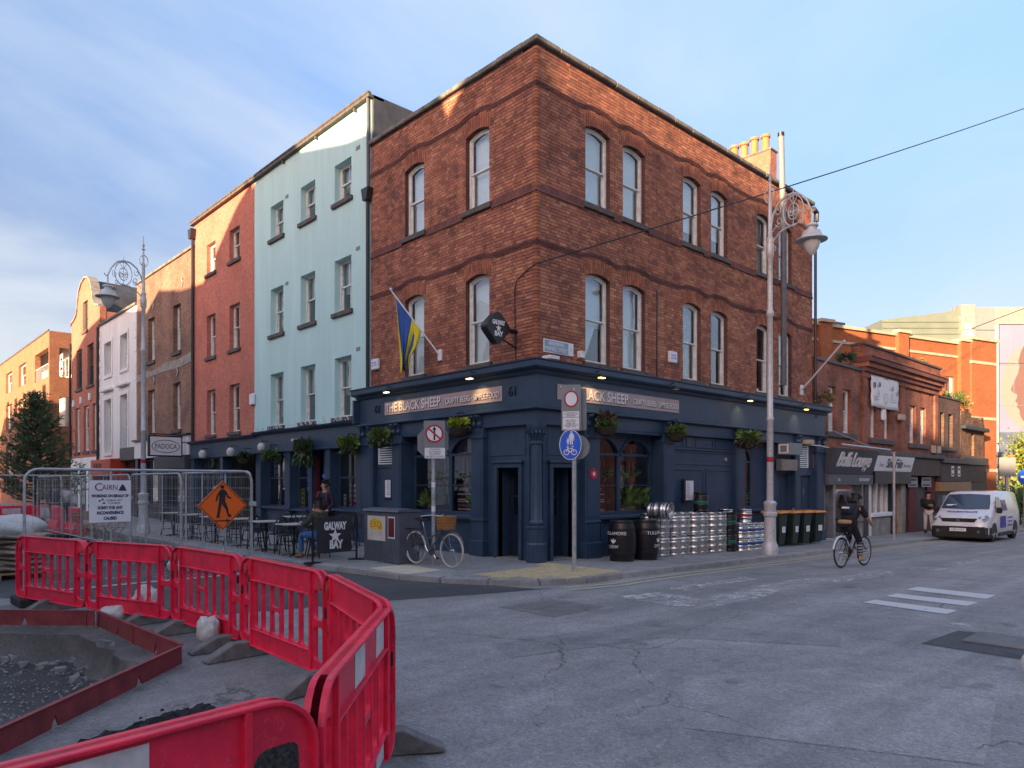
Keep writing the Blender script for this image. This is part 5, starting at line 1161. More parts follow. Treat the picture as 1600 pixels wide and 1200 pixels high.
def shutter(parent, a, b, z0, z1, mat='grey_shop'):
    mb = MB(FR); k = z0
    while k < z1: mb.box(a, b, -0.2, -0.12 + 0.02 * 0, k, k + 0.07); mb.box(a, b, -0.2, -0.14, k + 0.07, k + 0.09); k += 0.09
    return stuff(mb.build('roller_shutter', mat, parent))
shutter(SBk, 22.35, 22.95, -0.8, 1.4); shutter(SBk, 24.0, 25.3, 0.2, 1.6)
MB(FR).box(22.95, 24.0, -0.25, -0.05, -0.95, 2.0).build('red_panel', 'dull_red', SBk); MB(FR).box(25.3, 26.4, -0.25, -0.05, -0.95, 2.0).build('red_panel', 'dull_red', SBk); MB(FR).box(24.0, 25.3, -0.25, -0.1, -0.95, 0.2).build('stall_riser', 'brown_wood', SBk)
for a, b in ((22.6, 23.8), (24.3, 25.6)): poster(SBk, FR, a, b, 1.5, 1.95, 0.02, 'poster_grey', 2, 'graffiti_panel')
for s in (25.6, 26.3): MB(FR).box(s, s + 0.4, 0, 0.12, 3.05, 3.4).build('alarm_box', 'cream_stone', SBk, bevel=0.02)
MB(FR).box(21.15, 21.8, 0.07, 0.2, 4.3, 4.55).build('meter_box', 'cream_stone', SBk, bevel=0.02); MB(FR).box(19.5, 19.85, 0.0, 0.1, 4.2, 4.7).build('vent_box', 'sign_white', SBk, bevel=0.02)
SC_ = low_house('grey_brick_shop', 'grey patched brick shop with two tall windows and dark shopfront', 26.47, 30.1, 5.75, [(26.95, 27.52, 3.42, 5.03), (28.2, 28.88, 3.42, 5.03)], 'soot_brick', fm='teal_paint', blind=None)
MB(FR).box(26.45, 30.12, -0.33, 0.05, 5.75, 5.82).build('parapet_cap', 'sill_stone', SC_); MB(FR).box(26.8, 29.1, -0.12, 0.08, 3.22, 3.4).build('sill', 'sill_stone', SC_, bevel=0.01)
MB(FR).box(26.5, 30.6, -0.3, 0.3, 2.62, 2.86).build('cornice', 'grey_shop', SC_, bevel=0.01); MB(FR).box(26.5, 30.1, -0.3, 0.18, 1.75, 2.6).build('fascia', 'brown_wood', SC_); MB(FR).box(26.5, 31.0, -0.3, 0.25, 1.3, 1.73).build('signboard', 'wood', SC_)
for s in (28.0, 29.0): poster(SC_, FR, s, s + 0.4, 2.0, 2.5, 0.186, 'sign_white', 2, 'notice')
MB(FR).box(26.5, 30.1, -0.3, 0.02, -1.0, 1.3).build('shop_boarding', 'grey_shop', SC_); poster(SC_, FR, 27.2, 29.8, -0.4, 1.1, 0.03, 'poster_grey', 5, 'torn_posters')
SD = low_house('ruined_brick_shop', 'small ruined brown brick shop front with plants on its broken top', 30.14, 34.3, 5.05, [(31.95, 32.5, 3.1, 4.24)], 'old_brick', blind=None, fm='sill_stone')
for k in range(9):
    a = 30.2 + k * 0.45; MB(FR).box(a, a + 0.44, -0.3, 0.0, 5.05, 5.05 + random.uniform(0.05, 0.5) * (1 if k < 6 else 0.3)).build('broken_parapet', 'old_brick', SD)
MB(FR).box(30.14, 34.4, -0.3, 0.25, 4.4, 4.6).build('ledge', 'navy_dark', SD, bevel=0.02); MB(FR).box(30.14, 34.4, -0.3, 0.2, 2.6, 3.0).build('cornice', 'grey_shop', SD, bevel=0.02)
MB(FR).box(30.14, 34.3, -0.3, 0.1, 1.7, 2.6).build('fascia', 'brown_wood', SD); MB(FR).box(30.14, 34.3, -0.3, 0.15, 1.2, 1.68).build('signboard', 'grey_shop', SD); MB(FR).box(30.14, 34.3, -0.3, 0.0, -1.1, 1.2).build('red_boarding', 'dull_red', SD)

# ------------------------------------------------------------------ large buildings beyond
ANG = -R(16.8); OX, OY = 37.0, 0.3
FO = FRD(OX - 26 * math.cos(ANG), OY - 26 * math.sin(ANG), ANG)
ORG = thing('orange_brick_block', 'long sunlit orange brick block with pale stone bands behind the low shops', 'building', (30, 6, g(30)))
ws_ = [(s, s + 0.75, z, z + 1.9) for s in (12.6, 16.0, 20.2, 21.9) for z in (5.6, 2.4)] + [(s, s + 0.75, 5.6, 7.5) for s in (3, 6, 9)]
wall(ORG, FO, 0, 23.6, -1.2, 9.3, [rect(*w) for w in ws_], 'orange_brick', 0.4)
for w in ws_:
    o = sash(ORG, FO, *w, rec=0.12, fm='bright_white', blind=None, glass='glass', sill=None, fw_=0.09)
    mb = MB(FO); a, b = w[0] - 0.1, w[1] + 0.1
    for k in range(7): mb.box(a + k * (b - a) / 6.2, a + 0.025 + k * (b - a) / 6.2, 0.14, 0.16, w[2], w[2] + 0.85)
    mb.box(a, b, 0.12, 0.18, w[2] + 0.85, w[2] + 0.9); mb.box(a, b, 0, 0.18, w[2] - 0.06, w[2]); stuff(mb.build('window_guard', 'lamp_grey', o))
for s in (0.4, 6.8, 12.0, 17.7, 22.9):
    MB(FO).box(s, s + 0.8, -0.1, 0.22, -1.2, 9.45).build('brick_pier', 'orange_brick', ORG); MB(FO).box(s - 0.08, s + 0.88, -0.1, 0.32, 9.45, 9.6).build('pier_cap', 'cream_stone', ORG)
for s0, s1 in ((1.2, 6.8), (7.6, 12.0), (12.8, 17.7), (18.5, 22.9)):
    MB(FO).box(s0, s1, -0.1, 0.12, 9.3, 9.45).build('stone_cap', 'cream_stone', ORG); MB(FO).box(s0, s1, -0.1, 0.06, 8.55, 8.68).build('stone_band', 'cream_stone', ORG); MB(FO).box(s0, s1, -0.1, 0.05, 5.35, 5.52).build('stone_band', 'cream_stone', ORG)
MB(FO).box(0, 17, -3.2, -2.9, 9.0, 10.3).build('setback_wall', 'cream_stone', ORG); MB(FO).box(-0.2, 17.2, -3.6, -2.6, 10.3, 10.45).build('setback_roof', 'lead', ORG)
MB(FO).box(0, 23.6, -9, -0.4, 8.8, 9.0).build('roof', 'lead', ORG)
TW = MB(FO).box(23.7, 26.0, -4.5, 0.3, 1.2, 9.6).build('corner_tower', 'orange_brick', ORG)
MB(FO).box(23.7, 26.0, -4.5, 0.3, -1.5, 1.2).build('tower_base', 'cream_stone', TW); MB(FO).box(23.6, 26.1, -4.6, 0.42, 9.6, 9.75).build('tower_cap', 'cream_stone', TW)
for z in (8.3, 5.2, 2.3, -0.1 + 0.0): MB(FO).box(23.66, 26.04, -4.5, 0.34, z, z + 0.16).build('stone_band', 'cream_stone', TW)
CLAD = thing('green_clad_hall', 'pale green metal clad hall with graffiti rising behind the orange block', 'building', (56, 9, -1.2))
FC = FRD(50.5, 13.8, -R(43.2))
MB(FC).prism([[(3.0, -1.2), (9.4, -1.2), (9.4, 16.1), (3.0, 15.3)]], -8, 0).build('hall_wall', 'green_clad', CLAD); MB(FC).box(-6, 3.0, -8, -0.5, -1.2, 13.6).build('flat_roof_wing', 'green_clad', CLAD)
for k in range(20): MB(FC).box(3.02, 9.38, 0.0, 0.09, 5.6 + k * 0.5, 5.66 + k * 0.5).build('cladding_rib', 'green_clad', CLAD)
MB(FC).box(9.4, 10.6, -1, 0.35, -1.2, 16.5).build('stair_tower', 'grey_render', CLAD); MB(FC).box(10.61, 12.4, -6, 0.1, -1.2, 16.3).build('grey_tower', 'sign_grey', CLAD)
M('graffiti_pink', (0.42, 0.24, 0.38), 0.6)
for k in range(7): MB(FC).lathe([(random.uniform(0.35, 0.7), 0.1), (0.3, 0.12)], (0, 0, 0), 14, axis='y').build('graffiti_blob', 'graffiti_pink', CLAD)
for k, o in enumerate([c for c in bpy.data.objects if c.name.startswith('graffiti_blob')]):
    for v in o.data.vertices: p = v.co.copy(); v.co = Vector(FC(6.6 + k * 0.3 + p.x * 0.8, p.y, 13.9 + p.z * 0.8 + 0.25 * math.sin(k * 2.1)))
text('graffiti_letters', 'BL\nOB', 0.6, 'bright_white', CLAD, FC, 10.0, 14.4, 0.37, bold=0.02)
mb = MB(FC)
for k in range(26): mb.box(-6 + k * 0.35, -5.96 + k * 0.35, -3, -2.95, 13.6, 15.2)
mb.box(-6, 3, -3, -2.95, 15.15, 15.2); stuff(mb.build('roof_screen', 'lamp_grey', CLAD))
MUR = thing('mural_building', 'tall grey building with a huge poster of a face in profile', 'building', (72, 4, -1.2))
FM = FRD(68.3, 7.8, -R(44))
MB(FM).box(-1.5, 13.5, -9, 0, -1.2, 17.8).build('tower_wall', 'green_clad', MUR); MB(FM).box(-1.7, 13.7, -9.2, 0.3, 16.6, 18.2).build('roof_band', 'grey_render', MUR)
MB(FM).box(-1.2, 0.5, 0, 0.12, 4, 16.5).build('glazed_strip', 'sign_grey', MUR); MB(FM).box(0.55, 0.75, 0, 0.25, -1.2, 16.59).build('white_fin', 'bright_white', MUR); MB(FM).box(-1.45, -1.1, 0, 0.25, 4, 16.59).build('white_fin', 'bright_white', MUR)
FMs = lambda s, d, z: FM(s - 2.7, d, z - 0.95)
MP = MB(FMs).box(3.6, 13.4, 0.1, 0.2, 2.5, 17.5).build('poster_sheet', 'lead', MUR)
M('poster_sky', (0.17, 0.20, 0.31), 0.7, var=0.06, scale=0.3); M('poster_sun', (0.22, 0.21, 0.20), 0.7, var=0.04); M('face_skin', (0.14, 0.08, 0.075), 0.7, var=0.06, scale=0.6); M('face_shade', (0.13, 0.085, 0.10), 0.7); M('poster_sea', (0.10, 0.13, 0.20), 0.7, var=0.3, scale=0.8); M('poster_dark', (0.10, 0.06, 0.08), 0.7, var=0.4, scale=1); M('poster_fire', (0.5, 0.16, 0.06), 0.7, var=0.5, scale=2)
MB(FMs).box(3.6, 13.4, 0.2, 0.205, 2.5, 17.5).build('poster_sky', 'poster_sky', MP)
MB(FMs).prism([[(6.35 + 2.6 * math.cos(w * math.pi / 16), 11.6 + 4.0 * math.sin(w * math.pi / 16)) for w in range(32)]], 0.205, 0.21).build('poster_moon', 'poster_sun', MP)
FACE = [(7.2, 17.2), (6.2, 16.2), (5.6, 15.0), (5.35, 14.1), (5.45, 13.5), (5.3, 12.9), (4.75, 11.7), (4.65, 11.35), (4.85, 11.1), (5.25, 10.95), (5.2, 10.6), (5.05, 10.3), (5.3, 10.05), (5.2, 9.75), (5.45, 9.5), (5.5, 9.0), (5.75, 8.5), (6.2, 8.3), (7.0, 8.5), (7.6, 8.0), (9.5, 7.2), (13.3, 7.4), (13.3, 17.4)]
MB(FMs).prism([FACE], 0.21, 0.215).build('poster_face', 'face_skin', MP)
MB(FMs).prism([[(6.5, 17.3), (5.9, 16.0), (6.6, 15.6), (7.6, 16.2), (8.3, 15), (9.2, 13), (9.6, 10), (11, 8), (13.3, 8), (13.3, 17.3)]], 0.215, 0.218).build('poster_hair', 'face_shade', MP)
for L in ([(5.6, 13.75), (6.5, 14.0), (7.4, 13.7), (6.6, 13.78)], [(5.9, 13.0), (6.4, 13.3), (7.0, 13.0), (6.5, 12.8)], [(5.15, 10.3), (5.9, 10.3), (6.1, 10.15), (5.8, 10.05)], [(4.95, 11.2), (5.3, 11.3), (5.4, 11.1), (5.1, 11.0)]): MB(FMs).prism([L], 0.216, 0.219).build('poster_feature', 'face_shade', MP)
MB(FMs).box(3.6, 13.4, 0.22, 0.224, 5.0, 7.4).build('poster_sea', 'poster_sea', MP); MB(FMs).box(3.6, 13.4, 0.22, 0.226, 2.5, 5.0).build('poster_flames', 'poster_dark', MP)
MB(FMs).prism([[(5 + 1.6 * math.cos(w * 0.45) * random.uniform(0.6, 1), 4.6 + 0.9 * math.sin(w * 0.45) * random.uniform(0.6, 1)) for w in range(14)]], 0.226, 0.23).build('poster_fire', 'poster_fire', MP)
mb = MB(FMs)
for s in (4.9, 7.7, 10.5): mb.box(s, s + 0.04, 0.22, 0.24, 2.5, 17.5)
for z in (6.2, 9.9, 13.7): mb.box(3.6, 13.4, 0.22, 0.24, z, z + 0.04)
stuff(mb.build('poster_seams', 'poster_sky', MP))

# ------------------------------------------------------------------ unseen buildings: stepped rows added to shade the street, others show in the glass
def back_block(label, x0, x1, y0, y1, H, mat, front, chim=0):
    T_ = thing('terrace_block', label, 'building', ((x0 + x1) / 2, (y0 + y1) / 2, RZ), group='blocks across the street')
    MB().box(x0, x1, y0, y1, RZ - 0.2, H).build('wall', mat, T_); MB().box(x0 - 0.1, x1 + 0.1, y0 - 0.1, y1 + 0.1, H, H + 0.15).build('coping', 'coping', T_)
    F, L = (FRD(x1, y0, R(90)), y1 - y0) if front == '+x' else (FRD(x1, y1, R(180)), x1 - x0)
    n = int(L / 3.2)
    for k in range(n):
        for z in [3.9 + 3.3 * i for i in range(int((H - 4.5) / 3.3))]:
            s = (k + 0.5) * L / n; w = MB(F).box(s - 0.6, s + 0.6, 0, 0.06, z, z + 2.0).build('window', 'white_paint', T_); MB(F).box(s - 0.5, s + 0.5, 0.06, 0.064, z + 0.1, z + 1.9).build('pane', 'slate', w)
    for k in range(chim):
        c_ = (y0 + (y1 - y0) * (k + 0.5) / chim); MB().box(x1 - 3, x1 - 2.2, c_ - 0.9, c_ + 0.9, H, H + 1.8).build('chimney_stack', mat, T_)
    return T_
def profile_block(label, x0, x1, top, mat):
    """an unseen added row whose roof line is shaped to cast shadows: top is a list of (y, height)"""
    T_ = thing('terrace_block', label, 'building', ((x0 + x1) / 2, (top[0][0] + top[-1][0]) / 2, RZ), group='blocks across the street')
    L = [(top[-1][0], RZ - 0.2), (top[0][0], RZ - 0.2)] + top
    MB().prism([L], x0, x1, m=lambda a, d, c: (d, a, c)).build('wall', mat, T_)  # pale materials on these added rows bounce light into the street
    F = FRD(x1, top[0][0], R(90)); L_ = top[-1][0] - top[0][0]; n = max(1, int(L_ / 3.2))
    for k in range(n):
        for z in (3.9, 7.2, 10.2):
            s = (k + 0.5) * L_ / n; w = MB(F).box(s - 0.6, s + 0.6, 0, 0.06, z, z + 2.0).build('window', 'white_paint', T_); MB(F).box(s - 0.5, s + 0.5, 0.06, 0.064, z + 0.1, z + 1.9).build('pane', 'slate', w)
    return T_
profile_block('unseen added block across the side street, roof notch shaped to let sun through', -34, -23, [(-5.0, 15.32), (-2.95, 15.32), (-2.6, 14.12), (-1.9, 13.92), (-1.5, 15.32), (1.3, 15.32)], 'white_render')  # added row; its notch leaves a sun patch on the pub wall
profile_block('unseen added block across the side street, sloping roof line shaped for its shadow', -34, -23, [(1.32, 15.27), (3.0, 15.47), (5.9, 16.17), (6.2, 16.62), (9.1, 16.42), (9.25, 15.72), (9.5, 15.72), (9.7, 16.32)], 'white_render')
profile_block('unseen added gabled block across the side street, roof line shaped for its shadow', -34, -23, [(9.72, 16.32), (11.0, 15.82), (14.4, 13.62), (17.0, 13.82), (20.0, 14.42), (22, 13.62)], 'cream_stone')
profile_block('unseen added low block across the side street, shaped for its shadow', -34, -23, [(22.02, 13.82), (29, 15.02), (33, 14.62), (38, 12.92)], 'white_render')
profile_block('last unseen added block across the side street, placed for its shadow', -34, -23, [(38.02, 10.92), (60, 10.92)], 'cream_stone')
profile_block('large stepped block added unseen behind the viewer to shade the main street', -56, -42, [(-40, 14.8), (-14.0, 14.8), (-13.7, 19.4), (-11.7, 19.2), (-8.9, 17.1), (-1.5, 17.1)], 'cream_stone')  # added; roof steps follow the wanted shadow edge along the main street
back_block('pale brick block facing the pub behind the viewer', -26, 2, -34, -23, 7.5, 'far_orange_brick', '+y', 0)
back_block('cream block facing the pub across the main street', 2.02, 22, -30, -19.0, 7.5, 'cream_stone', '+y', 0)
back_block('red brick block facing the low shops across the main street', 22.02, 60, -28, -16.0, 7.0, 'gable_brick', '+y', 0)
# ------------------------------------------------------------------ street lamps
def arc(cx, cz, r, a0, a1, n=14, y=0.0): return [(cx + r * math.cos(R(a0 + (a1 - a0) * k / n)), y, cz + r * math.sin(R(a0 + (a1 - a0) * k / n))) for k in range(n + 1)]
def scroll(cx, cz, r0, r1, a0, turns, n=22): return [(cx + (r0 + (r1 - r0) * k / n) * math.cos(R(a0 + 360 * turns * k / n)), 0, cz + (r0 + (r1 - r0) * k / n) * math.sin(R(a0 + 360 * turns * k / n))) for k in range(n + 1)]
def street_lamp(label, loc, rz):
    T_ = thing('street_lamp', label, 'street lamp', (0, 0, 0), 0, 'ornate street lamps')
    MB().lathe([(0.20, -0.1), (0.20, 0.22), (0.165, 0.28), (0.15, 0.36), (0.145, 0.95), (0.175, 0.98), (0.18, 1.05), (0.15, 1.08), (0.145, 1.22), (0.165, 1.26), (0.165, 1.32), (0.12, 1.36)], n=20).build('base', 'lamp_grey', T_, smooth=True)
    MB().lathe([(0.085, 1.34), (0.08, 3.4), (0.095, 3.42), (0.095, 3.47), (0.076, 3.5), (0.07, 6.05), (0.092, 6.08), (0.092, 6.2), (0.066, 6.24), (0.062, 7.55), (0.095, 7.6), (0.1, 7.85), (0.075, 7.95), (0.09, 8.05), (0.055, 8.1), (0.05, 9.0), (0.06, 9.05), (0.03, 9.1), (0.028, 9.5), (0.06, 9.53), (0.02, 9.58), (0.045, 9.68), (0.015, 9.74), (0.012, 9.98)], n=16).build('pole', 'lamp_grey', T_, smooth=True)
    a = MB()
    main = [(0.05, 0, 8.35), (0.12, 0, 8.62), (0.3, 0, 8.85), (0.58, 0, 9.0), (0.88, 0, 9.03), (1.18, 0, 8.95), (1.42, 0, 8.74), (1.56, 0, 8.5)]
    a.tube(main, 0.03, 8); a.tube([(1.56, 0, 8.5), (1.62, 0, 8.44), (1.70, 0, 8.46), (1.73, 0, 8.52)], 0.02, 6)
    a.tube([(0.05, 0, 7.88), (0.18, 0, 8.0), (0.4, 0, 8.15), (0.7, 0, 8.22), (1.0, 0, 8.25)], 0.024, 8)
    ar_ = a.build('arm', 'lamp_grey', T_, smooth=True)
    a = MB(); a.tube(arc(0.9, 8.6, 0.38, 0, 360, 28)[:-1], 0.02, 6, closed=True); a.tube(arc(0.9, 8.58, 0.2, 0, 360, 20)[:-1], 0.016, 6, closed=True); a.tube(arc(-0.02, 9.15, 0.19, 0, 360, 20)[:-1], 0.018, 6, closed=True)
    a.build('rings', 'lamp_grey', ar_, smooth=True)
    a = MB()
    for s in (scroll(0.35, 8.42, 0.15, 0.03, 200, 1.3), scroll(0.3, 8.7, 0.02, 0.13, 0, 1.1), scroll(0.18, 7.78, 0.1, 0.02, 100, 1.2), scroll(1.28, 8.55, 0.12, 0.02, 60, -1.2), scroll(0.82, 8.55, 0.1, 0.015, 90, 1.4), scroll(0.98, 8.55, 0.1, 0.015, 90, -1.4), scroll(1.2, 8.3, 0.08, 0.02, 180, 1.2)): a.tube(s, 0.013, 5)
    a.tube([(0.9, 0, 9.03), (0.9, 0, 8.2)], 0.014, 5); a.tube([(0.9, 0, 8.75), (0.78, 0, 8.9), (0.75, 0, 9.0)], 0.012, 5); a.tube([(0.9, 0, 8.75), (1.02, 0, 8.9), (1.05, 0, 9.0)], 0.012, 5); a.tube([(0.9, 0, 9.0), (0.9, 0, 9.2)], [0.02, 0.006], 5)
    a.tube([(0.72, 0, 8.6), (1.08, 0, 8.6)], 0.012, 5); a.tube([(0.1, 0, 8.2), (0.3, 0, 8.35), (0.52, 0, 8.4)], 0.014, 5)
    stuff(a.build('scrollwork', 'lamp_grey', ar_, smooth=True))
    L_ = MB().tube([(1.58, 0, 8.5), (1.58, 0, 8.12)], 0.022, 8).build('hanger', 'lamp_grey', T_)
    MB().lathe([(0.05, 8.14), (0.15, 8.12), (0.16, 8.08), (0.11, 8.05), (0.11, 8.0), (0.2, 7.96), (0.24, 7.86), (0.26, 7.82), (0.37, 7.76), (0.37, 7.74), (0.22, 7.74)], (1.58, 0, 0), 24).build('hood', 'lamp_grey', L_, smooth=True)
    MB().lathe([(0.2, 7.74), (0.205, 7.68), (0.17, 7.56), (0.1, 7.44), (0.02, 7.37)], (1.58, 0, 0), 20).build('lamp_glass', 'lamp_glass', L_, smooth=True)
    for o in kids(T_) + [q for k in kids(T_) for q in kids(k)]:
        if o.name.split('.')[0] in ('arm', 'rings', 'scrollwork'):
            for v in o.data.vertices: v.co.x *= 0.68
        elif o.name.split('.')[0] in ('hanger', 'hood', 'lamp_glass'):
            for v in o.data.vertices: v.co.x -= 1.58 * 0.32
    T_.location = loc; T_.rotation_euler = (0, 0, rz); return T_
s1_ = street_lamp('tall ornate grey street lamp on the pavement before the pub, with kegs behind', (6.41, -2.02, g(6.41)), -R(90))
MB().box(0, 0, 0, 0, 0, 0) if False else None
st_ = MB(); st_.lathe([(0.083, 2.35), (0.083, 2.48)], n=16); o = st_.build('sticker', 'sign_red', None); o.parent = s1_
copy_tree(s1_, (-3.44, 15.2, 0), R(180), 'tall ornate grey street lamp on the left, behind the wire fence and white notice')

# ------------------------------------------------------------------ traffic signs
def signframe(loc, ang):
    f_ = FRD(loc[0], loc[1], ang); return lambda s, d, z: (lambda p: (p[0], p[1], p[2] + loc[2]))(f_(s, d, z))
def disc(cx, cz, r, n=32): return [(cx + r * math.cos(2 * math.pi * k / n), cz + r * math.sin(2 * math.pi * k / n)) for k in range(n)]
AC = -R(43.17)     # facing along the line of sight towards the viewer
def rrect(a, b, z0, z1, r=0.03):
    o = []
    for cx, cz, t0 in ((b - r, z1 - r, 0), (a + r, z1 - r, 90), (a + r, z0 + r, 180), (b - r, z0 + r, 270)): o += [(cx + r * math.cos(R(t0 + k * 30)), cz + r * math.sin(R(t0 + k * 30))) for k in range(4)]
    return o
S1 = thing('traffic_sign', 'grey no straight ahead road sign with white plate, on a pole by the parked bicycle', 'road sign', (-1.91, 1.11, 0))
MB().tube([(-1.91, 1.11, -0.05), (-1.91, 1.11, 2.95)], 0.04, 12).build('pole', 'galv', S1, smooth=True)
F1 = signframe((-1.91, 1.11, 0), AC + R(6))
b_ = MB(F1).prism([rrect(-0.2, 0.24, 2.43, 2.98)], 0.05, 0.075).build('backing_board', 'sign_grey', S1)
MB(F1).prism([disc(0.02, 2.71, 0.19), disc(0.02, 2.71, 0.15)], 0.075, 0.079).build('red_ring', 'sign_red', b_); MB(F1).prism([disc(0.02, 2.71, 0.151)], 0.075, 0.077).build('white_disc', 'sign_white', b_)
MB(F1).prism([[(0.002, 2.58), (0.038, 2.58), (0.038, 2.79), (0.065, 2.79), (0.02, 2.86), (-0.025, 2.79), (0.002, 2.79)]], 0.078, 0.081).build('arrow', 'sign_black', b_)
MB(F1).prism([[(-0.11, 2.80), (-0.09, 2.83), (0.15, 2.62), (0.13, 2.59)]], 0.081, 0.084).build('red_bar', 'sign_red', b_)
p_ = MB(F1).prism([rrect(-0.18, 0.24, 2.2, 2.42, 0.015)], 0.05, 0.075).build('plate', 'sign_white', S1)
text('plate_lettering', 'Ach amháin\nDul Rothaithe\nNO ENTRY\nEXCEPT CYCLISTS', 0.052, 'sign_black', p_, F1, 0.03, 2.31, 0.076, ext=0.002, width=0.36)
F1b = signframe((-1.91, 1.11, 0), AC + R(6))
MB(F1b).prism([[(-0.33 + 0.0, 2.37), (-0.33, 2.68), (-0.17, 2.86), (0.19, 2.86), (0.31, 2.72), (0.31, 2.4), (0.17, 2.25), (-0.2, 2.25)]], -0.08, -0.06).build('octagonal_back', 'sign_grey', S1)
for z, m_ in ((1.6, 'sign_white'), (1.35, 'poster_grey'), (1.1, 'sign_white'), (0.85, 'poster_grey')): MB().tube([(-1.91, 1.11, z), (-1.91, 1.11, z + 0.11)], 0.042, 12).build('sticker', m_, S1, smooth=True)
S2 = thing('traffic_sign', 'pole with white prohibition disc, plates and blue pedestrian and cycle sign at the corner', 'road sign', (-0.66, -1.68, 0))
MB().tube([(-0.66, -1.68, -0.05), (-0.70, -1.71, 3.5)], 0.042, 12).build('pole', 'galv', S2, smooth=True); MB().lathe([(0.07, 0.0), (0.07, 0.03), (0.05, 0.04)], (-0.66, -1.68, 0), 12).build('foot', 'galv', S2)
F2 = signframe((-0.67, -1.69, 0), AC - R(8))
b_ = MB(F2).prism([rrect(-0.24, 0.13, 2.68, 3.56)], 0.05, 0.075).build('backing_board', 'sign_grey', S2)
ell = lambda r, q=1.3: [(-0.055 + r * math.cos(2 * math.pi * k / 32), 3.29 + r * q * math.sin(2 * math.pi * k / 32)) for k in range(32)]
MB(F2).prism([ell(0.135, 1.2), ell(0.108, 1.2)], 0.075, 0.079).build('red_ring', 'sign_red', b_); MB(F2).prism([ell(0.109, 1.2)], 0.075, 0.077).build('white_disc', 'sign_white', b_)
for z0, z1, s_ in ((2.945, 3.055, 'Teorainn\nPARKING\nZONE'), (2.71, 2.935, 'Luan - Satharn\nMON - SAT\nExcept taxis\nLOADING ONLY\n07.00 - 19.00')):
    p_ = MB(F2).prism([rrect(-0.215, 0.095, z0, z1, 0.01)], 0.075, 0.08).build('plate', 'sign_white', S2); text('plate_lettering', s_, 0.032, 'sign_black', p_, F2, -0.06, (z0 + z1) / 2, 0.081, ext=0.002, width=0.26)
bl = MB(F2).prism([[(-0.07 + 0.205 * math.cos(2 * math.pi * k / 40), 2.42 + 0.285 * math.sin(2 * math.pi * k / 40)) for k in range(40)]], 0.05, 0.075).build('blue_disc', 'sign_blue', S2)
MB(F2).prism([[(-0.07 + 0.21 * math.cos(2 * math.pi * k / 40), 2.42 + 0.29 * math.sin(2 * math.pi * k / 40)) for k in range(40)], [(-0.07 + 0.198 * math.cos(2 * math.pi * k / 40), 2.42 + 0.277 * math.sin(2 * math.pi * k / 40)) for k in range(40)]], 0.073, 0.079).build('white_rim', 'sign_white', bl)
def pict(parent, F, cx, z0, h, d, mat):
    L = [(-0.11, 0), (-0.04, 0), (-0.01, 0.42), (0.03, 0), (0.1, 0), (0.11, 0.5), (0.15, 0.52), (0.16, 0.3), (0.2, 0.3), (0.2, 0.62), (0.12, 0.82), (-0.11, 0.82), (-0.19, 0.62), (-0.19, 0.32), (-0.15, 0.32), (-0.13, 0.52), (-0.11, 0.5)]
    MB(F).prism([[(cx + x * h, z0 + z * h) for x, z in L]], d, d + 0.003).build('pictogram_figure', mat, parent); MB(F).prism([disc(cx, z0 + 0.92 * h, 0.075 * h, 14)], d, d + 0.003).build('pictogram_head', mat, parent)
pict(bl, F2, -0.05, 2.42, 0.26, 0.076, 'sign_white'); pict(bl, F2, -0.115, 2.42, 0.13, 0.076, 'sign_white')
for cx in (-0.145, 0.0): MB(F2).prism([disc(cx, 2.275, 0.055, 20), disc(cx, 2.275, 0.04, 20)], 0.076, 0.079).build('pictogram_wheel', 'sign_white', bl)
mb = MB()
for p, q in (((-0.145, 2.275), (-0.12, 2.36)), ((-0.12, 2.35), (-0.03, 2.35)), ((-0.12, 2.34), (-0.07, 2.27)), ((-0.07, 2.27), (-0.03, 2.36)), ((-0.03, 2.36), (0.0, 2.275)), ((-0.05, 2.38), (-0.01, 2.39)), ((-0.14, 2.385), (-0.1, 2.375)), ((-0.13, 2.38), (-0.12, 2.34))): mb.tube([F2(p[0], 0.079, p[1]), F2(q[0], 0.079, q[1])], 0.008, 4)
stuff(mb.build('pictogram_frame', 'sign_white', bl))
MB(F2).prism([rrect(-0.06, 0.23, 2.7, 3.5)], -0.08, -0.06).build('sign_back', 'sign_grey', S2); MB(F2).prism([disc(0.05, 2.38, 0.24)], -0.08, -0.06).build('disc_back', 'sign_grey', S2)
# far signs at the end of the street
for nm, loc, lab in (('far', (34.18, -1.07, g(36)), 'grey back of a square road sign on a pole before the yellow green tree'),):
    T_ = thing('traffic_sign', lab, 'road sign', loc); F_ = signframe(loc, AC - R(10))
    MB(F_).box(-0.06, 0.06, -0.06, 0.06, 0, 3.4).build('pole', 'galv', T_); MB(F_).prism([rrect(-0.4, 0.38, 2.75, 3.75)], 0.07, 0.1).build('sign_board', 'sign_grey', T_)
T_ = thing('traffic_sign', 'round blue road sign at the right edge of the picture', 'road sign', (36.07, -1.48, g(37))); F_ = signframe((36.07, -1.48, g(37)), AC)
MB(F_).box(-0.05, 0.05, -0.05, 0.05, 0, 3).build('pole', 'galv', T_); b_ = MB(F_).prism([disc(0, 2.75, 0.42)], 0.06, 0.09).build('blue_disc', 'sign_blue', T_); MB(F_).box(-0.28, 0.28, 0.09, 0.1, 2.69, 2.81).build('white_bar', 'sign_white', b_)
T_ = thing('sign_post', 'bare thin grey post standing on the pavement before the grey script shop', 'post', (16.3, -1.6, g(16.3))); MB().tube([(16.3, -1.6, g(16.3) - 0.05), (16.3, -1.6, 2.75)], 0.045, 8).build('pole', 'galv', T_, smooth=True); MB().box(16.24, 16.36, -1.66, -1.54, 2.75, 2.79).build('cap', 'galv', T_)

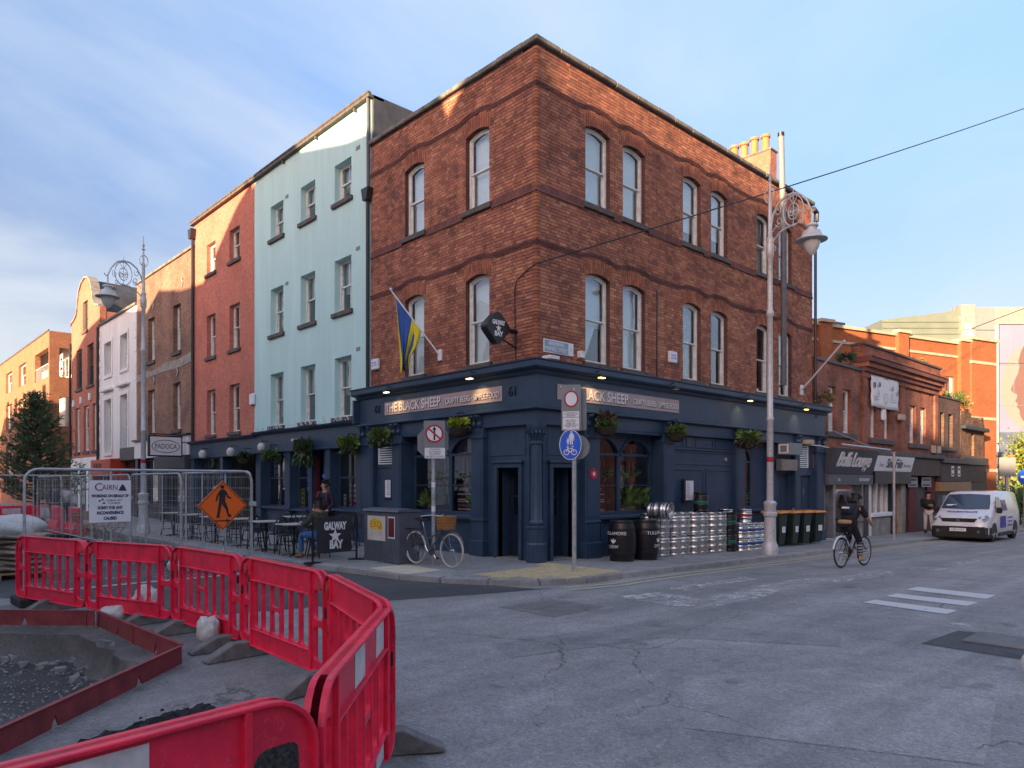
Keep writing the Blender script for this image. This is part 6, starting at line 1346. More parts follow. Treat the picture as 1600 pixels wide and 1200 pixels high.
# ------------------------------------------------------------------ cabinet, bicycle
CAB = thing('utility_cabinet', 'dark grey street cabinet with two posters stuck on its front', 'cabinet', (-2.15, 2.3, 0))
MB().box(-2.42, -1.88, 1.63, 2.98, 0.0, 1.08).build('body', 'cabinet_grey', CAB, bevel=0.012); MB().prism([[(-2.46, 1.08), (-1.84, 1.08), (-1.87, 1.12), (-2.15, 1.15), (-2.43, 1.12)]], 1.6, 3.01).build('lid', 'cabinet_grey', CAB)
MB().box(-2.44, -1.86, 1.61, 3.0, 0.0, 0.05).build('skirt', 'cabinet_grey', CAB); MB().box(-2.424, -2.42, 2.30, 2.306, 0.08, 1.05).build('door_gap', 'dark', CAB)
FCb = lambda s, d, z: (-2.42 - d, s, z)
p_ = poster(CAB, FCb, 2.12, 2.82, 0.45, 0.98, 0.008, 'paper'); MB(FCb).prism([[(2.22, 0.72), (2.28, 0.88), (2.4, 0.9), (2.55, 0.93), (2.68, 0.88), (2.74, 0.8), (2.7, 0.7), (2.55, 0.68), (2.4, 0.7), (2.3, 0.66)]], 0.009, 0.011).build('yellow_print', 'yellow_print', p_)
text('poster_lettering', 'EXQ', 0.2, 'orange_box', p_, FCb, 2.48, 0.79, 0.0115, ext=0.002, flip=True, width=0.42)
mb = MB(FCb)
for k in range(8): mb.box(2.24 + k * 0.06, 2.245 + k * 0.06, 0.009, 0.011, 0.52 + 0.02 * (k % 3), 0.66)
mb.build('ink_drips', 'orange_box', p_)
p_ = poster(CAB, FCb, 1.76, 2.02, 0.52, 0.98, 0.008, 'sign_white'); MB(FCb).box(1.78, 2.0, 0.009, 0.011, 0.55, 0.95).build('dark_print', 'maroon_print', p_)

def wheel(parent, c, r, dirv, tyre='tyre', spokes=20, w=0.018):
    """c centre, dirv unit vector of travel in the ground plane"""
    d = Vector(dirv); c = Vector(c); P = lambda a, q: tuple(c + d * (q * math.cos(a)) + Vector((0, 0, q * math.sin(a))))
    ty = MB().tube([P(2 * math.pi * k / 36, r - w) for k in range(36)], w, 8, closed=True).build('tyre', tyre, parent, smooth=True)
    MB().tube([P(2 * math.pi * k / 36, r - 0.045) for k in range(36)], 0.01, 6, closed=True).build('rim', 'chrome', parent, smooth=True)
    mb = MB(); s = Vector((-d.y, d.x, 0))
    for k in range(spokes):
        a = 2 * math.pi * k / spokes; mb.tube([tuple(Vector(P(a + 0.5 * (1 if k % 2 else -1), 0.02)) + s * 0.025 * (1 if k % 2 else -1)), P(a, r - 0.045)], 0.0022, 3, cap=False)
    stuff(mb.build('spokes', 'chrome', parent)); hb = MB().tube([tuple(c - s * 0.05), tuple(c + s * 0.05)], 0.025, 8).build('hub', 'chrome', parent)
def bicycle(name, label, rear, front, mats, basket=False, rack=False, drop=False):
    rear, front = Vector(rear), Vector(front); T_ = thing(name, label, 'bicycle', tuple(rear - Vector((0, 0, 0.34)))); d = (front - rear); L = d.length; d = Vector((d.x, d.y, 0)).normalized(); z = Vector((0, 0, 1)); s = Vector((-d.y, d.x, 0))
    Pt = lambda x, h, q=0.0: tuple(rear + d * x + z * h + s * q)
    wheel(T_, rear, 0.34, d, mats['tyre']); wheel(T_, front, 0.34, d, mats['tyre'])
    mb = MB(); bb_, seat, head, head2 = Pt(0.45, -0.05), Pt(0.26, 0.42), Pt(L - 0.30, 0.36), Pt(L - 0.34, 0.5)
    mb.tube([bb_, seat], 0.017, 8); mb.tube([bb_, head], 0.019, 8); mb.tube([Pt(0.30, 0.33 if not basket else 0.16), head2 if not basket else head], 0.017, 8); mb.tube([head, head2], 0.021, 8)
    for q in (-0.05, 0.05): mb.tube([Pt(0, 0, q), Pt(0.45, -0.05, q * 0.6)], 0.011, 6); mb.tube([Pt(0, 0, q), Pt(0.27, 0.36, q * 0.4)], 0.009, 6)
    fr = mb.build('frame', mats['frame'], T_, smooth=True)
    mb = MB()
    for q in (-0.05, 0.05): mb.tube([head, Pt(L - 0.22, 0.22, q), Pt(L - 0.1, 0.08, q), Pt(L, 0, q)], 0.011, 6)
    mb.build('fork', mats['frame'], T_, smooth=True)
    mb = MB(); mb.tube([head2, Pt(L - 0.37, 0.66)], 0.013, 8)
    if drop: mb.tube([Pt(L - 0.28, 0.62, -0.22), Pt(L - 0.3, 0.66, -0.1), Pt(L - 0.37, 0.66), Pt(L - 0.3, 0.66, 0.1), Pt(L - 0.28, 0.62, 0.22)], 0.014, 8)
    else: mb.tube([Pt(L - 0.62, 0.66, -0.27), Pt(L - 0.42, 0.69, -0.24), Pt(L - 0.35, 0.67, 0), Pt(L - 0.42, 0.69, 0.24), Pt(L - 0.62, 0.66, 0.27)], 0.012, 8)
    mb.build('handlebar', mats['bar'], T_, smooth=True)
    mb = MB(); mb.tube([seat, Pt(0.22, 0.55)], 0.013, 8); mb.build('seat_post', 'chrome', T_)
    mb = MB(); mb.add([Pt(0.06, 0.57, -0.08), Pt(0.06, 0.57, 0.08), Pt(0.2, 0.56, 0.06), Pt(0.38, 0.56, 0.015), Pt(0.38, 0.56, -0.015), Pt(0.2, 0.56, -0.06), Pt(0.06, 0.62, -0.07), Pt(0.06, 0.62, 0.07), Pt(0.2, 0.60, 0.05), Pt(0.38, 0.59, 0.012), Pt(0.38, 0.59, -0.012), Pt(0.2, 0.60, -0.05)], [(0, 1, 2, 3, 4, 5), (6, 7, 8, 9, 10, 11)] + [(k, (k + 1) % 6, 6 + (k + 1) % 6, 6 + k) for k in range(6)]); mb.build('saddle', mats['saddle'], T_, bevel=0.008)
    mb = MB(); mb.tube([Pt(0.45, -0.05, 0.04), Pt(0.45, -0.05, 0.055)], 0.095, 18); mb.build('chainring', mats['frame'], T_)
    mb = MB(); mb.tube([Pt(0.45, -0.05, 0.06), Pt(0.53, -0.2, 0.08)], 0.01, 6); mb.tube([Pt(0.45, -0.05, -0.06), Pt(0.37, 0.1, -0.08)], 0.01, 6)
    stuff(mb.build('cranks', 'chrome', T_))
    for x, h, q in ((0.53, -0.2, 0.13), (0.37, 0.1, -0.13)): MB().tube([Pt(x - 0.04, h, q), Pt(x + 0.04, h, q)], 0.02, 4).build('pedal', 'black_rubber', T_)
    mb = MB(); mb.tube([Pt(0.0, 0.06, 0.05), Pt(0.45, 0.04, 0.05)], 0.005, 4); mb.tube([Pt(0.0, -0.06, 0.05), Pt(0.45, -0.14, 0.05)], 0.005, 4); mb.build('chain', 'black_metal', T_)
    if rack:
        mb = MB()
        for q in (-0.06, 0.06): mb.tube([Pt(-0.25, 0.38, q), Pt(0.24, 0.38, q)], 0.008, 5); mb.tube([Pt(0, 0.0, q), Pt(-0.12, 0.38, q)], 0.007, 5); mb.tube([Pt(0, 0, q), Pt(0.1, 0.38, q)], 0.007, 5)
        for x in (-0.24, -0.08, 0.08): mb.tube([Pt(x, 0.38, -0.06), Pt(x, 0.38, 0.06)], 0.007, 5)
        mb.build('luggage_rack', 'black_metal', T_)
    for c, a0, a1, on in ((rear, 20, 165, True), (front, 25, 130, basket)):
        if on: 
            mb = MB(); mb.tube([tuple(c + d * (0.365 * math.cos(R(a0 + (a1 - a0) * k / 14))) + z * (0.365 * math.sin(R(a0 + (a1 - a0) * k / 14)))) for k in range(15)], 0.02 if not basket else 0.016, 6); mb.build('mudguard', mats['guard'], T_, smooth=True)
    if basket:
        c = rear + d * (L - 0.16) + z * 0.42; mb = MB(); n = 20
        for rr in range(9):
            h = rr * 0.03; w = 1 + 0.12 * rr / 8; mb.tube([tuple(c + d * (0.15 * w * math.cos(2 * math.pi * k / n)) + s * (0.19 * w * math.sin(2 * math.pi * k / n)) + z * h) for k in range(n)], 0.016, 5, closed=True)
        mb.tube([tuple(c + z * 0.0), tuple(c + z * 0.01)], 0.15, 14); stuff(mb.build('wicker_basket', 'wicker', T_, smooth=True))
    else:
        pass
    mb = MB(); mb.tube([Pt(0.46, -0.05, -0.08), Pt(0.40, -0.32, -0.16)], 0.009, 5); 
    if basket: mb.build('kickstand', 'chrome', T_)
    return T_
bicycle('parked_bicycle', 'dark town bicycle with wicker basket and cream tyres leaning by the sign pole', (-2.18, 1.36, 0.36), (-2.1, 0.26, 0.36), dict(tyre='tyre_cream', frame='cabinet_grey', bar='chrome', saddle='cloth_black', guard='cabinet_grey'), basket=True, rack=True)
bicycle('ridden_bicycle', 'black road bicycle ridden along the street by the cyclist', (5.32, -4.25, g(5.3) + RZ + 0.35), (6.40, -4.33, g(6.4) + RZ + 0.35), dict(tyre='tyre', frame='black_metal', bar='black_metal', saddle='cloth_black', guard='sign_white'), drop=True)

# ------------------------------------------------------------------ barrels, kegs, bins
def barrel(label, loc, txt, rz, mark):
    T_ = thing('beer_barrel', label, 'barrel', loc, 0, 'black barrels by the pub wall')
    prof = [(0.255 + 0.065 * math.sin(math.pi * k / 10) , 0.9 * k / 10) for k in range(11)]
    MB().lathe(prof, loc, 24).build('body', 'black_barrel', T_, smooth=True)
    for z in (0.03, 0.2, 0.33, 0.57, 0.70, 0.86):
        r = 0.258 + 0.065 * math.sin(math.pi * z / 0.9); MB().lathe([(r, z - 0.022), (r + 0.004, z - 0.02), (r + 0.004, z + 0.02), (r, z + 0.022)], loc, 24, cap=False).build('hoop', 'black_metal', T_, smooth=True)
    for k, (s, z, h) in enumerate(txt):
        cu = lambda ss, d, zz, zc=z: (loc[0] + (0.262 + 0.065 * math.sin(math.pi * zz / 0.9) + d) * math.cos(rz + ss / 0.31), loc[1] + (0.262 + 0.065 * math.sin(math.pi * zz / 0.9) + d) * math.sin(rz + ss / 0.31), loc[2] + zz)
        text('lettering', s, h, 'sign_white', T_, cu, 0, z, 0.004, ext=0.002)
    cu = lambda ss, d, zz: (loc[0] + (0.262 + 0.065 * math.sin(math.pi * zz / 0.9) + d) * math.cos(rz + ss / 0.31), loc[1] + (0.262 + 0.065 * math.sin(math.pi * zz / 0.9) + d) * math.sin(rz + ss / 0.31), loc[2] + zz)
    MB(cu).prism([[(-0.05, 0.44), (0, 0.40), (0.05, 0.44), (0.06, 0.5), (0.02, 0.47), (0, 0.52), (-0.02, 0.47), (-0.06, 0.5)]], 0.004, 0.006).build('emblem', 'sign_white', T_)
    return T_
M('black_barrel', (0.014, 0.013, 0.014), 0.3, var=0.3, scale=20)
barrel('black wooden barrel nearest the pub corner, with white letters at its left', (1.75, -0.93, g(1.75)), [('TULLAMORE', 0.62, 0.1), ('DEW', 0.33, 0.1)], -R(176), 'L')
barrel('black wooden barrel beside the steel kegs, white lettering on its right', (2.5, -1.02, g(2.5)), [('TULLAMORE', 0.62, 0.1), ('DEW', 0.33, 0.1)], -R(85), 'R')
kegmats = {}
def keg_proto(key, h, r, band, mat='keg_steel'):
    T_ = thing('beer_keg', 'keg', 'keg', (0, 0, 0), 0, 'beer kegs stacked outside the pub')
    k = h / 0.52
    MB().lathe([(r * 0.93, 0.0), (r * 0.96, 0.012), (r * 0.93, 0.05 * k), (r * 0.9, 0.075 * k), (r * 0.97, 0.10 * k), (r * 0.95, 0.13 * k), (r * 0.95, 0.155 * k), (r, 0.175 * k), (r, 0.19 * k), (r * 0.95, 0.212 * k), (r * 0.95, 0.308 * k), (r, 0.33 * k), (r, 0.345 * k), (r * 0.95, 0.367 * k), (r * 0.95, 0.39 * k), (r * 0.97, 0.42 * k), (r * 0.90, 0.445 * k), (r * 0.93, 0.47 * k), (r * 0.97, 0.505 * k), (r * 0.95, 0.52 * k), (r * 0.86, 0.518 * k), (r * 0.85, 0.46 * k), (0.05, 0.47 * k)], n=26).build('shell', mat, T_, smooth=True)
    MB().lathe([(0.045, 0.46 * k), (0.045, 0.5 * k), (0.03, 0.505 * k)], n=10).build('valve', 'brushed', T_)
    for a in (0.4, 2.5, 4.4):
        c, s = math.cos(a), math.sin(a); q = MB(lambda x, y, z: (c * y - s * x, s * y + c * x, z)); q.box(-0.05, 0.05, r * 0.955, r * 0.975, 0.478 * k, 0.497 * k); q.build('handle_slot', 'dark', T_)
    if band:
        MB().lathe([(r * 0.952, 0.215 * k), (r * 0.965, 0.22 * k), (r * 0.965, 0.30 * k), (r * 0.952, 0.305 * k)], n=26, cap=False).build('colour_band', band, T_, smooth=True)
    return T_
M('band_blue', (0.02, 0.10, 0.36), 0.4); M('band_red', (0.35, 0.01, 0.02), 0.4); M('band_olive', (0.30, 0.26, 0.10), 0.4); M('band_navy', (0.03, 0.04, 0.16), 0.4); M('keg_black', (0.012, 0.013, 0.014), 0.35, var=0.2); M('band_teal', (0.01, 0.12, 0.10), 0.4)
KP = {'s': keg_proto('s', 0.52, 0.2, None), 'k': keg_proto('k', 0.52, 0.2, 'band_teal', 'keg_black'), 'b': keg_proto('b', 0.37, 0.2, 'band_blue'), 'r': keg_proto('r', 0.37, 0.2, 'band_red'), 'o': keg_proto('o', 0.37, 0.2, 'band_olive'), 'n': keg_proto('n', 0.37, 0.2, 'band_navy')}
NM = {'s': 'plain steel keg', 'k': 'black keg', 'b': 'small steel keg with blue band', 'r': 'small steel keg with red band', 'o': 'small steel keg with olive band', 'n': 'small steel keg with navy band'}
used = set()
def keg(kind, u, v, lev, label):
    h = 0.518 if kind in 'sk' else 0.368; src = KP[kind]; loc = (u, v, g(u) + lev)
    if kind in used: o = copy_tree(src, loc, random.uniform(0, 6), label)
    else: used.add(kind); KIDS[src.name] = [(k, kids(k)) for k in kids(src)]; o = src; o['label'] = label; o.location = loc; o.rotation_euler = (0, 0, random.uniform(0, 6))
    return lev + h
ordn = ['first', 'second', 'third', 'fourth', 'fifth', 'sixth', 'seventh', 'eighth', 'ninth']
front = [(3.05, -0.70), (3.47, -0.78), (3.89, -0.84), (4.31, -0.80), (4.73, -0.86), (5.15, -0.80), (5.57, -0.86), (5.99, -0.82)]
for i, (u, v) in enumerate(front):
    z = keg('s', u, v, 0.0, 'plain steel keg at the bottom of the %s front stack from the barrels' % ordn[i]); keg('s', u, v, z, 'plain steel keg on top of the %s front stack from the barrels' % ordn[i])
for i, u in enumerate((3.7, 4.12, 4.54, 4.96, 5.38)):
    z = keg('s', u, -0.36, 0.0, 'plain steel keg at the bottom of the %s stack against the wall' % ordn[i]); keg('s', u, -0.36, z, 'plain steel keg on top of the %s stack against the wall' % ordn[i])
z = keg('k', 6.42, -0.86, 0, 'black keg at the bottom of the front black stack'); keg('k', 6.42, -0.86, z, 'black keg on top of the front black stack')
z = 0
for w_ in ('bottom', 'middle'): z = keg('k', 5.85, -0.36, z, 'black keg at the %s of the rear black stack' % w_)
KB = keg('k', 5.85, -0.36, z, 'black keg topmost of the rear black stack under the menu case')
for kind, u, v, n, lab in (('o', 6.86, -0.50, 3, 'olive stack'), ('b', 6.86, -0.95, 2, 'front blue stack'), ('n', 7.28, -0.95, 2, 'navy stack'), ('o', 7.3, -0.5, 2, 'rear olive stack'), ('b', 7.70, -0.92, 2, 'second blue stack'), ('n', 8.12, -0.88, 2, 'far navy stack'), ('r', 8.0, -0.45, 3, 'first red stack'), ('r', 8.54, -0.86, 2, 'front red stack')):
    z = 0
    for k in range(n): z = keg(kind, u, v, z, '%s, %s from the ground in the %s' % (NM[kind], ordn[k], lab))
# one keg lying on the barrels
o = copy_tree(KP['s'], None, None, 'plain steel keg lying on its side on top of the barrels'); o.location = (2.72, -0.98, g(2.5) + 1.11); o.rotation_euler = (R(90), 0, R(12))
def bin_(label, loc, rz, first=[None]):
    T_ = thing('wheelie_bin', label, 'bin', (0, 0, 0), 0, 'wheeled bins by the pub wall')
    mb = MB(); L0, L1 = [(-0.2, -0.2), (0.2, -0.2), (0.2, 0.22), (-0.2, 0.22)], [(-0.27, -0.27), (0.27, -0.27), (0.27, 0.28), (-0.27, 0.28)]
    mb.add([(x, y, 0.06) for x, y in L0] + [(x, y, 0.98) for x, y in L1], [(0, 1, 2, 3), (4, 5, 6, 7)] + [(k, (k + 1) % 4, 4 + (k + 1) % 4, 4 + k) for k in range(4)]); mb.build('tub', 'bin_green', T_, bevel=0.03, seg=2)
    MB().box(-0.29, 0.29, -0.3, 0.3, 0.95, 0.99).build('rim', 'bin_green', T_, bevel=0.01)
    mb = MB(); mb.add([(-0.3, -0.33, 0.99), (0.3, -0.33, 0.99), (0.3, 0.32, 0.99), (-0.3, 0.32, 0.99), (-0.24, -0.28, 1.05), (0.24, -0.28, 1.05), (0.24, 0.3, 1.06), (-0.24, 0.3, 1.06)], [(0, 1, 2, 3), (4, 5, 6, 7)] + [(k, (k + 1) % 4, 4 + (k + 1) % 4, 4 + k) for k in range(4)]); mb.build('lid', 'bin_orange', T_, bevel=0.012)
    for s in (-1, 1): MB().lathe([(0.1, 0.0), (0.1, 0.05)], (s * 0.26 - 0.025, 0.22, 0.1), 14, axis='x').build('wheel', 'black_rubber', T_, smooth=True)
    MB().tube([(-0.2, 0.34, 0.95), (0.2, 0.34, 0.95)], 0.018, 6).build('handle', 'bin_green', T_)
    MB().box(-0.09, 0.11, -0.262, -0.255, 0.42, 0.60).build('sticker', 'sign_white', T_)
    T_.location = loc; T_.rotation_euler = (0, 0, rz); return T_
b0 = bin_('dark green wheelie bin with orange lid, half hidden by the lamp base', (9.15, -0.78, g(9.15)), 0)
for (u, v, rz, lab) in ((9.9, -0.82, 0.04, 'dark green wheelie bin with orange lid, second beyond the lamp'), (10.7, -0.8, -0.06, 'dark green wheelie bin with orange lid, third beyond the lamp'), (11.7, -0.75, -0.15, 'dark green wheelie bin with orange lid and white sticker, farthest from the corner')): copy_tree(b0, (u, v, g(u)), rz, lab)

# ------------------------------------------------------------------ hanging baskets
def leafblob(mb, c, rx, rz_, n, size, up=0.3, droop=0.0):
    for _ in range(n):
        th, ph = random.uniform(0, 2 * math.pi), random.uniform(-0.6, 1.0); q = random.uniform(0.35, 1.0)
        p = Vector((c[0] + rx * q * math.cos(th) * math.cos(ph), c[1] + rx * q * math.sin(th) * math.cos(ph), c[2] + rz_ * q * math.sin(ph)))
        d = Vector((math.cos(th), math.sin(th), random.uniform(-0.5, 1.2) + up - droop)).normalized() * size * random.uniform(0.6, 1.5); w = d.orthogonal().normalized() * size * random.uniform(0.12, 0.3)
        w.rotate(Matrix.Rotation(random.uniform(0, 6.28), 3, d)); m_ = p + d * 0.5
        mb.add([tuple(p), tuple(m_ + w), tuple(p + d), tuple(m_ - w)], [(0, 1, 2, 3)])
def hanging_basket(F, s, z, label, mats, big=1.0):
    c = F(s, 0.36, z); T_ = thing('hanging_basket', label, 'flower basket', c, 0, 'hanging baskets on the shopfront')
    MB().lathe([(0.05, z - 0.2), (0.16, z - 0.17), (0.22, z - 0.08), (0.24, z + 0.0), (0.2, z + 0.01)], (c[0], c[1], 0), 16).build('bowl', 'basket_brown', T_, smooth=True)
    mb = MB(); mb.tube([F(s, 0.0, z + 0.35), F(s, 0.36, z + 0.38), F(s, 0.4, z + 0.34)], 0.012, 5)
    for k in range(3): a = k * 2.1; mb.tube([(c[0] + 0.22 * math.cos(a), c[1] + 0.22 * math.sin(a), z), (c[0], c[1], z + 0.37)], 0.005, 4)
    mb.build('bracket', 'black_metal', T_)
    for m_, n, size, rx, rz_, dz, up, dr in mats:
        q = MB(); leafblob(q, (c[0], c[1], z + dz), rx * big * 0.8, rz_ * big * 0.85, int(n * 1.5), size * 0.72, up, dr); o = stuff(q.build('petals' if m_ == 'petal' else 'foliage', m_, T_, fix=False))
std = lambda a, n=420: [(a, n, 0.13, 0.26, 0.2, 0.06, 0.4, 0), ('leaf_dark', 160, 0.1, 0.24, 0.16, -0.02, 0, 0.8)]
hanging_basket(FL, 5.55, 2.82, 'spiky green basket above the louvred vent on the side street front', [('leaf_green', 520, 0.2, 0.26, 0.26, 0.06, 0.8, 0), ('leaf_lime', 60, 0.1, 0.26, 0.1, 0.06, 0.1, 0), ('leaf_dark', 220, 0.16, 0.32, 0.2, -0.02, 0, 1.4)], 1.05)
hanging_basket(FL, 2.2, 2.96, 'lime yellow basket left of the corner doors', [('leaf_lime', 420, 0.14, 0.26, 0.14, 0.1, 0.5, 0), ('leaf_green', 160, 0.12, 0.26, 0.12, 0.04, 0.2, 0)])
hanging_basket(FL, 7.15, 2.72, 'grassy pale green basket at the start of the long shopfront', [('leaf_green', 300, 0.18, 0.3, 0.26, 0.08, 0.6, 0.3), ('leaf_lime', 90, 0.16, 0.3, 0.24, 0.06, 0.4, 0.2), ('leaf_dark', 200, 0.16, 0.3, 0.26, -0.05, 0, 1.6)], 1.1)
hanging_basket(FL, 9.9, 2.66, 'dark trailing basket over the open pub door', [('leaf_dark', 380, 0.18, 0.3, 0.34, 0.1, 1.0, 0), ('leaf_green', 160, 0.14, 0.3, 0.3, 0.1, 0.4, 0.2), ('leaf_dark', 300, 0.2, 0.3, 0.35, -0.2, 0, 2.2)], 1.15)
hanging_basket(FL, 12.2, 2.6, 'basket with white flowers beside the globe lamp', [('leaf_green', 300, 0.13, 0.3, 0.15, 0.06, 0.4, 0), ('petal', 70, 0.06, 0.28, 0.16, 0.1, 0.4, 0), ('leaf_dark', 200, 0.14, 0.32, 0.2, -0.05, 0, 1.2)], 1.15)
hanging_basket(FL, 14.3, 2.55, 'small dark green basket under the first globe lamp', std('leaf_dark'), 1.1)
hanging_basket(FR, 1.92, 2.95, 'basket with white flowers right of the blue road sign', [('leaf_green', 330, 0.14, 0.27, 0.16, 0.06, 0.4, 0), ('petal', 90, 0.06, 0.26, 0.14, 0.1, 0.5, 0), ('bark', 60, 0.24, 0.2, 0.22, 0.14, 0.9, 0)])
hanging_basket(FR, 4.72, 2.93, 'green basket above the keg stacks', std('leaf_green', 520), 1.05)
hanging_basket(FR, 8.35, 2.86, 'sparse grassy basket behind the street lamp', [('leaf_green', 200, 0.22, 0.3, 0.25, 0.08, 0.6, 0.2), ('bark', 90, 0.24, 0.34, 0.2, 0.02, 0.0, 0.8)], 1.2)

# ------------------------------------------------------------------ things hung on the upper walls
FLG = thing('flag_pole', 'white flag pole slanting from the pub wall with a blue and yellow flag', 'flag', (0, 3.35, 4.8))
MB(FL).box(3.27, 3.42, 0.0, 0.05, 4.72, 5.0).build('wall_plate', 'sign_white', FLG, bevel=0.01)
pa, pb = Vector(FL(3.34, 0.04, 4.86)), Vector(FL(4.02, 1.02, 6.42)); MB().tube([tuple(pa), tuple(pb)], 0.02, 8).build('pole', 'sign_white', FLG, smooth=True); MB().lathe([(0.035, 0), (0.045, 0.03), (0.02, 0.06)], tuple(pb), 10).build('finial', 'sign_white', FLG)
for nm, m_, side in (('flag_blue', 'flag_blue', 0), ('flag_yellow', 'flag_yellow', 1)):
    mb = MB(); n = 16
    for i in range(n + 1):
        t = i / n; top = pb.lerp(pa, 0.1 + t * 0.52) 
        for j in range(13):
            q = j / 12; fall = (1.75 - 0.5 * t) if side == 0 else (1.9 - 0.9 * t)
            off = 0.05 * math.sin(7 * t + 3 * q) * q + 0.04 * math.sin(19 * t) * q
            base = top.lerp(Vector(FL(3.95 if side == 0 else 4.0, 0.72, top.z)), min(1, q * 1.25) * 0.85)
            if side == 1: base += Vector(FL(0.10 - 0.25 * t, -0.05, 0)) * min(1, q * 2)
            mb.v.append((base.x + off, base.y + off * 1.3, top.z - fall * q * (0.35 + 0.65 * (1 - t * 0.3)) - 0.02))
    mb.f = [(i * 13 + j, (i + 1) * 13 + j, (i + 1) * 13 + j + 1, i * 13 + j + 1) for i in range(n) for j in range(12)]
    o = mb.build(nm, m_, FLG, smooth=True, fix=False); o.modifiers.new('t', 'SOLIDIFY').thickness = 0.003
OCT = thing('projecting_bar_sign', 'black rounded diamond sign reading Galway Bay hanging from the pub corner', 'bar sign', (-0.5, 0.75, 5))
FOc = lambda s, d, z: (-0.62 + s, 0.62 - d, 5.02 + z)
def rdiamond(r, q=0.35, n=6):
    P_ = []
    for k in range(4):
        a = k * 90; cx, cz = (r - q * r) * math.cos(R(a)), (r - q * r) * math.sin(R(a)); P_ += [(cx + q * r * 0.9 * math.cos(R(a - 42 + 84 * i / n)), cz + q * r * 0.9 * math.sin(R(a - 42 + 84 * i / n))) for i in range(n + 1)]
    return P_
MB(FOc).prism([rdiamond(0.35)], -0.1, 0.1).build('lightbox', 'black_barrel', OCT, bevel=0.02, smooth=True)
for s_, z, h in (('GALWAY', 0.10, 0.13), ('BAY', -0.14, 0.14)): text('lettering', s_, h, 'sign_white', OCT, FOc, 0.0, z, 0.1, ext=0.006, width=0.36 if h < 0.135 else 0.24, bold=0.006)
MB(FOc).prism([star(0, -0.02, 0.08)], 0.1, 0.106).build('star', 'sign_white', OCT)
mb = MB(); mb.tube([(-0.25, 0.62, 5.02), (0.0, 0.62, 5.02)], 0.05, 8); mb.tube([(-0.4, 0.62, 4.8), (0.0, 0.62, 4.66)], 0.018, 6); mb.build('bracket', 'black_metal', OCT, smooth=True)
NP = thing('street_name_plate', 'blue and white Parnell Street name plate at the brick corner', 'street sign', (0.7, -0.02, 4.6))
MB(FR).box(0.2, 1.16, 0.005, 0.03, 4.53, 4.82).build('plate', 'sign_white', NP, bevel=0.006); M('plate_blue', (0.27, 0.35, 0.42), 0.5); MB(FR).box(0.22, 0.98, 0.03, 0.032, 4.55, 4.80).build('blue_field', 'plate_blue', NP)
text('lettering', 'SRÁID PARNELL', 0.1, 'sign_white', NP, FR, 0.6, 4.735, 0.032, ext=0.003, width=0.5); text('lettering', 'PARNELL STREET', 0.12, 'sign_white', NP, FR, 0.6, 4.62, 0.032, ext=0.003, width=0.7); text('lettering', '1', 0.12, 'plate_blue', NP, FR, 1.07, 4.67, 0.032, ext=0.003)
FP = thing('empty_flag_pole', 'bare white flag pole slanting from the far end of the pub', 'flag pole', (12.5, 0, 4.75)); MB().tube([(12.5, -0.02, 4.78), (11.7, -1.75, 6.08)], 0.03, 8).build('pole', 'sign_white', FP, smooth=True); MB(FR).box(12.42, 12.58, 0.0, 0.05, 4.62, 4.95).build('wall_plate', 'sign_white', FP)
cb_ = MB(); A, B2 = Vector((-0.03, -0.04, 6.38)), Vector((18.38, -5.0, 14.58))
cb_.tube([tuple(A + (B2 - A) * (1.6 * k / 24) - Vector((0, 0, 0.9 * math.sin(math.pi * min(1, k / 24)) * 0.25))) for k in range(25)], 0.016, 5)
tag(cb_.build('overhead_cable', 'black_metal'), 'black overhead cable rising from the pub corner to the upper right', 'cable')
cb_ = MB(); cb_.tube([(60, 12.0, 13.5), (50, -12, 17.8), (45, -26, 21)], 0.03, 4); tag(cb_.build('overhead_cable', 'black_metal'), 'thin far cable at the right edge above the mural building', 'cable')
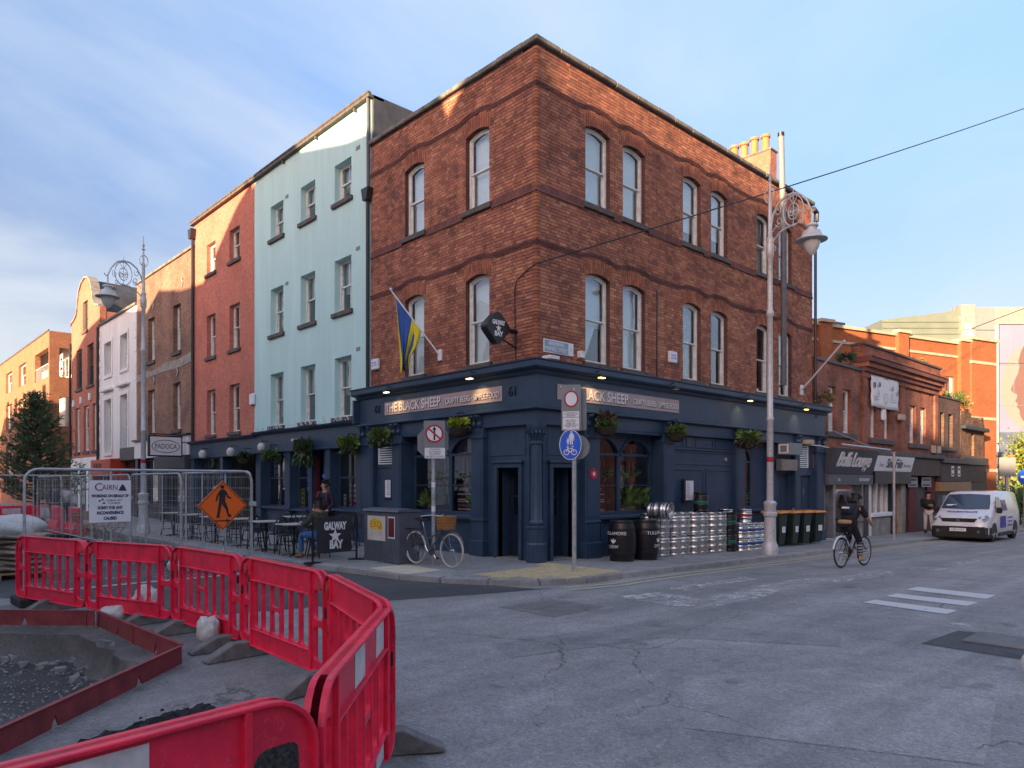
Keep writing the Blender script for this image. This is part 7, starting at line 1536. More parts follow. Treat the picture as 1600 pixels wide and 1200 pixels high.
# ------------------------------------------------------------------ road works: red barriers, feet, fences, notices
def barrier_proto():
    T_ = thing('plastic_barrier', 'barrier', 'barrier', (0, 0, 0), 0, 'red plastic barriers round the dug pit')
    ocorner = lambda cx, cz, r, a0, a1, n=6: [(cx + r * math.cos(R(a0 + (a1 - a0) * k / n)), cz + r * math.sin(R(a0 + (a1 - a0) * k / n))) for k in range(n + 1)]
    outer = ocorner(1.88, 0.22, 0.12, -90, 0) + [(2.0, 0.78)] + ocorner(1.80, 0.80, 0.20, 0, 90) + ocorner(0.20, 0.80, 0.20, 90, 180) + [(0.0, 0.78)] + ocorner(0.12, 0.22, 0.12, 180, 270)
    hs = []
    for a, b in ((0.05, 0.26), (1.74, 1.95)):
        hs += [rrect(a, b, 0.20, 0.50, 0.05), rrect(a, b, 0.56, 0.83, 0.06)]
    xs = [0.32 + k * (1.36 / 6) for k in range(7)]
    for k in range(6):
        a, b = xs[k] + 0.017, xs[k + 1] - 0.017
        if k == 2: hs += [rrect(a, b, 0.29, 0.52, 0.03), rrect(a, b, 0.56, 0.765, 0.03)]
        else: hs.append(rrect(a, b, 0.29, 0.765, 0.05))
    body = MB(); body.prism([outer] + hs, -0.016, 0.016); body.build('panel', 'barrier_red', T_)
    rim = MB(); rim.prism([outer, inset(outer, 0.016)], -0.045, 0.045); rim.build('rim', 'barrier_red', T_, bevel=0.006)
    lips = MB()
    for z0, z1 in ((0.768, 0.782), (0.272, 0.286)): lips.box(0.28, 1.72, -0.04, 0.04, z0, z1)
    for x in (0.272, 1.698): lips.box(x, x + 0.03, -0.042, 0.042, 0.11, 0.99)
    stuff(lips.build('stiffening_ribs', 'barrier_red', T_, bevel=0.004))
    stuff_ = MB()
    for k in range(1, 6): x = xs[k]; stuff_.box(x - 0.014, x + 0.014, -0.024, 0.024, 0.29, 0.765)
    stuff(stuff_.build('bars', 'barrier_red', T_, bevel=0.008))
    for x in (0.11, 1.89): MB().lathe([(0.05, 0.0), (0.05, 0.02), (0.025, 0.024)], (x, -0.03, 0.885), 16, axis='y').build('boss', 'barrier_dirty', T_)
    hg = MB()
    for k in range(16): hg.tube([(1.985, 0, 0.2 + k * 0.036), (1.985, 0, 0.222 + k * 0.036)], 0.034, 8)
    stuff(hg.build('hinge_knuckles', 'barrier_red', T_))
    pl = MB(); pl.box(1.97, 2.03, -0.035, 0.035, 0.60, 0.70); pl.build('clip', 'black_rubber', T_, bevel=0.008)
    return T_
BARR = barrier_proto()
KIDS[BARR.name] = [(k, kids(k)) for k in kids(BARR)]
nodes_b = [(-8.99, 1.75), (-8.50, -0.05), (-7.93, -1.66), (-7.80, -3.42), (-7.84, -5.27), (-8.36, -7.0), (-9.62, -8.40), (-11.55, -8.62)]
LB = ['red plastic barrier farthest left, ending at the sack pile', 'red plastic barrier second from the left, behind the pit corner', 'red plastic barrier behind the two sandbags', 'red plastic barrier below the orange diamond sign', 'red plastic barrier farthest right, seen at a slant from inside', 'red plastic barrier with white panels running towards the viewer', 'red plastic barrier with a white panel crossing the lower left corner']
for i in range(7):
    a, b = Vector(nodes_b[i]), Vector(nodes_b[i + 1]); L = (b - a).length; ang = math.atan2(b.y - a.y, b.x - a.x)
    o = BARR if i == 0 else copy_tree(BARR); o['label'] = LB[i]
    o.location = (a.x, a.y, RZ + 0.03); o.rotation_euler = (0, 0, ang); o.scale = (L / 2.0, 1, 1)
    if i >= 5:
        for k, x in enumerate(((0.35, 0.62), (0.98, 1.25)) if i == 5 else ((0.62, 1.18), )):
            for nm, z0, z1 in (('white_panel', 0.79, 0.965), ('white_panel', 0.14, 0.265)):
                if i == 6 and z0 < 0.5: continue
                for sg in (-1, 1):
                    pn = MB().box(x[0], x[1], *( (-0.020, -0.0165) if sg < 0 else (0.0165, 0.020)), z0, z1).build(nm, 'reflective_white', None); pn.parent = o
                    if sg < 0: pass
# wedge feet
mb = MB(); mb.prism([[(-0.36, 0), (0.36, 0), (0.36, 0.025), (0.09, 0.16), (-0.09, 0.16), (-0.36, 0.025)]], -0.07, 0.07); foot = mb.build('barrier_foot', 'foot_rubber', None, bevel=0.008)
tag(foot, 'foot', 'barrier foot', 'grey wedge feet of the barriers')
fl_ = [((-8.05, -1.05), 0.15, 'left of the two wedge feet by the first sandbag'), ((-7.95, -1.95), 0.05, 'right of the two wedge feet by the first sandbag'), ((-7.9, -3.15), 0.0, 'grey wedge foot by the second sandbag'), ((-7.92, -3.6), 0.05, 'grey wedge foot just right of the second sandbag'), ((-7.95, -5.2), 0.2, 'grey wedge foot inside the slanting barrier'), ((-8.25, -6.85), -0.55, 'grey wedge foot sticking out into the road beyond the near barrier'), ((-8.62, -7.35), -0.55, 'grey wedge foot at the bottom, sticking out of the near barrier'), ((-8.75, 0.9), 0.2, 'grey wedge foot under the leftmost barrier')]
for i, ((u, v), rz, lab) in enumerate(fl_):
    o = foot if i == 0 else foot.copy()
    if i: COL.objects.link(o)
    o.location = (u, v, RZ + 0.008); o.rotation_euler = (0, 0, rz); o['label'] = lab if lab.startswith('grey') else lab + ', grey'
# lumps: sandbags
def lump(name, label, cat, loc, size, mat, rz=0, seed=0, group=None, pinch=True):
    bm = bmesh.new(); bmesh.ops.create_icosphere(bm, subdivisions=4, radius=1); rnd = random.Random(seed); ph = [rnd.uniform(0, 6) for _ in range(6)]
    for v in bm.verts:
        p = v.co; k = 1 + 0.10 * math.sin(3 * p.x + ph[0]) * math.cos(4 * p.y + ph[1]) + 0.05 * math.sin(9 * p.x + 5 * p.z + ph[2]) + 0.03 * math.sin(17 * p.y + ph[3] + 6 * p.x)
        if pinch: k *= 1 - 0.35 * max(0, abs(p.x) - 0.6)
        z = p.z if p.z > -0.6 else -0.6 + (p.z + 0.6) * 0.2
        v.co = Vector((p.x * k * size[0], p.y * k * size[1], (z + 0.62) * k * size[2]))
    me = bpy.data.meshes.new(name); bm.to_mesh(me); bm.free()
    for p in me.polygons: p.use_smooth = True
    o = link(name, me, mat); o.location = loc; o.rotation_euler = (0, 0, rz)
    if label: tag(o, label, cat, group)
    return o
GSB = 'white sandbags weighing down the barriers'
lump('sandbag', 'white sandbag propped on the feet behind the pit corner', 'sandbag', (-8.0, -0.85, RZ + 0.14), (0.28, 0.17, 0.2), 'sandbag', 1.2, 1, GSB); lump('sandbag', 'slumped white sandbag lying just left of the propped one', 'sandbag', (-8.3, -0.62, RZ + 0.02), (0.26, 0.17, 0.13), 'sandbag', 0.8, 2, GSB)
lump('sandbag', 'white sandbag on the wedge feet below the third barrier', 'sandbag', (-7.98, -2.92, RZ + 0.09), (0.2, 0.11, 0.16), 'sandbag', 1.4, 3, GSB); lump('sandbag', 'white sandbag seen through the gap beyond the second barrier', 'sandbag', (-5.85, 4.3, RZ), (0.3, 0.2, 0.22), 'sandbag', 0.4, 4, GSB)
lump('sandbag', 'pale sandbag cut off by the right edge of the picture', 'sandbag', (-2.9, -9.52, RZ), (0.18, 0.28, 0.2), 'sandbag', 0.6, 5, GSB)
lump('sandbag', 'white sandbag on the road under the wire fence foot', 'sandbag', (-6.6, 9.5, RZ), (0.3, 0.2, 0.2), 'sandbag', 0.9, 6, GSB)
PAL = thing('sack_pile', 'pallet of stacked sacks under white plastic at the left edge', 'sack pile', (-9.75, 3.45, RZ))
for k in range(7):
    for j in range(2):
        o = lump('sack', None, None, (-9.55 - 0.55 * (k % 2) * 0.1 - j * 0.75, 3.4 + 0.05 * (k % 3), RZ + 0.14 + k * 0.1), (0.5, 0.62, 0.085), 'sack_brown', 0.05 * k, 20 + k + j * 9, pinch=False); adopt(o, PAL)
o = lump('plastic_cover', None, None, (-9.95, 3.45, RZ + 0.78), (0.85, 0.66, 0.24), 'sandbag', 0, 33, pinch=False); adopt(o, PAL)
mb = MB()
for k in range(5): mb.box(-10.8, -9.1, 2.8 + k * 0.3, 2.93 + k * 0.3, RZ + 0.1, RZ + 0.13)
for k in range(3): mb.box(-10.8 + k * 0.8, -10.7 + k * 0.8, 2.8, 4.1, RZ, RZ + 0.1)
stuff(mb.build('pallet', 'wood', PAL))
PAL.location = (-8.6, 5.7, RZ)
# steel edging boards round the pit
def board(label, a, b, z1=0.085, z0=RZ - 0.02):
    a, b = Vector(a), Vector(b); d = (b - a).normalized(); F = FRD(a.x, a.y, math.atan2(d.y, d.x)); L = (b - a).length
    T_ = thing('edging_board', label, 'edging board', ((a.x + b.x) / 2, (a.y + b.y) / 2, RZ), 0, 'oxide red boards round the pit')
    hs = [[(s - 0.05, z0 + 0.02), (s + 0.05, z0 + 0.02), (s, z0 + 0.12)] for s in [L * q for q in ((0.3, 0.75) if L > 2 else (0.5,))]]
    MB(F).prism([[(0, z0), (L, z0), (L, z1), (0, z1)]] + hs, -0.008, 0.008).build('plate', 'oxide_red', T_); MB(F).box(0, L, -0.03, 0.012, z1, z1 + 0.006).build('top_flange', 'oxide_red', T_)
    for s in (0.1, L * 0.5, L - 0.1): MB(F).box(s - 0.008, s + 0.008, 0.008, 0.02, z0 + 0.01, z1 - 0.01).build('joint_rib', 'oxide_red', T_)
board('oxide red board along the far side of the pit', (-15.5, 1.62), (-11.12, 1.97)); board('oxide red board at the back left of the pit', (-11.1, 1.93), (-8.57, -0.70)); board('oxide red board at the back right of the pit', (-8.55, -0.74), (-8.43, -3.41)); board('oxide red board along the near right side of the pit', (-8.45, -3.45), (-10.2, -5.17)); board('oxide red board running off the lower left corner', (-10.22, -5.19), (-11.9, -6.75))
# broken lumps at the foot of the pit walls
mb = MB(); rnd = random.Random(9)
for a_, b_2 in zip(PIT, PIT[1:] + PIT[:1]):
    for _ in range(34):
        t_ = rnd.random(); x = a_[0] + (b_2[0] - a_[0]) * t_; y = a_[1] + (b_2[1] - a_[1]) * t_; k = rnd.uniform(0.05, 0.22); x += (-11.2 - x) * k; y += (-3.4 - y) * k; q = rnd.uniform(0.02, 0.075); z = RZ - (0.06 if k < 0.07 else 0.36)
        P8 = [(x + sx * q * rnd.uniform(0.5, 1.1), y + sy * q * rnd.uniform(0.5, 1.1), z + (q * rnd.uniform(0.6, 1.2) if sz else -0.02)) for sz in (0, 1) for sx, sy in ((-1, -1), (1, -1), (1, 1), (-1, 1))]
        mb.add(P8, [(0, 3, 2, 1), (4, 5, 6, 7), (0, 1, 5, 4), (1, 2, 6, 5), (2, 3, 7, 6), (3, 0, 4, 7)])
tag(stuff(mb.build('rubble', 'concrete', None, fix=False)), 'broken concrete rubble lying along the walls of the dug pit', 'rubble')
# heap of fresh tar
def heap(name, label, cx, cy, rx, ry, h, rz, seed, n=34):
    rnd = random.Random(seed); mb = MB(); c, s = math.cos(rz), math.sin(rz)
    for i in range(n + 1):
        for j in range(n + 1):
            x, y = -1 + 2 * i / n, -1 + 2 * j / n; r = math.hypot(x, y); e = 1 + 0.25 * math.sin(3 * math.atan2(y, x) + seed) + 0.12 * math.sin(7 * math.atan2(y, x))
            z = max(0, 1 - (r * e) ** 1.6) * h * rnd.uniform(0.75, 1.2) + rnd.uniform(-0.012, 0.02); mb.v.append((cx + (x * rx) * c - (y * ry) * s, cy + (x * rx) * s + (y * ry) * c, RZ + 0.012 + (z if r * e < 1 else -0.05)))
    mb.f = [(i * (n + 1) + j, (i + 1) * (n + 1) + j, (i + 1) * (n + 1) + j + 1, i * (n + 1) + j + 1) for i in range(n) for j in range(n)]
    o = mb.build(name, 'tar', None, smooth=False, fix=False); return tag(o, label, 'tar heap')
heap('tar_heap', 'long low heap of fresh black tar behind the nearest barrier', -9.6, -5.75, 0.95, 0.42, 0.16, 0.35, 3); heap('tar_heap', 'smaller scatter of black tar at the bottom under the barrier arm', -8.95, -6.35, 0.42, 0.42, 0.09, 0.5, 5)
mb = MB(); rnd = random.Random(5)
for _ in range(170):
    x, y = rnd.gauss(-9.0, 0.35), rnd.gauss(-6.0, 0.4); q = rnd.uniform(0.008, 0.03); z = RZ + 0.008
    mb.add([(x - q, y, z), (x, y - q, z), (x + q, y, z), (x, y + q, z), (x, y, z + q * 1.1)], [(0, 1, 4), (1, 2, 4), (2, 3, 4), (3, 0, 4)])
tag(stuff(mb.build('tar_crumbs', 'tar')), 'crumbs of black tar scattered on the grey ground', 'crumbs')
# wire fence panels
def fence_proto():
    T_ = thing('wire_fence_panel', 'panel', 'fence', (0, 0, 0), 0, 'galvanised wire fence panels'); L, H = 3.45, 2.0
    pts_ = [(0, 0, 0.0), (0, 0, H - 0.18)] + [(0.18 - 0.18 * math.cos(R(k * 18)), 0, H - 0.18 + 0.18 * math.sin(R(k * 18))) for k in range(1, 6)] + [(L - 0.18 + 0.18 * math.sin(R(k * 18)), 0, H - 0.18 + 0.18 * math.cos(R(k * 18))) for k in range(0, 6)] + [(L, 0, 0.0)]
    MB().tube(pts_, 0.021, 8).build('frame', 'galv', T_, smooth=True); MB().tube([(0, 0, 0.17), (L, 0, 0.17)], 0.018, 8).build('bottom_rail', 'galv', T_, smooth=True)
    for x in (L / 3, 2 * L / 3): MB().tube([(x, 0, 0.17), (x, 0, H)], 0.014, 6).build('stay', 'galv', T_, smooth=True)
    mb = MB()
    for k in range(1, 35): x = k * L / 35; mb.tube([(x, 0, 0.17), (x, 0, H - 0.02)], 0.0019, 3, cap=False)
    for k in range(9): z = 0.3 + k * 0.2; mb.tube([(0, 0, z), (L, 0, z)], 0.0019, 3, cap=False)
    stuff(mb.build('wire_mesh', 'galv', T_)); MB().box(-0.12, 0.12, -0.33, 0.33, -0.0, 0.13).build('rubber_foot', 'black_rubber', T_, bevel=0.02)
    MB().box(L - 0.03, L + 0.07, -0.04, 0.04, 1.38, 1.46).build('clamp', 'galv', T_); return T_
FEN = fence_proto(); KIDS[FEN.name] = [(k, kids(k)) for k in kids(FEN)]
def fence(a, b, lab, i=[0]):
    a, b = Vector(a), Vector(b); o = FEN if i[0] == 0 else copy_tree(FEN); i[0] += 1; o['label'] = lab
    o.location = (a.x, a.y, RZ); o.rotation_euler = (0, 0, math.atan2(b.y - a.y, b.x - a.x)); return o
fence((-8.93, 1.68), (-5.5, 1.78), 'wire fence panel carrying the white notice and orange sign'); fence((-12.35, 3.55), (-9.02, 1.75), 'wire fence panel at the left edge of the picture')
for k, lab in enumerate(('wire fence panel first along the street from the orange sign', 'wire fence panel second along the street from the orange sign', 'wire fence panel third along the street', 'wire fence panel fourth along the street', 'wire fence panel farthest down the street')): fence((-5.42 - 0.06 * k, 1.95 + 3.52 * k), (-5.48 - 0.06 * k, 5.4 + 3.52 * k), lab)
for k in range(3): fence((-9.2 - 3.5 * k, 13.3 + 0.5 * k), (-5.8 - 3.5 * k, 12.9 + 0.5 * k), 'wire fence panel %s across the side street' % ('nearest the house,', 'in the middle,', 'at the far left,')[k])
FN = FRD(-8.93, 1.66, math.atan2(0.10, 3.43))
NB = thing('works_notice', 'white Cairn notice board on the wire fence apologising for inconvenience', 'notice', (-8.0, 1.66, 1.0))
s0_, s1_2, z0_, z1_ = 0.83, 1.42, 1.08, 1.735
MB(FN).box(s0_, s1_2, 0.03, 0.036, z0_, z1_).build('board', 'sign_white', NB); M('print_navy', (0.03, 0.03, 0.10), 0.5); M('print_wine', (0.12, 0.02, 0.10), 0.5); mid_ = (s0_ + s1_2) / 2
text('lettering', 'C', 0.17, 'print_wine', NB, FN, s0_ + 0.13, z1_ - 0.11, 0.037, ext=0.002); text('lettering', 'AIRN', 0.12, 'print_wine', NB, FN, s0_ + 0.29, z1_ - 0.115, 0.037, ext=0.002, width=0.22)
MB(FN).prism([[(s0_ + 0.41, z1_ - 0.165), (s0_ + 0.53, z1_ - 0.165), (s0_ + 0.505, z1_ - 0.1), (s0_ + 0.47, z1_ - 0.055), (s0_ + 0.44, z1_ - 0.1)]], 0.037, 0.039).build('cairn_emblem', 'print_navy', NB)
for k, (s_, h, w, dz) in enumerate((('WORKING ON BEHALF OF', 0.06, 0.53, 0.245), ('DUBLIN CITY', 0.045, 0.22, 0.315), ('COUNCIL', 0.045, 0.17, 0.36), ('SORRY FOR ANY', 0.065, 0.36, 0.43), ('INCONVENIENCE', 0.065, 0.38, 0.51), ('CAUSED', 0.065, 0.19, 0.595))):
    text('lettering', s_, h, 'print_navy', NB, FN, mid_ + (0.06 if k in (1, 2) else 0), z1_ - dz, 0.037, ext=0.002, width=w, bold=0.003 if k not in (1, 2) else 0)
for dx, dz in ((-0.15, 0.32), (-0.11, 0.30), (-0.09, 0.355)): MB(FN).box(mid_ + dx - 0.015, mid_ + dx + 0.015, 0.037, 0.039, z1_ - dz - 0.012, z1_ - dz + 0.012).build('council_mark', 'print_navy', NB)
DS = thing('diversion_sign', 'orange diamond sign with black walking figure and arrow, on the wire fence', 'warning sign', (-6.1, 1.7, 1.2))
cs, cz_, rr_ = 2.90, 1.30, 0.435
MB(FN).prism([[(cs - rr_, cz_), (cs, cz_ - rr_), (cs + rr_, cz_), (cs, cz_ + rr_)]], 0.03, 0.045).build('plate', 'sign_orange', DS)
q = rr_ - 0.02; q2 = rr_ - 0.035; MB(FN).prism([[(cs - q, cz_), (cs, cz_ - q), (cs + q, cz_), (cs, cz_ + q)], [(cs - q2, cz_), (cs, cz_ - q2), (cs + q2, cz_), (cs, cz_ + q2)]], 0.045, 0.048).build('border', 'sign_black', DS)
WK = [(-0.11, -0.26), (-0.05, -0.26), (-0.045, -0.2), (-0.01, -0.02), (0.06, -0.12), (0.10, -0.25), (0.16, -0.25), (0.15, -0.2), (0.12, -0.21), (0.10, -0.1), (0.05, 0.03), (0.055, 0.14), (0.1, 0.08), (0.155, 0.06), (0.16, 0.085), (0.11, 0.11), (0.07, 0.2), (0.02, 0.235), (-0.04, 0.22), (-0.1, 0.12), (-0.12, 0.03), (-0.095, 0.025), (-0.07, 0.11), (-0.05, 0.14), (-0.06, 0.0), (-0.09, -0.2)]
MB(FN).prism([[(cs - 0.01 + x, cz_ + 0.05 + z) for x, z in WK]], 0.045, 0.049).build('walking_figure', 'sign_black', DS); MB(FN).prism([disc(cs - 0.01, cz_ + 0.325, 0.035, 16)], 0.045, 0.049).build('figure_head', 'sign_black', DS)
MB(FN).prism([[(cs - 0.13, cz_ - 0.275), (cs + 0.06, cz_ - 0.275), (cs + 0.06, cz_ - 0.295), (cs + 0.14, cz_ - 0.265), (cs + 0.06, cz_ - 0.235), (cs + 0.06, cz_ - 0.255), (cs - 0.13, cz_ - 0.255)]], 0.045, 0.049).build('arrow', 'sign_black', DS)
# water filled red barriers farther down the street and deck chairs behind the fence
for k, lab in enumerate(('solid red barrier beyond the fence, its front left one', 'solid red barrier beyond the fence, beside the notice', 'solid red barrier beyond the fence, turned away to the left')):
    x, y, rz = ((-5.15, 19.3, 1.5), (-5.0, 17.3, 1.5), (-6.3, 21.0, 0.2))[k]; T_ = thing('water_barrier', lab, 'barrier', (x, y, RZ), rz, 'solid red barriers down the street')
    mb = MB(); mb.prism([[(-0.22, 0), (0.22, 0), (0.22, 0.2), (0.1, 0.45), (0.09, 0.95), (-0.09, 0.95), (-0.1, 0.45), (-0.22, 0.2)]], -0.95, 0.95, m=lambda a, d, c: (d, a, c)); o = mb.build('body', 'barrier_red', None, bevel=0.02); o.parent = T_
    o = MB().box(-0.3, 0.3, -0.097, -0.09, 0.65, 0.85).build('white_panel', 'reflective_white', None); o.parent = T_
def deck_chair(label, loc, rz):
    T_ = thing('folding_chair', label, 'chair', (0, 0, 0), 0, 'folding wooden chairs'); mb = MB()
    for s in (-0.22, 0.22): mb = MB(); mb.tube([(-0.25, s, 0), (0.2, s, 0.45), (0.28, s, 0.85)], 0.016, 5); mb.build('leg', 'wood', T_); mb = MB(); mb.tube([(0.25, s * 0.9, 0), (-0.22, s * 0.9, 0.45)], 0.016, 5); mb.build('leg', 'wood', T_)
    for k in range(5): MB().box(-0.22 + k * 0.09, -0.15 + k * 0.09, -0.22, 0.22, 0.44, 0.46).build('seat_slat', 'wood', T_)
    for k in range(3): MB().box(0.22 + k * 0.02, 0.24 + k * 0.02, -0.22, 0.22, 0.58 + k * 0.1, 0.65 + k * 0.1).build('back_slat', 'wood', T_)
    T_.location = loc; T_.rotation_euler = (0, 0, rz); return T_
c0 = deck_chair('wooden folding chair leaning left of the notice, beyond the fence', (-5.25, 14.9, RZ), 2.4)
for (x, y, rz, lab) in ((-5.1, 14.0, 0.6, 'wooden folding chair just under the notice, beyond the fence'), (-4.85, 13.1, 0.2, 'wooden folding chair right of the notice, beyond the fence'), (-5.0, 15.6, 1.2, 'wooden folding chair farthest back beyond the fence')): copy_tree(c0, (x, y, RZ), rz, lab)

# ------------------------------------------------------------------ cafe furniture
def cafe_chair():
    T_ = thing('bistro_chair', 'chair', 'chair', (0, 0, 0), 0, 'black bistro chairs outside the pub')
    MB().lathe([(0.19, 0.44), (0.2, 0.455), (0.19, 0.47)], n=18).build('seat', 'black_metal', T_, smooth=True)
    for a in (45, 135, 225, 315): c, s = math.cos(R(a)), math.sin(R(a)); MB().tube([(c * 0.17, s * 0.17, 0.45), (c * 0.25, s * 0.25, 0)], 0.013, 6).build('leg', 'black_metal', T_)
    MB().tube([(0.17 * math.cos(w * 0.4), 0.17 * math.sin(w * 0.4), 0.2) for w in range(15)], 0.008, 5).build('stretcher', 'black_metal', T_)
    hoop = lambda w, h: [(-0.17 - 0.03 * math.sin(math.pi * k / 12), w * math.cos(math.pi * k / 12), 0.46 + h * math.sin(math.pi * k / 12)) for k in range(13)]
    bk = MB().tube(hoop(0.19, 0.42), 0.014, 6).build('back_hoop', 'black_metal', T_, smooth=True)
    for w in (0.11, 0.03): MB().tube(hoop(w, 0.33), 0.009, 5).build('inner_hoop', 'black_metal', bk, smooth=True)
    return T_
CH = cafe_chair(); KIDS[CH.name] = [(k, kids(k)) for k in kids(CH)]
def cafe_table(label, loc):
    T_ = thing('cafe_table', label, 'table', loc, 0, 'small cafe tables outside the pub'); x, y, z = loc
    MB().box(x - 0.32, x + 0.32, y - 0.32, y + 0.32, z + 0.72, z + 0.75).build('table_top', 'tabletop', T_, bevel=0.008); MB().tube([(x, y, z), (x, y, z + 0.72)], 0.03, 8).build('stem', 'black_metal', T_)
    for a in range(4): c, s = math.cos(a * math.pi / 2 + 0.78), math.sin(a * math.pi / 2 + 0.78); MB().tube([(x, y, z + 0.06), (x + 0.28 * c, y + 0.28 * s, z + 0.015)], 0.018, 6).build('foot', 'black_metal', T_)
tabs = [(-3.2, 4.75), (-3.15, 6.35), (-3.1, 8.0), (-3.1, 9.8), (-1.4, 6.2), (-1.4, 8.2), (-3.1, 11.6), (-3.1, 13.2)]
tl = ['pale cafe table in front of the seated man', 'pale cafe table second from the banner along the kerb', 'pale cafe table third from the banner along the kerb', 'pale cafe table behind the orange sign', 'pale cafe table near the pub door', 'pale cafe table against the long shopfront', 'pale cafe table left of the orange sign', 'pale cafe table farthest along the kerb']
for (x, y), l_ in zip(tabs, tl): cafe_table(l_, (x, y, 0.0))
chs = []
for k, (x, y) in enumerate(tabs):
    for dy, rz in ((0.55, -90), (-0.55, 90)):
        if k == 0 and dy < 0: continue
        chs.append((x + random.uniform(-0.05, 0.05), y + dy, rz + random.uniform(-12, 12), k, 'far' if dy > 0 else 'near'))
    chs.append((x + 0.55, y, 180 + random.uniform(-12, 12), k, 'wall'))
for i, (x, y, rz, k, sd) in enumerate(chs):
    lab = 'black bistro chair, %s side of the %s' % (sd, tl[k].replace('pale cafe ', '').replace('from the banner ', '').replace('in front of', 'before'))
    o = CH if i == 0 else copy_tree(CH); o['label'] = lab; o.location = (x, y, 0.002); o.rotation_euler = (0, 0, R(rz))
BN = thing('cafe_windbreak', 'dark cloth windbreak reading Galway Bay between black posts', 'windbreak', (-3.1, 3.05, 0))
FW = FRD(-3.62, 3.05, 0.04)
for s in (0.0, 1.08): MB().tube([FW(s, 0, 0.0), FW(s, 0, 0.98)], 0.024, 8).build('post', 'black_metal', BN); MB().lathe([(0.2, 0.0), (0.2, 0.015), (0.05, 0.03)], FW(s, 0, 0), 18).build('base_plate', 'black_metal', BN)
for z in (0.95, 0.2): MB().tube([FW(0, 0, z), FW(1.08, 0, z)], 0.012, 6).build('rail', 'black_metal', BN)
M('banner_cloth', (0.028, 0.026, 0.036), 0.8, var=0.25, scale=3)
mb = MB(FW); nb = 12
for i in range(nb + 1):
    for j in range(9): mb.v.append(FW(0.08 + 0.86 * i / nb, 0.02 + 0.012 * math.sin(i * 0.9) * math.sin(j * 0.6), 0.2 + 0.75 * j / 8))
mb.f = [(i * 9 + j, (i + 1) * 9 + j, (i + 1) * 9 + j + 1, i * 9 + j + 1) for i in range(nb) for j in range(8)]
cl = mb.build('cloth', 'banner_cloth', BN, smooth=True)
text('lettering', 'GALWAY', 0.22, 'sign_white', cl, FW, 0.52, 0.76, 0.036, ext=0.002, width=0.55, bold=0.012); text('lettering', 'BAY', 0.24, 'sign_white', cl, FW, 0.54, 0.36, 0.036, ext=0.002, width=0.33, bold=0.012)
MB(FW).prism([star(0.52, 0.55, 0.16)], 0.036, 0.038).build('star', 'sign_white', cl)

# ------------------------------------------------------------------ people
def skin_mesh(name, chains, mat, parent, sub=2, root=None):
    """chains: lists of (x, y, z, r); equal points are welded, so limbs join the trunk"""
    idx = {}; vs_ = []; rs_ = []; es = set()
    for ch in chains:
        prev = None
        for (x, y, z, r) in ch:
            k = (round(x, 3), round(y, 3), round(z, 3))
            if k not in idx: idx[k] = len(vs_); vs_.append((x, y, z)); rs_.append(r)
            if prev is not None and prev != idx[k]: es.add((prev, idx[k]))
            prev = idx[k]
    me = bpy.data.meshes.new(name); me.from_pydata(vs_, list(es), []); o = bpy.data.objects.new(name, me); COL.objects.link(o)
    md = o.modifiers.new('s', 'SKIN'); md.use_smooth_shade = True
    for i, r in enumerate(rs_): me.skin_vertices[0].data[i].radius = (r, r); me.skin_vertices[0].data[i].use_root = False
    seen = set(); adj = {}
    for a, b in es: adj.setdefault(a, []).append(b); adj.setdefault(b, []).append(a)
    for i in range(len(vs_)):
        if i in seen: continue
        me.skin_vertices[0].data[i].use_root = True; st = [i]
        while st:
            q = st.pop()
            if q in seen: continue
            seen.add(q); st += adj.get(q, [])
    s2 = o.modifiers.new('u', 'SUBSURF'); s2.levels = sub; s2.render_levels = sub
    bpy.context.view_layer.update(); m2 = bpy.data.meshes.new_from_object(o.evaluated_get(bpy.context.evaluated_depsgraph_get())); bpy.data.objects.remove(o); m2.name = name
    for p in m2.polygons: p.use_smooth = True
    ob = link(name, m2, mat); ob.parent = parent; return ob
def hand(w, d, up, right):
    """palm and five fingers growing from the wrist w along d"""
    w, d, up, s = Vector(w), Vector(d).normalized(), Vector(up).normalized(), Vector(right).normalized(); out = []
    pc = w + d * 0.07; out.append([(*w, 0.026), (*(w + d * 0.035), 0.032), (*pc, 0.034), (*(w + d * 0.09), 0.026)])
    for k, L in enumerate((0.065, 0.075, 0.07, 0.055)):
        b = w + d * 0.08 + s * (-0.03 + 0.02 * k); out.append([(*b, 0.010), (*(b + d * L * 0.5 - up * 0.01), 0.009), (*(b + d * L * 0.85 - up * 0.035), 0.008)])
    b = w + d * 0.03 - s * 0.03; out.append([(*b, 0.012), (*(b + d * 0.03 - s * 0.025 - up * 0.01), 0.010), (*(b + d * 0.06 - s * 0.03 - up * 0.02), 0.009)])
    return out
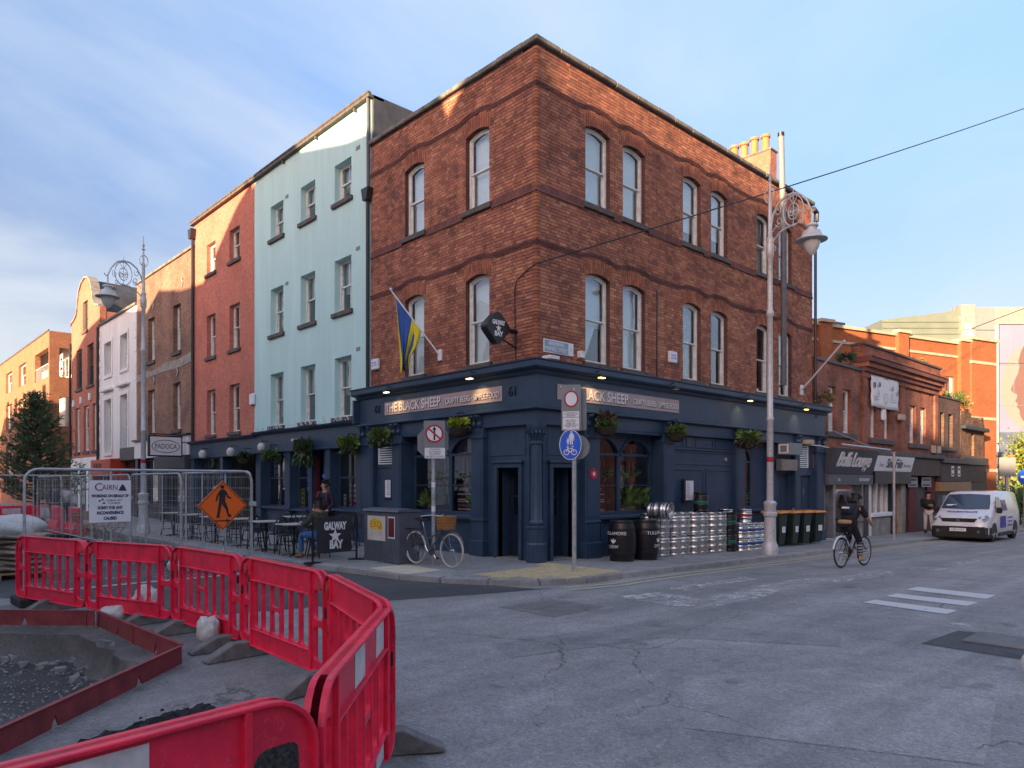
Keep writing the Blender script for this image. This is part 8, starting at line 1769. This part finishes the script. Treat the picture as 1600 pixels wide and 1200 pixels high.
def person(label, loc, rz, J, top, legs, shoes='cloth_black', hair='hair', skin='skin', hairlong=False, tag_=None, sleeve=1.0, grp=None):
    """J: joints; faces +x. Body one mesh; clothing, hair and shoes worn over it"""
    T_ = thing('person', label, 'person', (0, 0, 0), 0, grp); v = lambda k: Vector(J[k]); P_ = lambda p, r: (p.x, p.y, p.z, r)
    hd, nk, chs_, sp, pv = v('head'), v('neck'), v('chest'), v('spine'), v('pelvis'); fw_ = Vector(J.get('face', (1, 0, 0))).normalized(); upv = Vector(J.get('headup', (0, 0, 1))).normalized()
    trunk = [P_(pv, 0.12), P_(sp, 0.105), P_(chs_, 0.11), P_(nk, 0.058), P_(hd - upv * 0.07 + fw_ * 0.015, 0.072), P_(hd, 0.092), P_(hd + upv * 0.07, 0.078)]
    ch = [trunk, [P_(hd - upv * 0.01 + fw_ * 0.08, 0.022), P_(hd - upv * 0.03 + fw_ * 0.115, 0.014)]]
    sdv = upv.cross(fw_)
    for s in (-1, 1): ch.append([P_(hd - upv * 0.01 + sdv * s * 0.085, 0.02), P_(hd + sdv * s * 0.102 + upv * 0.01, 0.016)])
    jk = [[P_(pv + Vector((0, 0, 0.02)), 0.165), P_(sp, 0.17), P_(chs_, 0.185), P_(nk - Vector((0, 0, 0.015)), 0.092)]]; tr = []
    for q in ('l', 'r'):
        sh, el_, wr = v('sh' + q), v('el' + q), v('wr' + q); ch.append([P_(chs_, 0.11), P_(sh, 0.052), P_(el_, 0.043), P_(wr, 0.028)])
        dd = (wr - el_).normalized(); rt_ = dd.cross(Vector((0, 0, 1))); rt_ = rt_.normalized() if rt_.length > 0.1 else Vector((0, 1, 0)); ch += hand(wr, dd, rt_.cross(dd), rt_)
        e2 = el_.lerp(wr, 0.88 if sleeve >= 1 else 0.05); jk.append([P_(chs_, 0.185), P_(sh, 0.088), P_(el_, 0.06), P_(e2, 0.046)] if sleeve >= 1 else [P_(chs_, 0.185), P_(sh, 0.09), P_(sh.lerp(el_, 0.9), 0.07)])
        hp, kn, an = v('hip' + q), v('kn' + q), v('an' + q); ch.append([P_(pv, 0.13), P_(hp, 0.085), P_(kn, 0.055), P_(an, 0.038)]); tr.append([P_(pv, 0.15), P_(hp, 0.10), P_(kn, 0.072), P_(an + Vector((0, 0, 0.03)), 0.058 if legs != 'slim' else 0.05)])
        ft = Vector(J.get('foot' + q, J.get('footdir', (1, 0, 0)))).normalized(); skin_mesh('shoe', [[P_(an - ft * 0.05 - Vector((0, 0, 0.045)), 0.04), P_(an + ft * 0.05 - Vector((0, 0, 0.045)), 0.045), P_(an + ft * 0.15 - Vector((0, 0, 0.055)), 0.038), P_(an + ft * 0.2 - Vector((0, 0, 0.06)), 0.028)], [P_(an - Vector((0, 0, 0.045)), 0.045), P_(an + Vector((0, 0, 0.03)), 0.045)]], shoes, T_)
    skin_mesh('body', ch, skin, T_); skin_mesh('jacket', jk, top, T_); skin_mesh('trousers', tr, legs, T_)
    hb = [[P_(hd + upv * 0.035 - fw_ * 0.035, 0.096), P_(hd + upv * 0.085 - fw_ * 0.015, 0.085)], [P_(hd + upv * 0.035 - fw_ * 0.035, 0.096), P_(hd - upv * 0.04 - fw_ * 0.05, 0.075)]]
    if hairlong: hb += [[P_(hd - upv * 0.03 - fw_ * 0.045, 0.085), P_(hd - upv * 0.14 - fw_ * 0.07, 0.085), P_(hd - upv * 0.2 - fw_ * 0.06, 0.05)]]
    if hair: skin_mesh('hair', hb, hair, T_)
    T_.location = loc; T_.rotation_euler = (0, 0, rz); return T_
STAND = dict(head=(0.02, 0, 1.64), neck=(0, 0, 1.49), chest=(0, 0, 1.33), spine=(0, 0, 1.13), pelvis=(0, 0, 0.95), shl=(0, 0.19, 1.40), shr=(0, -0.19, 1.40), ell=(0.0, 0.25, 1.12), elr=(0.0, -0.25, 1.12), wrl=(0.08, 0.24, 0.87), wrr=(0.08, -0.24, 0.87), hipl=(0, 0.1, 0.88), hipr=(0, -0.1, 0.88), knl=(0.02, 0.11, 0.48), knr=(0.02, -0.11, 0.48), anl=(0, 0.12, 0.09), anr=(0, -0.12, 0.09))
J = dict(STAND); J.update(ell=(0.05, 0.27, 1.13), wrl=(0.22, 0.08, 1.16), elr=(0.05, -0.27, 1.13), wrr=(0.24, -0.02, 1.20), knl=(0.03, 0.13, 0.48), anl=(0.02, 0.17, 0.09))
person('person in black jacket and white trousers standing with folded arms by the shutters', (23.4, -0.55, g(23.4)), R(215), J, 'cloth_black', 'cloth_white')
J = dict(STAND); J.update(face=(0.8, -0.55, -0.1), ell=(0.04, 0.26, 1.15), wrl=(0.22, 0.2, 0.98), elr=(0.06, -0.26, 1.14), wrr=(0.25, -0.16, 1.06))
p_ = person('standing man in dark jumper with maroon backpack straps beside the seated man', (-1.85, 5.75, 0.0), R(205), J, 'cloth_navy', 'cloth_black', skin='skin')
for s in (-1, 1): skin_mesh('backpack_strap', [[(0.0, s * 0.13, 1.47, 0.03), (0.13, s * 0.13, 1.40, 0.03), (0.15, s * 0.14, 1.25, 0.026), (0.08, s * 0.17, 1.08, 0.024)]], 'cloth_maroon', p_)
J = dict(head=(0.06, 0, 1.20), neck=(0.02, 0, 1.06), chest=(-0.02, 0, 0.90), spine=(-0.07, 0, 0.70), pelvis=(-0.08, 0, 0.54), shl=(0, 0.2, 0.97), shr=(0, -0.2, 0.97), ell=(0.16, 0.25, 0.76), elr=(0.16, -0.25, 0.76), wrl=(0.38, 0.14, 0.79), wrr=(0.38, -0.14, 0.79), hipl=(-0.02, 0.1, 0.52), hipr=(-0.02, -0.1, 0.52), knl=(0.42, 0.13, 0.52), knr=(0.40, -0.16, 0.5), anl=(0.40, 0.13, 0.09), anr=(0.30, -0.18, 0.09), face=(1, -0.1, -0.2))
person('seated man in olive jacket and blue jeans at the cafe table, back to the viewer', (-3.02, 3.9, 0.0), R(110), J, 'cloth_olive', 'cloth_jeans', shoes='leather_brown')
o = copy_tree(CH, (-3.0, 3.95, 0.002), R(110), 'black bistro chair under the seated man')
J = dict(STAND); J.update(wrl=(0.15, 0.22, 0.9), ell=(-0.05, 0.25, 1.12), knl=(0.12, 0.1, 0.5), anl=(0.22, 0.1, 0.1), knr=(0.0, -0.1, 0.48), anr=(-0.2, -0.1, 0.12))
person('dark dressed person walking down the side street behind the wire fence', (-4.6, 22.6, RZ), R(80), J, 'cloth_navy', 'cloth_navy')
J = dict(STAND); J.update(knl=(0.1, 0.1, 0.5), anl=(0.15, 0.1, 0.1))
person('distant person in white shirt beyond the wire fence', (-4.2, 22.9, RZ), R(60), J, 'cloth_white', 'cloth_navy')
# cyclist: hips on the saddle, hands on the bars, feet on the pedals
J = dict(head=(0.52, 0.0, 1.50), neck=(0.42, 0, 1.37), chest=(0.32, 0, 1.27), spine=(0.18, 0, 1.12), pelvis=(0.10, 0, 0.97), shl=(0.36, 0.19, 1.31), shr=(0.36, -0.19, 1.31), ell=(0.48, 0.28, 1.1), elr=(0.48, -0.28, 1.1), wrl=(0.70, 0.24, 1.0), wrr=(0.70, -0.24, 1.0), hipl=(0.13, 0.11, 0.93), hipr=(0.13, -0.11, 0.93), knl=(0.45, 0.12, 0.68), knr=(0.40, -0.13, 0.60), anl=(0.30, 0.13, 0.42), anr=(0.42, -0.14, 0.22), face=(1, -0.25, 0.0), headup=(0.25, 0, 1))
CY = person('cyclist in black with a backpack and striped leggings riding away up the street', (5.50, -4.265, g(5.5) + RZ + 0.0), R(-4), J, 'cloth_black', 'cloth_black', shoes='shoe_pink' if False else 'cloth_tan', hairlong=True, sleeve=0)
skin_mesh('backpack', [[(0.05, 0, 1.17, 0.13), (0.13, 0, 1.30, 0.14), (0.22, 0, 1.43, 0.10)]], 'cloth_navy', CY); skin_mesh('waist_bag', [[(0.0, -0.16, 1.03, 0.05), (-0.06, 0, 1.03, 0.06), (0.0, 0.16, 1.03, 0.05)]], 'cloth_tan', CY)
mb = MB()
for k in range(5): a, b = Vector((0.40, -0.13, 0.58)), Vector((0.42, -0.14, 0.26)); p = a.lerp(b, k / 5); q = a.lerp(b, k / 5 + 0.09); mb.tube([tuple(p), tuple(q)], 0.069 - 0.003 * k, 12)
o = stuff(mb.build('legging_stripes', 'poster_grey', None)); o.parent = CY
mb = MB(); mb.box(-0.02, 0.01, -0.09, 0.07, 1.33, 1.37); o = mb.build('backpack_print', 'sign_white', None); o.parent = CY

# ------------------------------------------------------------------ van
VAN = thing('delivery_van', 'white delivery van with blue lettering driving towards the viewer', 'van', (0, 0, 0))
ST = [(0.0, 0.26, 0.50, 0.66, 0.78, 0.62), (-0.06, 0.20, 0.58, 0.84, 0.88, 0.74), (-0.22, 0.18, 0.72, 1.0, 0.93, 0.82), (-0.5, 0.18, 0.9, 1.10, 0.95, 0.86), (-0.82, 0.18, 1.02, 1.2, 0.955, 0.87), (-1.1, 0.18, 1.05, 1.45, 0.955, 0.83), (-1.45, 0.18, 1.08, 1.75, 0.955, 0.79), (-1.7, 0.18, 1.08, 1.86, 0.955, 0.77), (-2.4, 0.18, 1.08, 1.90, 0.955, 0.78), (-3.6, 0.18, 1.08, 1.90, 0.955, 0.78), (-4.6, 0.2, 1.08, 1.88, 0.95, 0.77), (-4.9, 0.3, 1.06, 1.80, 0.91, 0.73), (-4.96, 0.35, 1.0, 1.68, 0.86, 0.7)]
mb = MB(); rows_ = []
for (x, zb, zl, zt, w, wr) in ST:
    half = [(w * 0.93, zb), (w, zb + 0.14), (w, (zb + zl) / 2 + 0.1), (w * 0.99, zl), (wr + 0.03, zt - 0.1), (wr - 0.05, zt - 0.02), (wr * 0.6, zt)]
    rows_.append([(x, y, z) for y, z in half] + [(x, -y, z) for y, z in reversed(half)])
n = len(rows_[0]); mb.add([p for r_ in rows_ for p in r_], [(i * n + k, i * n + (k + 1) % n, (i + 1) * n + (k + 1) % n, (i + 1) * n + k) for i in range(len(ST) - 1) for k in range(n)] + [tuple(range(n)), tuple((len(ST) - 1) * n + k for k in range(n))])
body = mb.build('body', 'van_white', VAN, smooth=True)
M('windscreen', (0.045, 0.07, 0.11), 0.06, var=0.1, scale=1, spec=1.0)
MB().add([(-0.86, -0.80, 1.235), (-0.86, 0.80, 1.235), (-1.12, 0.77, 1.485), (-1.44, 0.69, 1.765), (-1.44, -0.69, 1.765), (-1.12, -0.77, 1.485), (-0.80, 0, 1.235), (-1.40, 0, 1.80)], [(0, 6, 7, 4, 5), (6, 1, 2, 3, 7)]).build('windscreen', 'windscreen', VAN)
for s in (-1, 1):
    MB().add([(-1.15, s * 0.962, 1.13), (-2.0, s * 0.965, 1.13), (-2.0, s * 0.83, 1.68), (-1.62, s * 0.83, 1.68), (-1.3, s * 0.90, 1.42)], [(0, 1, 2, 3, 4)]).build('side_window', 'windscreen', VAN)
    MB().add([(-0.09, s * 0.60, 0.84), (-0.09, s * 0.84, 0.80), (-0.30, s * 0.94, 0.90), (-0.34, s * 0.88, 1.02), (-0.16, s * 0.62, 0.96)], [(0, 1, 2, 3, 4)]).build('headlight', 'headlamp', VAN)
    m_ = MB().box(-1.22, -1.08, min(s * 0.97, s * 1.14), max(s * 0.97, s * 1.14), 1.08, 1.30).build('mirror', 'van_black', VAN, bevel=0.03)
    for x in (-0.88, -3.95):
        w_ = MB().lathe([(0.2, -0.1), (0.33, -0.1), (0.34, -0.06), (0.34, 0.06), (0.33, 0.1), (0.2, 0.1)], (x, s * 0.84, 0.33), 28, axis='y').build('wheel', 'tyre', VAN, smooth=True); MB().lathe([(0.05, 0.12), (0.2, 0.09), (0.21, 0.1), (0.22, 0.07)], (x, s * 0.84 if s > 0 else s * 1.04, 0.33), 16, axis='y').build('rim', 'brushed', w_)
        MB().prism([[(x + 0.40 * math.cos(R(k * 15)), 0.33 + 0.40 * math.sin(R(k * 15))) for k in range(13)]], s * 0.70, s * 0.958).build('wheel_arch', 'van_black', VAN)
    MB().lathe([(0.05, 0.0), (0.05, 0.02)], (0.03, s * 0.66, 0.42), 12, axis='x').build('fog_lamp', 'headlamp', VAN)
    MB().box(-3.4, -1.45, min(s * 0.95, s * 0.972), max(s * 0.95, s * 0.972), 0.2, 0.34).build('sill_trim', 'van_black', VAN)
mb = MB(); mb.prism([[(0.03, -0.78), (-0.05, -0.90), (-0.5, -0.965), (-0.5, 0.965), (-0.05, 0.90), (0.03, 0.78)]], 0.18, 0.60, m=lambda x, z, y: (x, y, z)); mb.build('bumper', 'van_black', VAN, bevel=0.03, seg=2)
MB().prism([[(-0.60, 0.90), (0.60, 0.90), (0.52, 0.76), (-0.52, 0.76)]], -0.12, 0.0, m=lambda y, x, z: (x - 0.02, y, z)).build('grille', 'van_black', VAN, bevel=0.01); MB().box(0.0, 0.01, -0.05, 0.05, 0.79, 0.88).build('badge', 'chrome', VAN)
FV = lambda s, d, z: (0.035 + d, -s, z); pl = MB().box(0.03, 0.04, -0.27, 0.27, 0.42, 0.54).build('number_plate', 'sign_white', VAN); o = text('plate_lettering', '131-D-40241', 0.09, 'sign_black', pl, FV, 0.02, 0.48, 0.006, ext=0.001, width=0.42); o.parent = pl
bon = lambda s, d, z: (-0.50 - (z - 0.5) * 0.9, -s, 1.106 + (z - 0.5) * 0.30 + 0.012 + d)
text('bonnet_lettering', 'FIXFORCE', 0.2, 'print_blue', VAN, bon, 0, 0.52, 0, ext=0.004, width=1.0, bold=0.006, flip=False)
for s in (-1, 1):
    sd = (lambda a, d, z: (-a, -0.962 - d - (0 if z < 1.08 else -(z - 1.08) * 0.235), z)) if s < 0 else (lambda a, d, z: (-5 + a, 0.962 + d - (0 if z < 1.08 else (z - 1.08) * 0.235), z))
    MB(sd).box(2.2, 2.9, 0.002, 0.006, 1.15, 1.75).build('logo_panel', 'print_purple', VAN); text('lettering', 'CITY', 0.22, 'sign_white', VAN, sd, 2.55, 1.45, 0.008, ext=0.002); MB(sd).box(2.5, 3.3, 0.002, 0.006, 0.5, 0.95).build('logo_panel', 'print_blue', VAN)
    for z in (1.45, 1.3): MB(sd).box(3.0, 3.9, 0.002, 0.005, z, z + 0.05).build('printed_line', 'poster_grey', VAN)
    for z in (0.85, 0.7, 0.55): MB(sd).box(1.5, 2.2, 0.002, 0.005, z, z + 0.05).build('printed_line', 'print_blue', VAN)
    MB(sd).box(1.25, 1.255, 0.001, 0.004, 0.35, 1.08).build('door_gap', 'dark', VAN); MB(sd).box(2.18, 2.185, 0.001, 0.004, 0.35, 1.7).build('door_gap', 'dark', VAN)
MB().add([(-0.95, -0.65, 1.32 + 0.02), (-0.95, -0.30, 1.33 + 0.02), (-1.0, -0.30, 1.38 + 0.02), (-1.0, -0.65, 1.37 + 0.02)], [(0, 1, 2, 3)]).build('dash_papers', 'sign_white', VAN)
VAN.location = (19.55, -2.72, g(21.5) + RZ); VAN.rotation_euler = (0, 0, R(180))

# ------------------------------------------------------------------ trees and plants
def conifer(label, loc, H, rad):
    T_ = thing('conifer_tree', label, 'tree', loc); x0, y0, z0 = loc; rnd = random.Random(3)
    MB().tube([(x0, y0, z0), (x0 + 0.1, y0, z0 + H * 0.5), (x0, y0, z0 + H * 0.97)], [0.16, 0.1, 0.02], 8).build('trunk', 'bark', T_); br = MB(); nd = MB()
    for k in range(120):
        t = 0.12 + 0.86 * (k / 120) ** 0.9; z = z0 + H * t; a = k * 2.39996 + rnd.uniform(-0.3, 0.3); L = rad * (1 - t) ** 0.75 * rnd.uniform(0.65, 1.15) + 0.15
        d = Vector((math.cos(a), math.sin(a), 0.12 + 0.4 * t)); p = Vector((x0, y0, z)); pts_ = [p, p + d * L * 0.55, p + d * L + Vector((0, 0, 0.22 * L))]; br.tube([tuple(q) for q in pts_], [0.035, 0.02, 0.008], 4)
        for j in range(int(16 + 42 * L / rad)):
            s = rnd.uniform(0.25, 1.0); c = p + d * (L * s) + Vector((0, 0, 0.22 * L * s * s)) + Vector((rnd.gauss(0, 0.11), rnd.gauss(0, 0.11), rnd.gauss(0, 0.07)))
            for _ in range(4):
                e = Vector((d.x + rnd.gauss(0, 0.6), d.y + rnd.gauss(0, 0.6), 0.7 + rnd.gauss(0, 0.5))).normalized() * rnd.uniform(0.12, 0.26); w = e.orthogonal().normalized() * 0.022; w.rotate(Matrix.Rotation(rnd.uniform(0, 6.28), 3, e)); nd.add([tuple(c - w), tuple(c + w), tuple(c + e)], [(0, 1, 2)])
    stuff(br.build('branches', 'bark', T_, fix=False)); stuff(nd.build('crown', 'needle', T_, fix=False)); return T_
conifer('dark green conifer tree at the left end of the side street', (-3.9, 30.5, RZ), 6.1, 2.2)
def leafy(label, loc, H, rx, rz_, mat, n, size, seed=1, name='leafy_tree'):
    T_ = thing(name, label, 'tree', loc); x0, y0, z0 = loc; rnd = random.Random(seed); c = Vector((x0, y0, z0 + H - rz_))
    tr = MB(); tr.tube([(x0, y0, z0), (x0 + 0.1, y0, z0 + H * 0.4), tuple(c)], [0.2, 0.14, 0.06], 8); lf = MB(); cl_ = []
    for k in range(34):
        a, b = rnd.uniform(0, 6.28), rnd.uniform(-0.9, 1.2); q = rnd.uniform(0.45, 1.0); p = c + Vector((rx * q * math.cos(a) * math.cos(b), rx * q * math.sin(a) * math.cos(b), rz_ * q * math.sin(b))); cl_.append((p, rnd.uniform(0.3, 0.65)))
        tr.tube([(x0, y0, z0 + H * 0.4), tuple(c.lerp(p, 0.4)), tuple(p)], [0.06, 0.035, 0.01], 4)
    for _ in range(n):
        p, r = rnd.choice(cl_); q = p + Vector((rnd.gauss(0, r), rnd.gauss(0, r), rnd.gauss(0, r * 0.8))); e = Vector((rnd.gauss(0, 1), rnd.gauss(0, 1), rnd.gauss(0.2, 1))).normalized() * size * rnd.uniform(0.6, 1.3); w = e.orthogonal().normalized() * size * 0.4; w.rotate(Matrix.Rotation(rnd.uniform(0, 6.28), 3, e))
        lf.add([tuple(q), tuple(q + e * 0.5 + w), tuple(q + e), tuple(q + e * 0.5 - w)], [(0, 1, 2, 3)])
    tr.build('trunk', 'bark', T_, fix=False); stuff(lf.build('crown', mat, T_, fix=False)); return T_
leafy('yellow green leafy tree in sunlight at the far right end of the street', (47.6, 0.1, g(46)), 6.2, 2.0, 2.6, 'leaf_yellow', 7000, 0.2, 2); leafy('yellow green tree half out of the picture behind the blue sign', (45.5, -4.0, g(46)), 7.0, 3.0, 3.0, 'leaf_yellow', 5500, 0.2, 4)
leafy('low green bush behind the wire mesh fence on the right', (42.2, 0.1, g(42)), 2.2, 1.4, 1.0, 'leaf_green', 2500, 0.16, 6, 'hedge_bush'); leafy('second low green bush behind the mesh fence at the right edge', (41.0, -2.8, g(42)), 2.0, 1.6, 0.9, 'leaf_green', 2500, 0.16, 8, 'hedge_bush')
MF = thing('mesh_fence', 'green mesh fence before the bushes at the end of the street', 'fence', (40.4, -2, g(40))); M('fence_green', (0.02, 0.09, 0.05), 0.5)
for k in range(6): MB().box(41.0 - 0.25 * k, 41.08 - 0.25 * k, 1.0 - 1.3 * k, 1.08 - 1.3 * k, -1.0, 1.4).build('post', 'fence_green', MF)
mb = MB()
for k in range(60): y = 1.04 - 6.5 * k / 60; x = 41.04 - 1.25 * k / 60; mb.tube([(x, y, -0.8), (x, y, 1.35)], 0.008, 3, cap=False)
for k in range(10): mb.tube([(41.04, 1.04, -0.7 + k * 0.2), (39.79, -5.46, -0.7 + k * 0.2)], 0.008, 3, cap=False)
stuff(mb.build('wire_mesh', 'fence_green', MF))
def tuft(label, c, r, n, size, mat): 
    q = MB(); leafblob(q, c, r, r * 0.8, n, size, 0.4, 0.1); o = q.build('wall_plant', mat, None, fix=False); tag(stuff(o), label, 'plant'); return o
M('dry_leaf', (0.20, 0.16, 0.06), 0.7, var=0.4, scale=6)
for lab, c, r, n, m_ in (('shrub growing on the roof of the grey script shop', (15.9, -0.1, 6.2), 0.3, 260, 'leaf_dark'), ('straggly plant on the wall beside the pub end', (13.75, -0.2, 4.55), 0.34, 160, 'dry_leaf'), ('dry bush on the roof behind the deep cornice', (25.6, 0.8, 7.05), 0.6, 420, 'dry_leaf'), ('green and brown plant on the grey brick shop roof', (29.8, 0.2, 5.9), 0.5, 380, 'leaf_green'), ('dry grass on the broken brick parapet', (30.8, 0.2, 5.6), 0.5, 300, 'dry_leaf')): tuft(lab, c, r, n, 0.15, m_)
# window display plants, hangers and posters inside the pub windows
for F, s_list, base in ((FL, (4.25, 3.75, 3.0, 2.5), 0.95), (FR, (2.35, 2.8, 3.45, 3.95), 0.95)):
    for k, s in enumerate(s_list):
        T_ = thing('macrame_planter', ('%s rope hung planter from the pillar in the %s pub window' % (ordn[k], 'side street' if F is FL else 'main street')), 'planter', F(s, -0.5, 1.7), 0, 'rope hung planters in the pub windows'); mb = MB()
        for a in range(4): mb.tube([F(s, -0.5, 2.6), F(s + 0.1 * math.cos(a * 1.57), -0.5 + 0.1 * math.sin(a * 1.57), 1.85), F(s, -0.5, 1.66)], 0.009, 4)
        mb.tube([F(s, -0.5, 1.66), F(s, -0.5, 1.4)], [0.02, 0.035], 5); stuff(mb.build('ropes', 'rope', T_)); c = F(s, -0.5, 1.70); MB().lathe([(0.05, 0), (0.09, 0.06), (0.1, 0.16)], c, 12).build('pot', 'terracotta', T_, smooth=True)
        q = MB(); leafblob(q, (c[0], c[1], c[2] + 0.2), 0.16, 0.12, 70, 0.12, 0.2, 0.5); stuff(q.build('leaves', 'leaf_green', T_, fix=False))
    T_ = thing('window_plants', 'leafy pot plants along the sill of the %s pub window' % ('side street' if F is FL else 'main street'), 'plants', F(base, -0.5, 0.95)); q = MB()
    for s in ((4.4, 2.4) if F is FL else (3.6, 3.9, 4.2)): leafblob(q, F(s, -0.5, 1.2), 0.25, 0.3, 160, 0.22, 0.9, 0.2)
    stuff(q.build('leaves', 'leaf_green', T_, fix=False)); mb = MB()
    for s in ((4.4, 2.4) if F is FL else (3.6, 3.9, 4.2)): mb.lathe([(0.09, 0.94), (0.12, 1.12)], F(s, -0.5, 0), 12)
    stuff(mb.build('pots', 'terracotta', T_))
    a, b = (2.62, 3.14) if F is FL else (2.1, 2.72)
    T_ = thing('window_poster', 'maroon and white event poster in the %s pub window' % ('side street' if F is FL else 'main street'), 'poster', F((a + b) / 2, -0.4, 1)); poster(T_, F, a, b, 1.32, 1.68, -0.37, 'maroon_print'); poster(T_, F, a, b, 0.98, 1.3, -0.37, 'maroon_print'); fl = F is FL
    text('lettering', 'BEER & FOOD', 0.1, 'sign_white', T_, F, (a + b) / 2, 1.53, -0.368, ext=0.002, width=0.4, flip=fl); text('lettering', 'ALL WEEKENDS', 0.08, 'bin_orange', T_, F, (a + b) / 2, 1.14, -0.368, ext=0.002, width=0.42, flip=fl)
    for z in (1.27, 1.40, 1.03, 1.22): MB(F).box(a, b, -0.369, -0.366, z, z + 0.025).build('printed_line', 'sign_white', T_)
poster(PUB, FR, 8.9, 9.4, 1.5, 2.0, -0.40, 'poster_grey', 4); q = MB(); leafblob(q, FR(9.2, -0.6, 1.2), 0.35, 0.4, 260, 0.16, 0.4, 0.2); tag(stuff(q.build('window_ivy', 'leaf_green', None, fix=False)), 'leafy green plant inside the far arched pub window', 'plant')
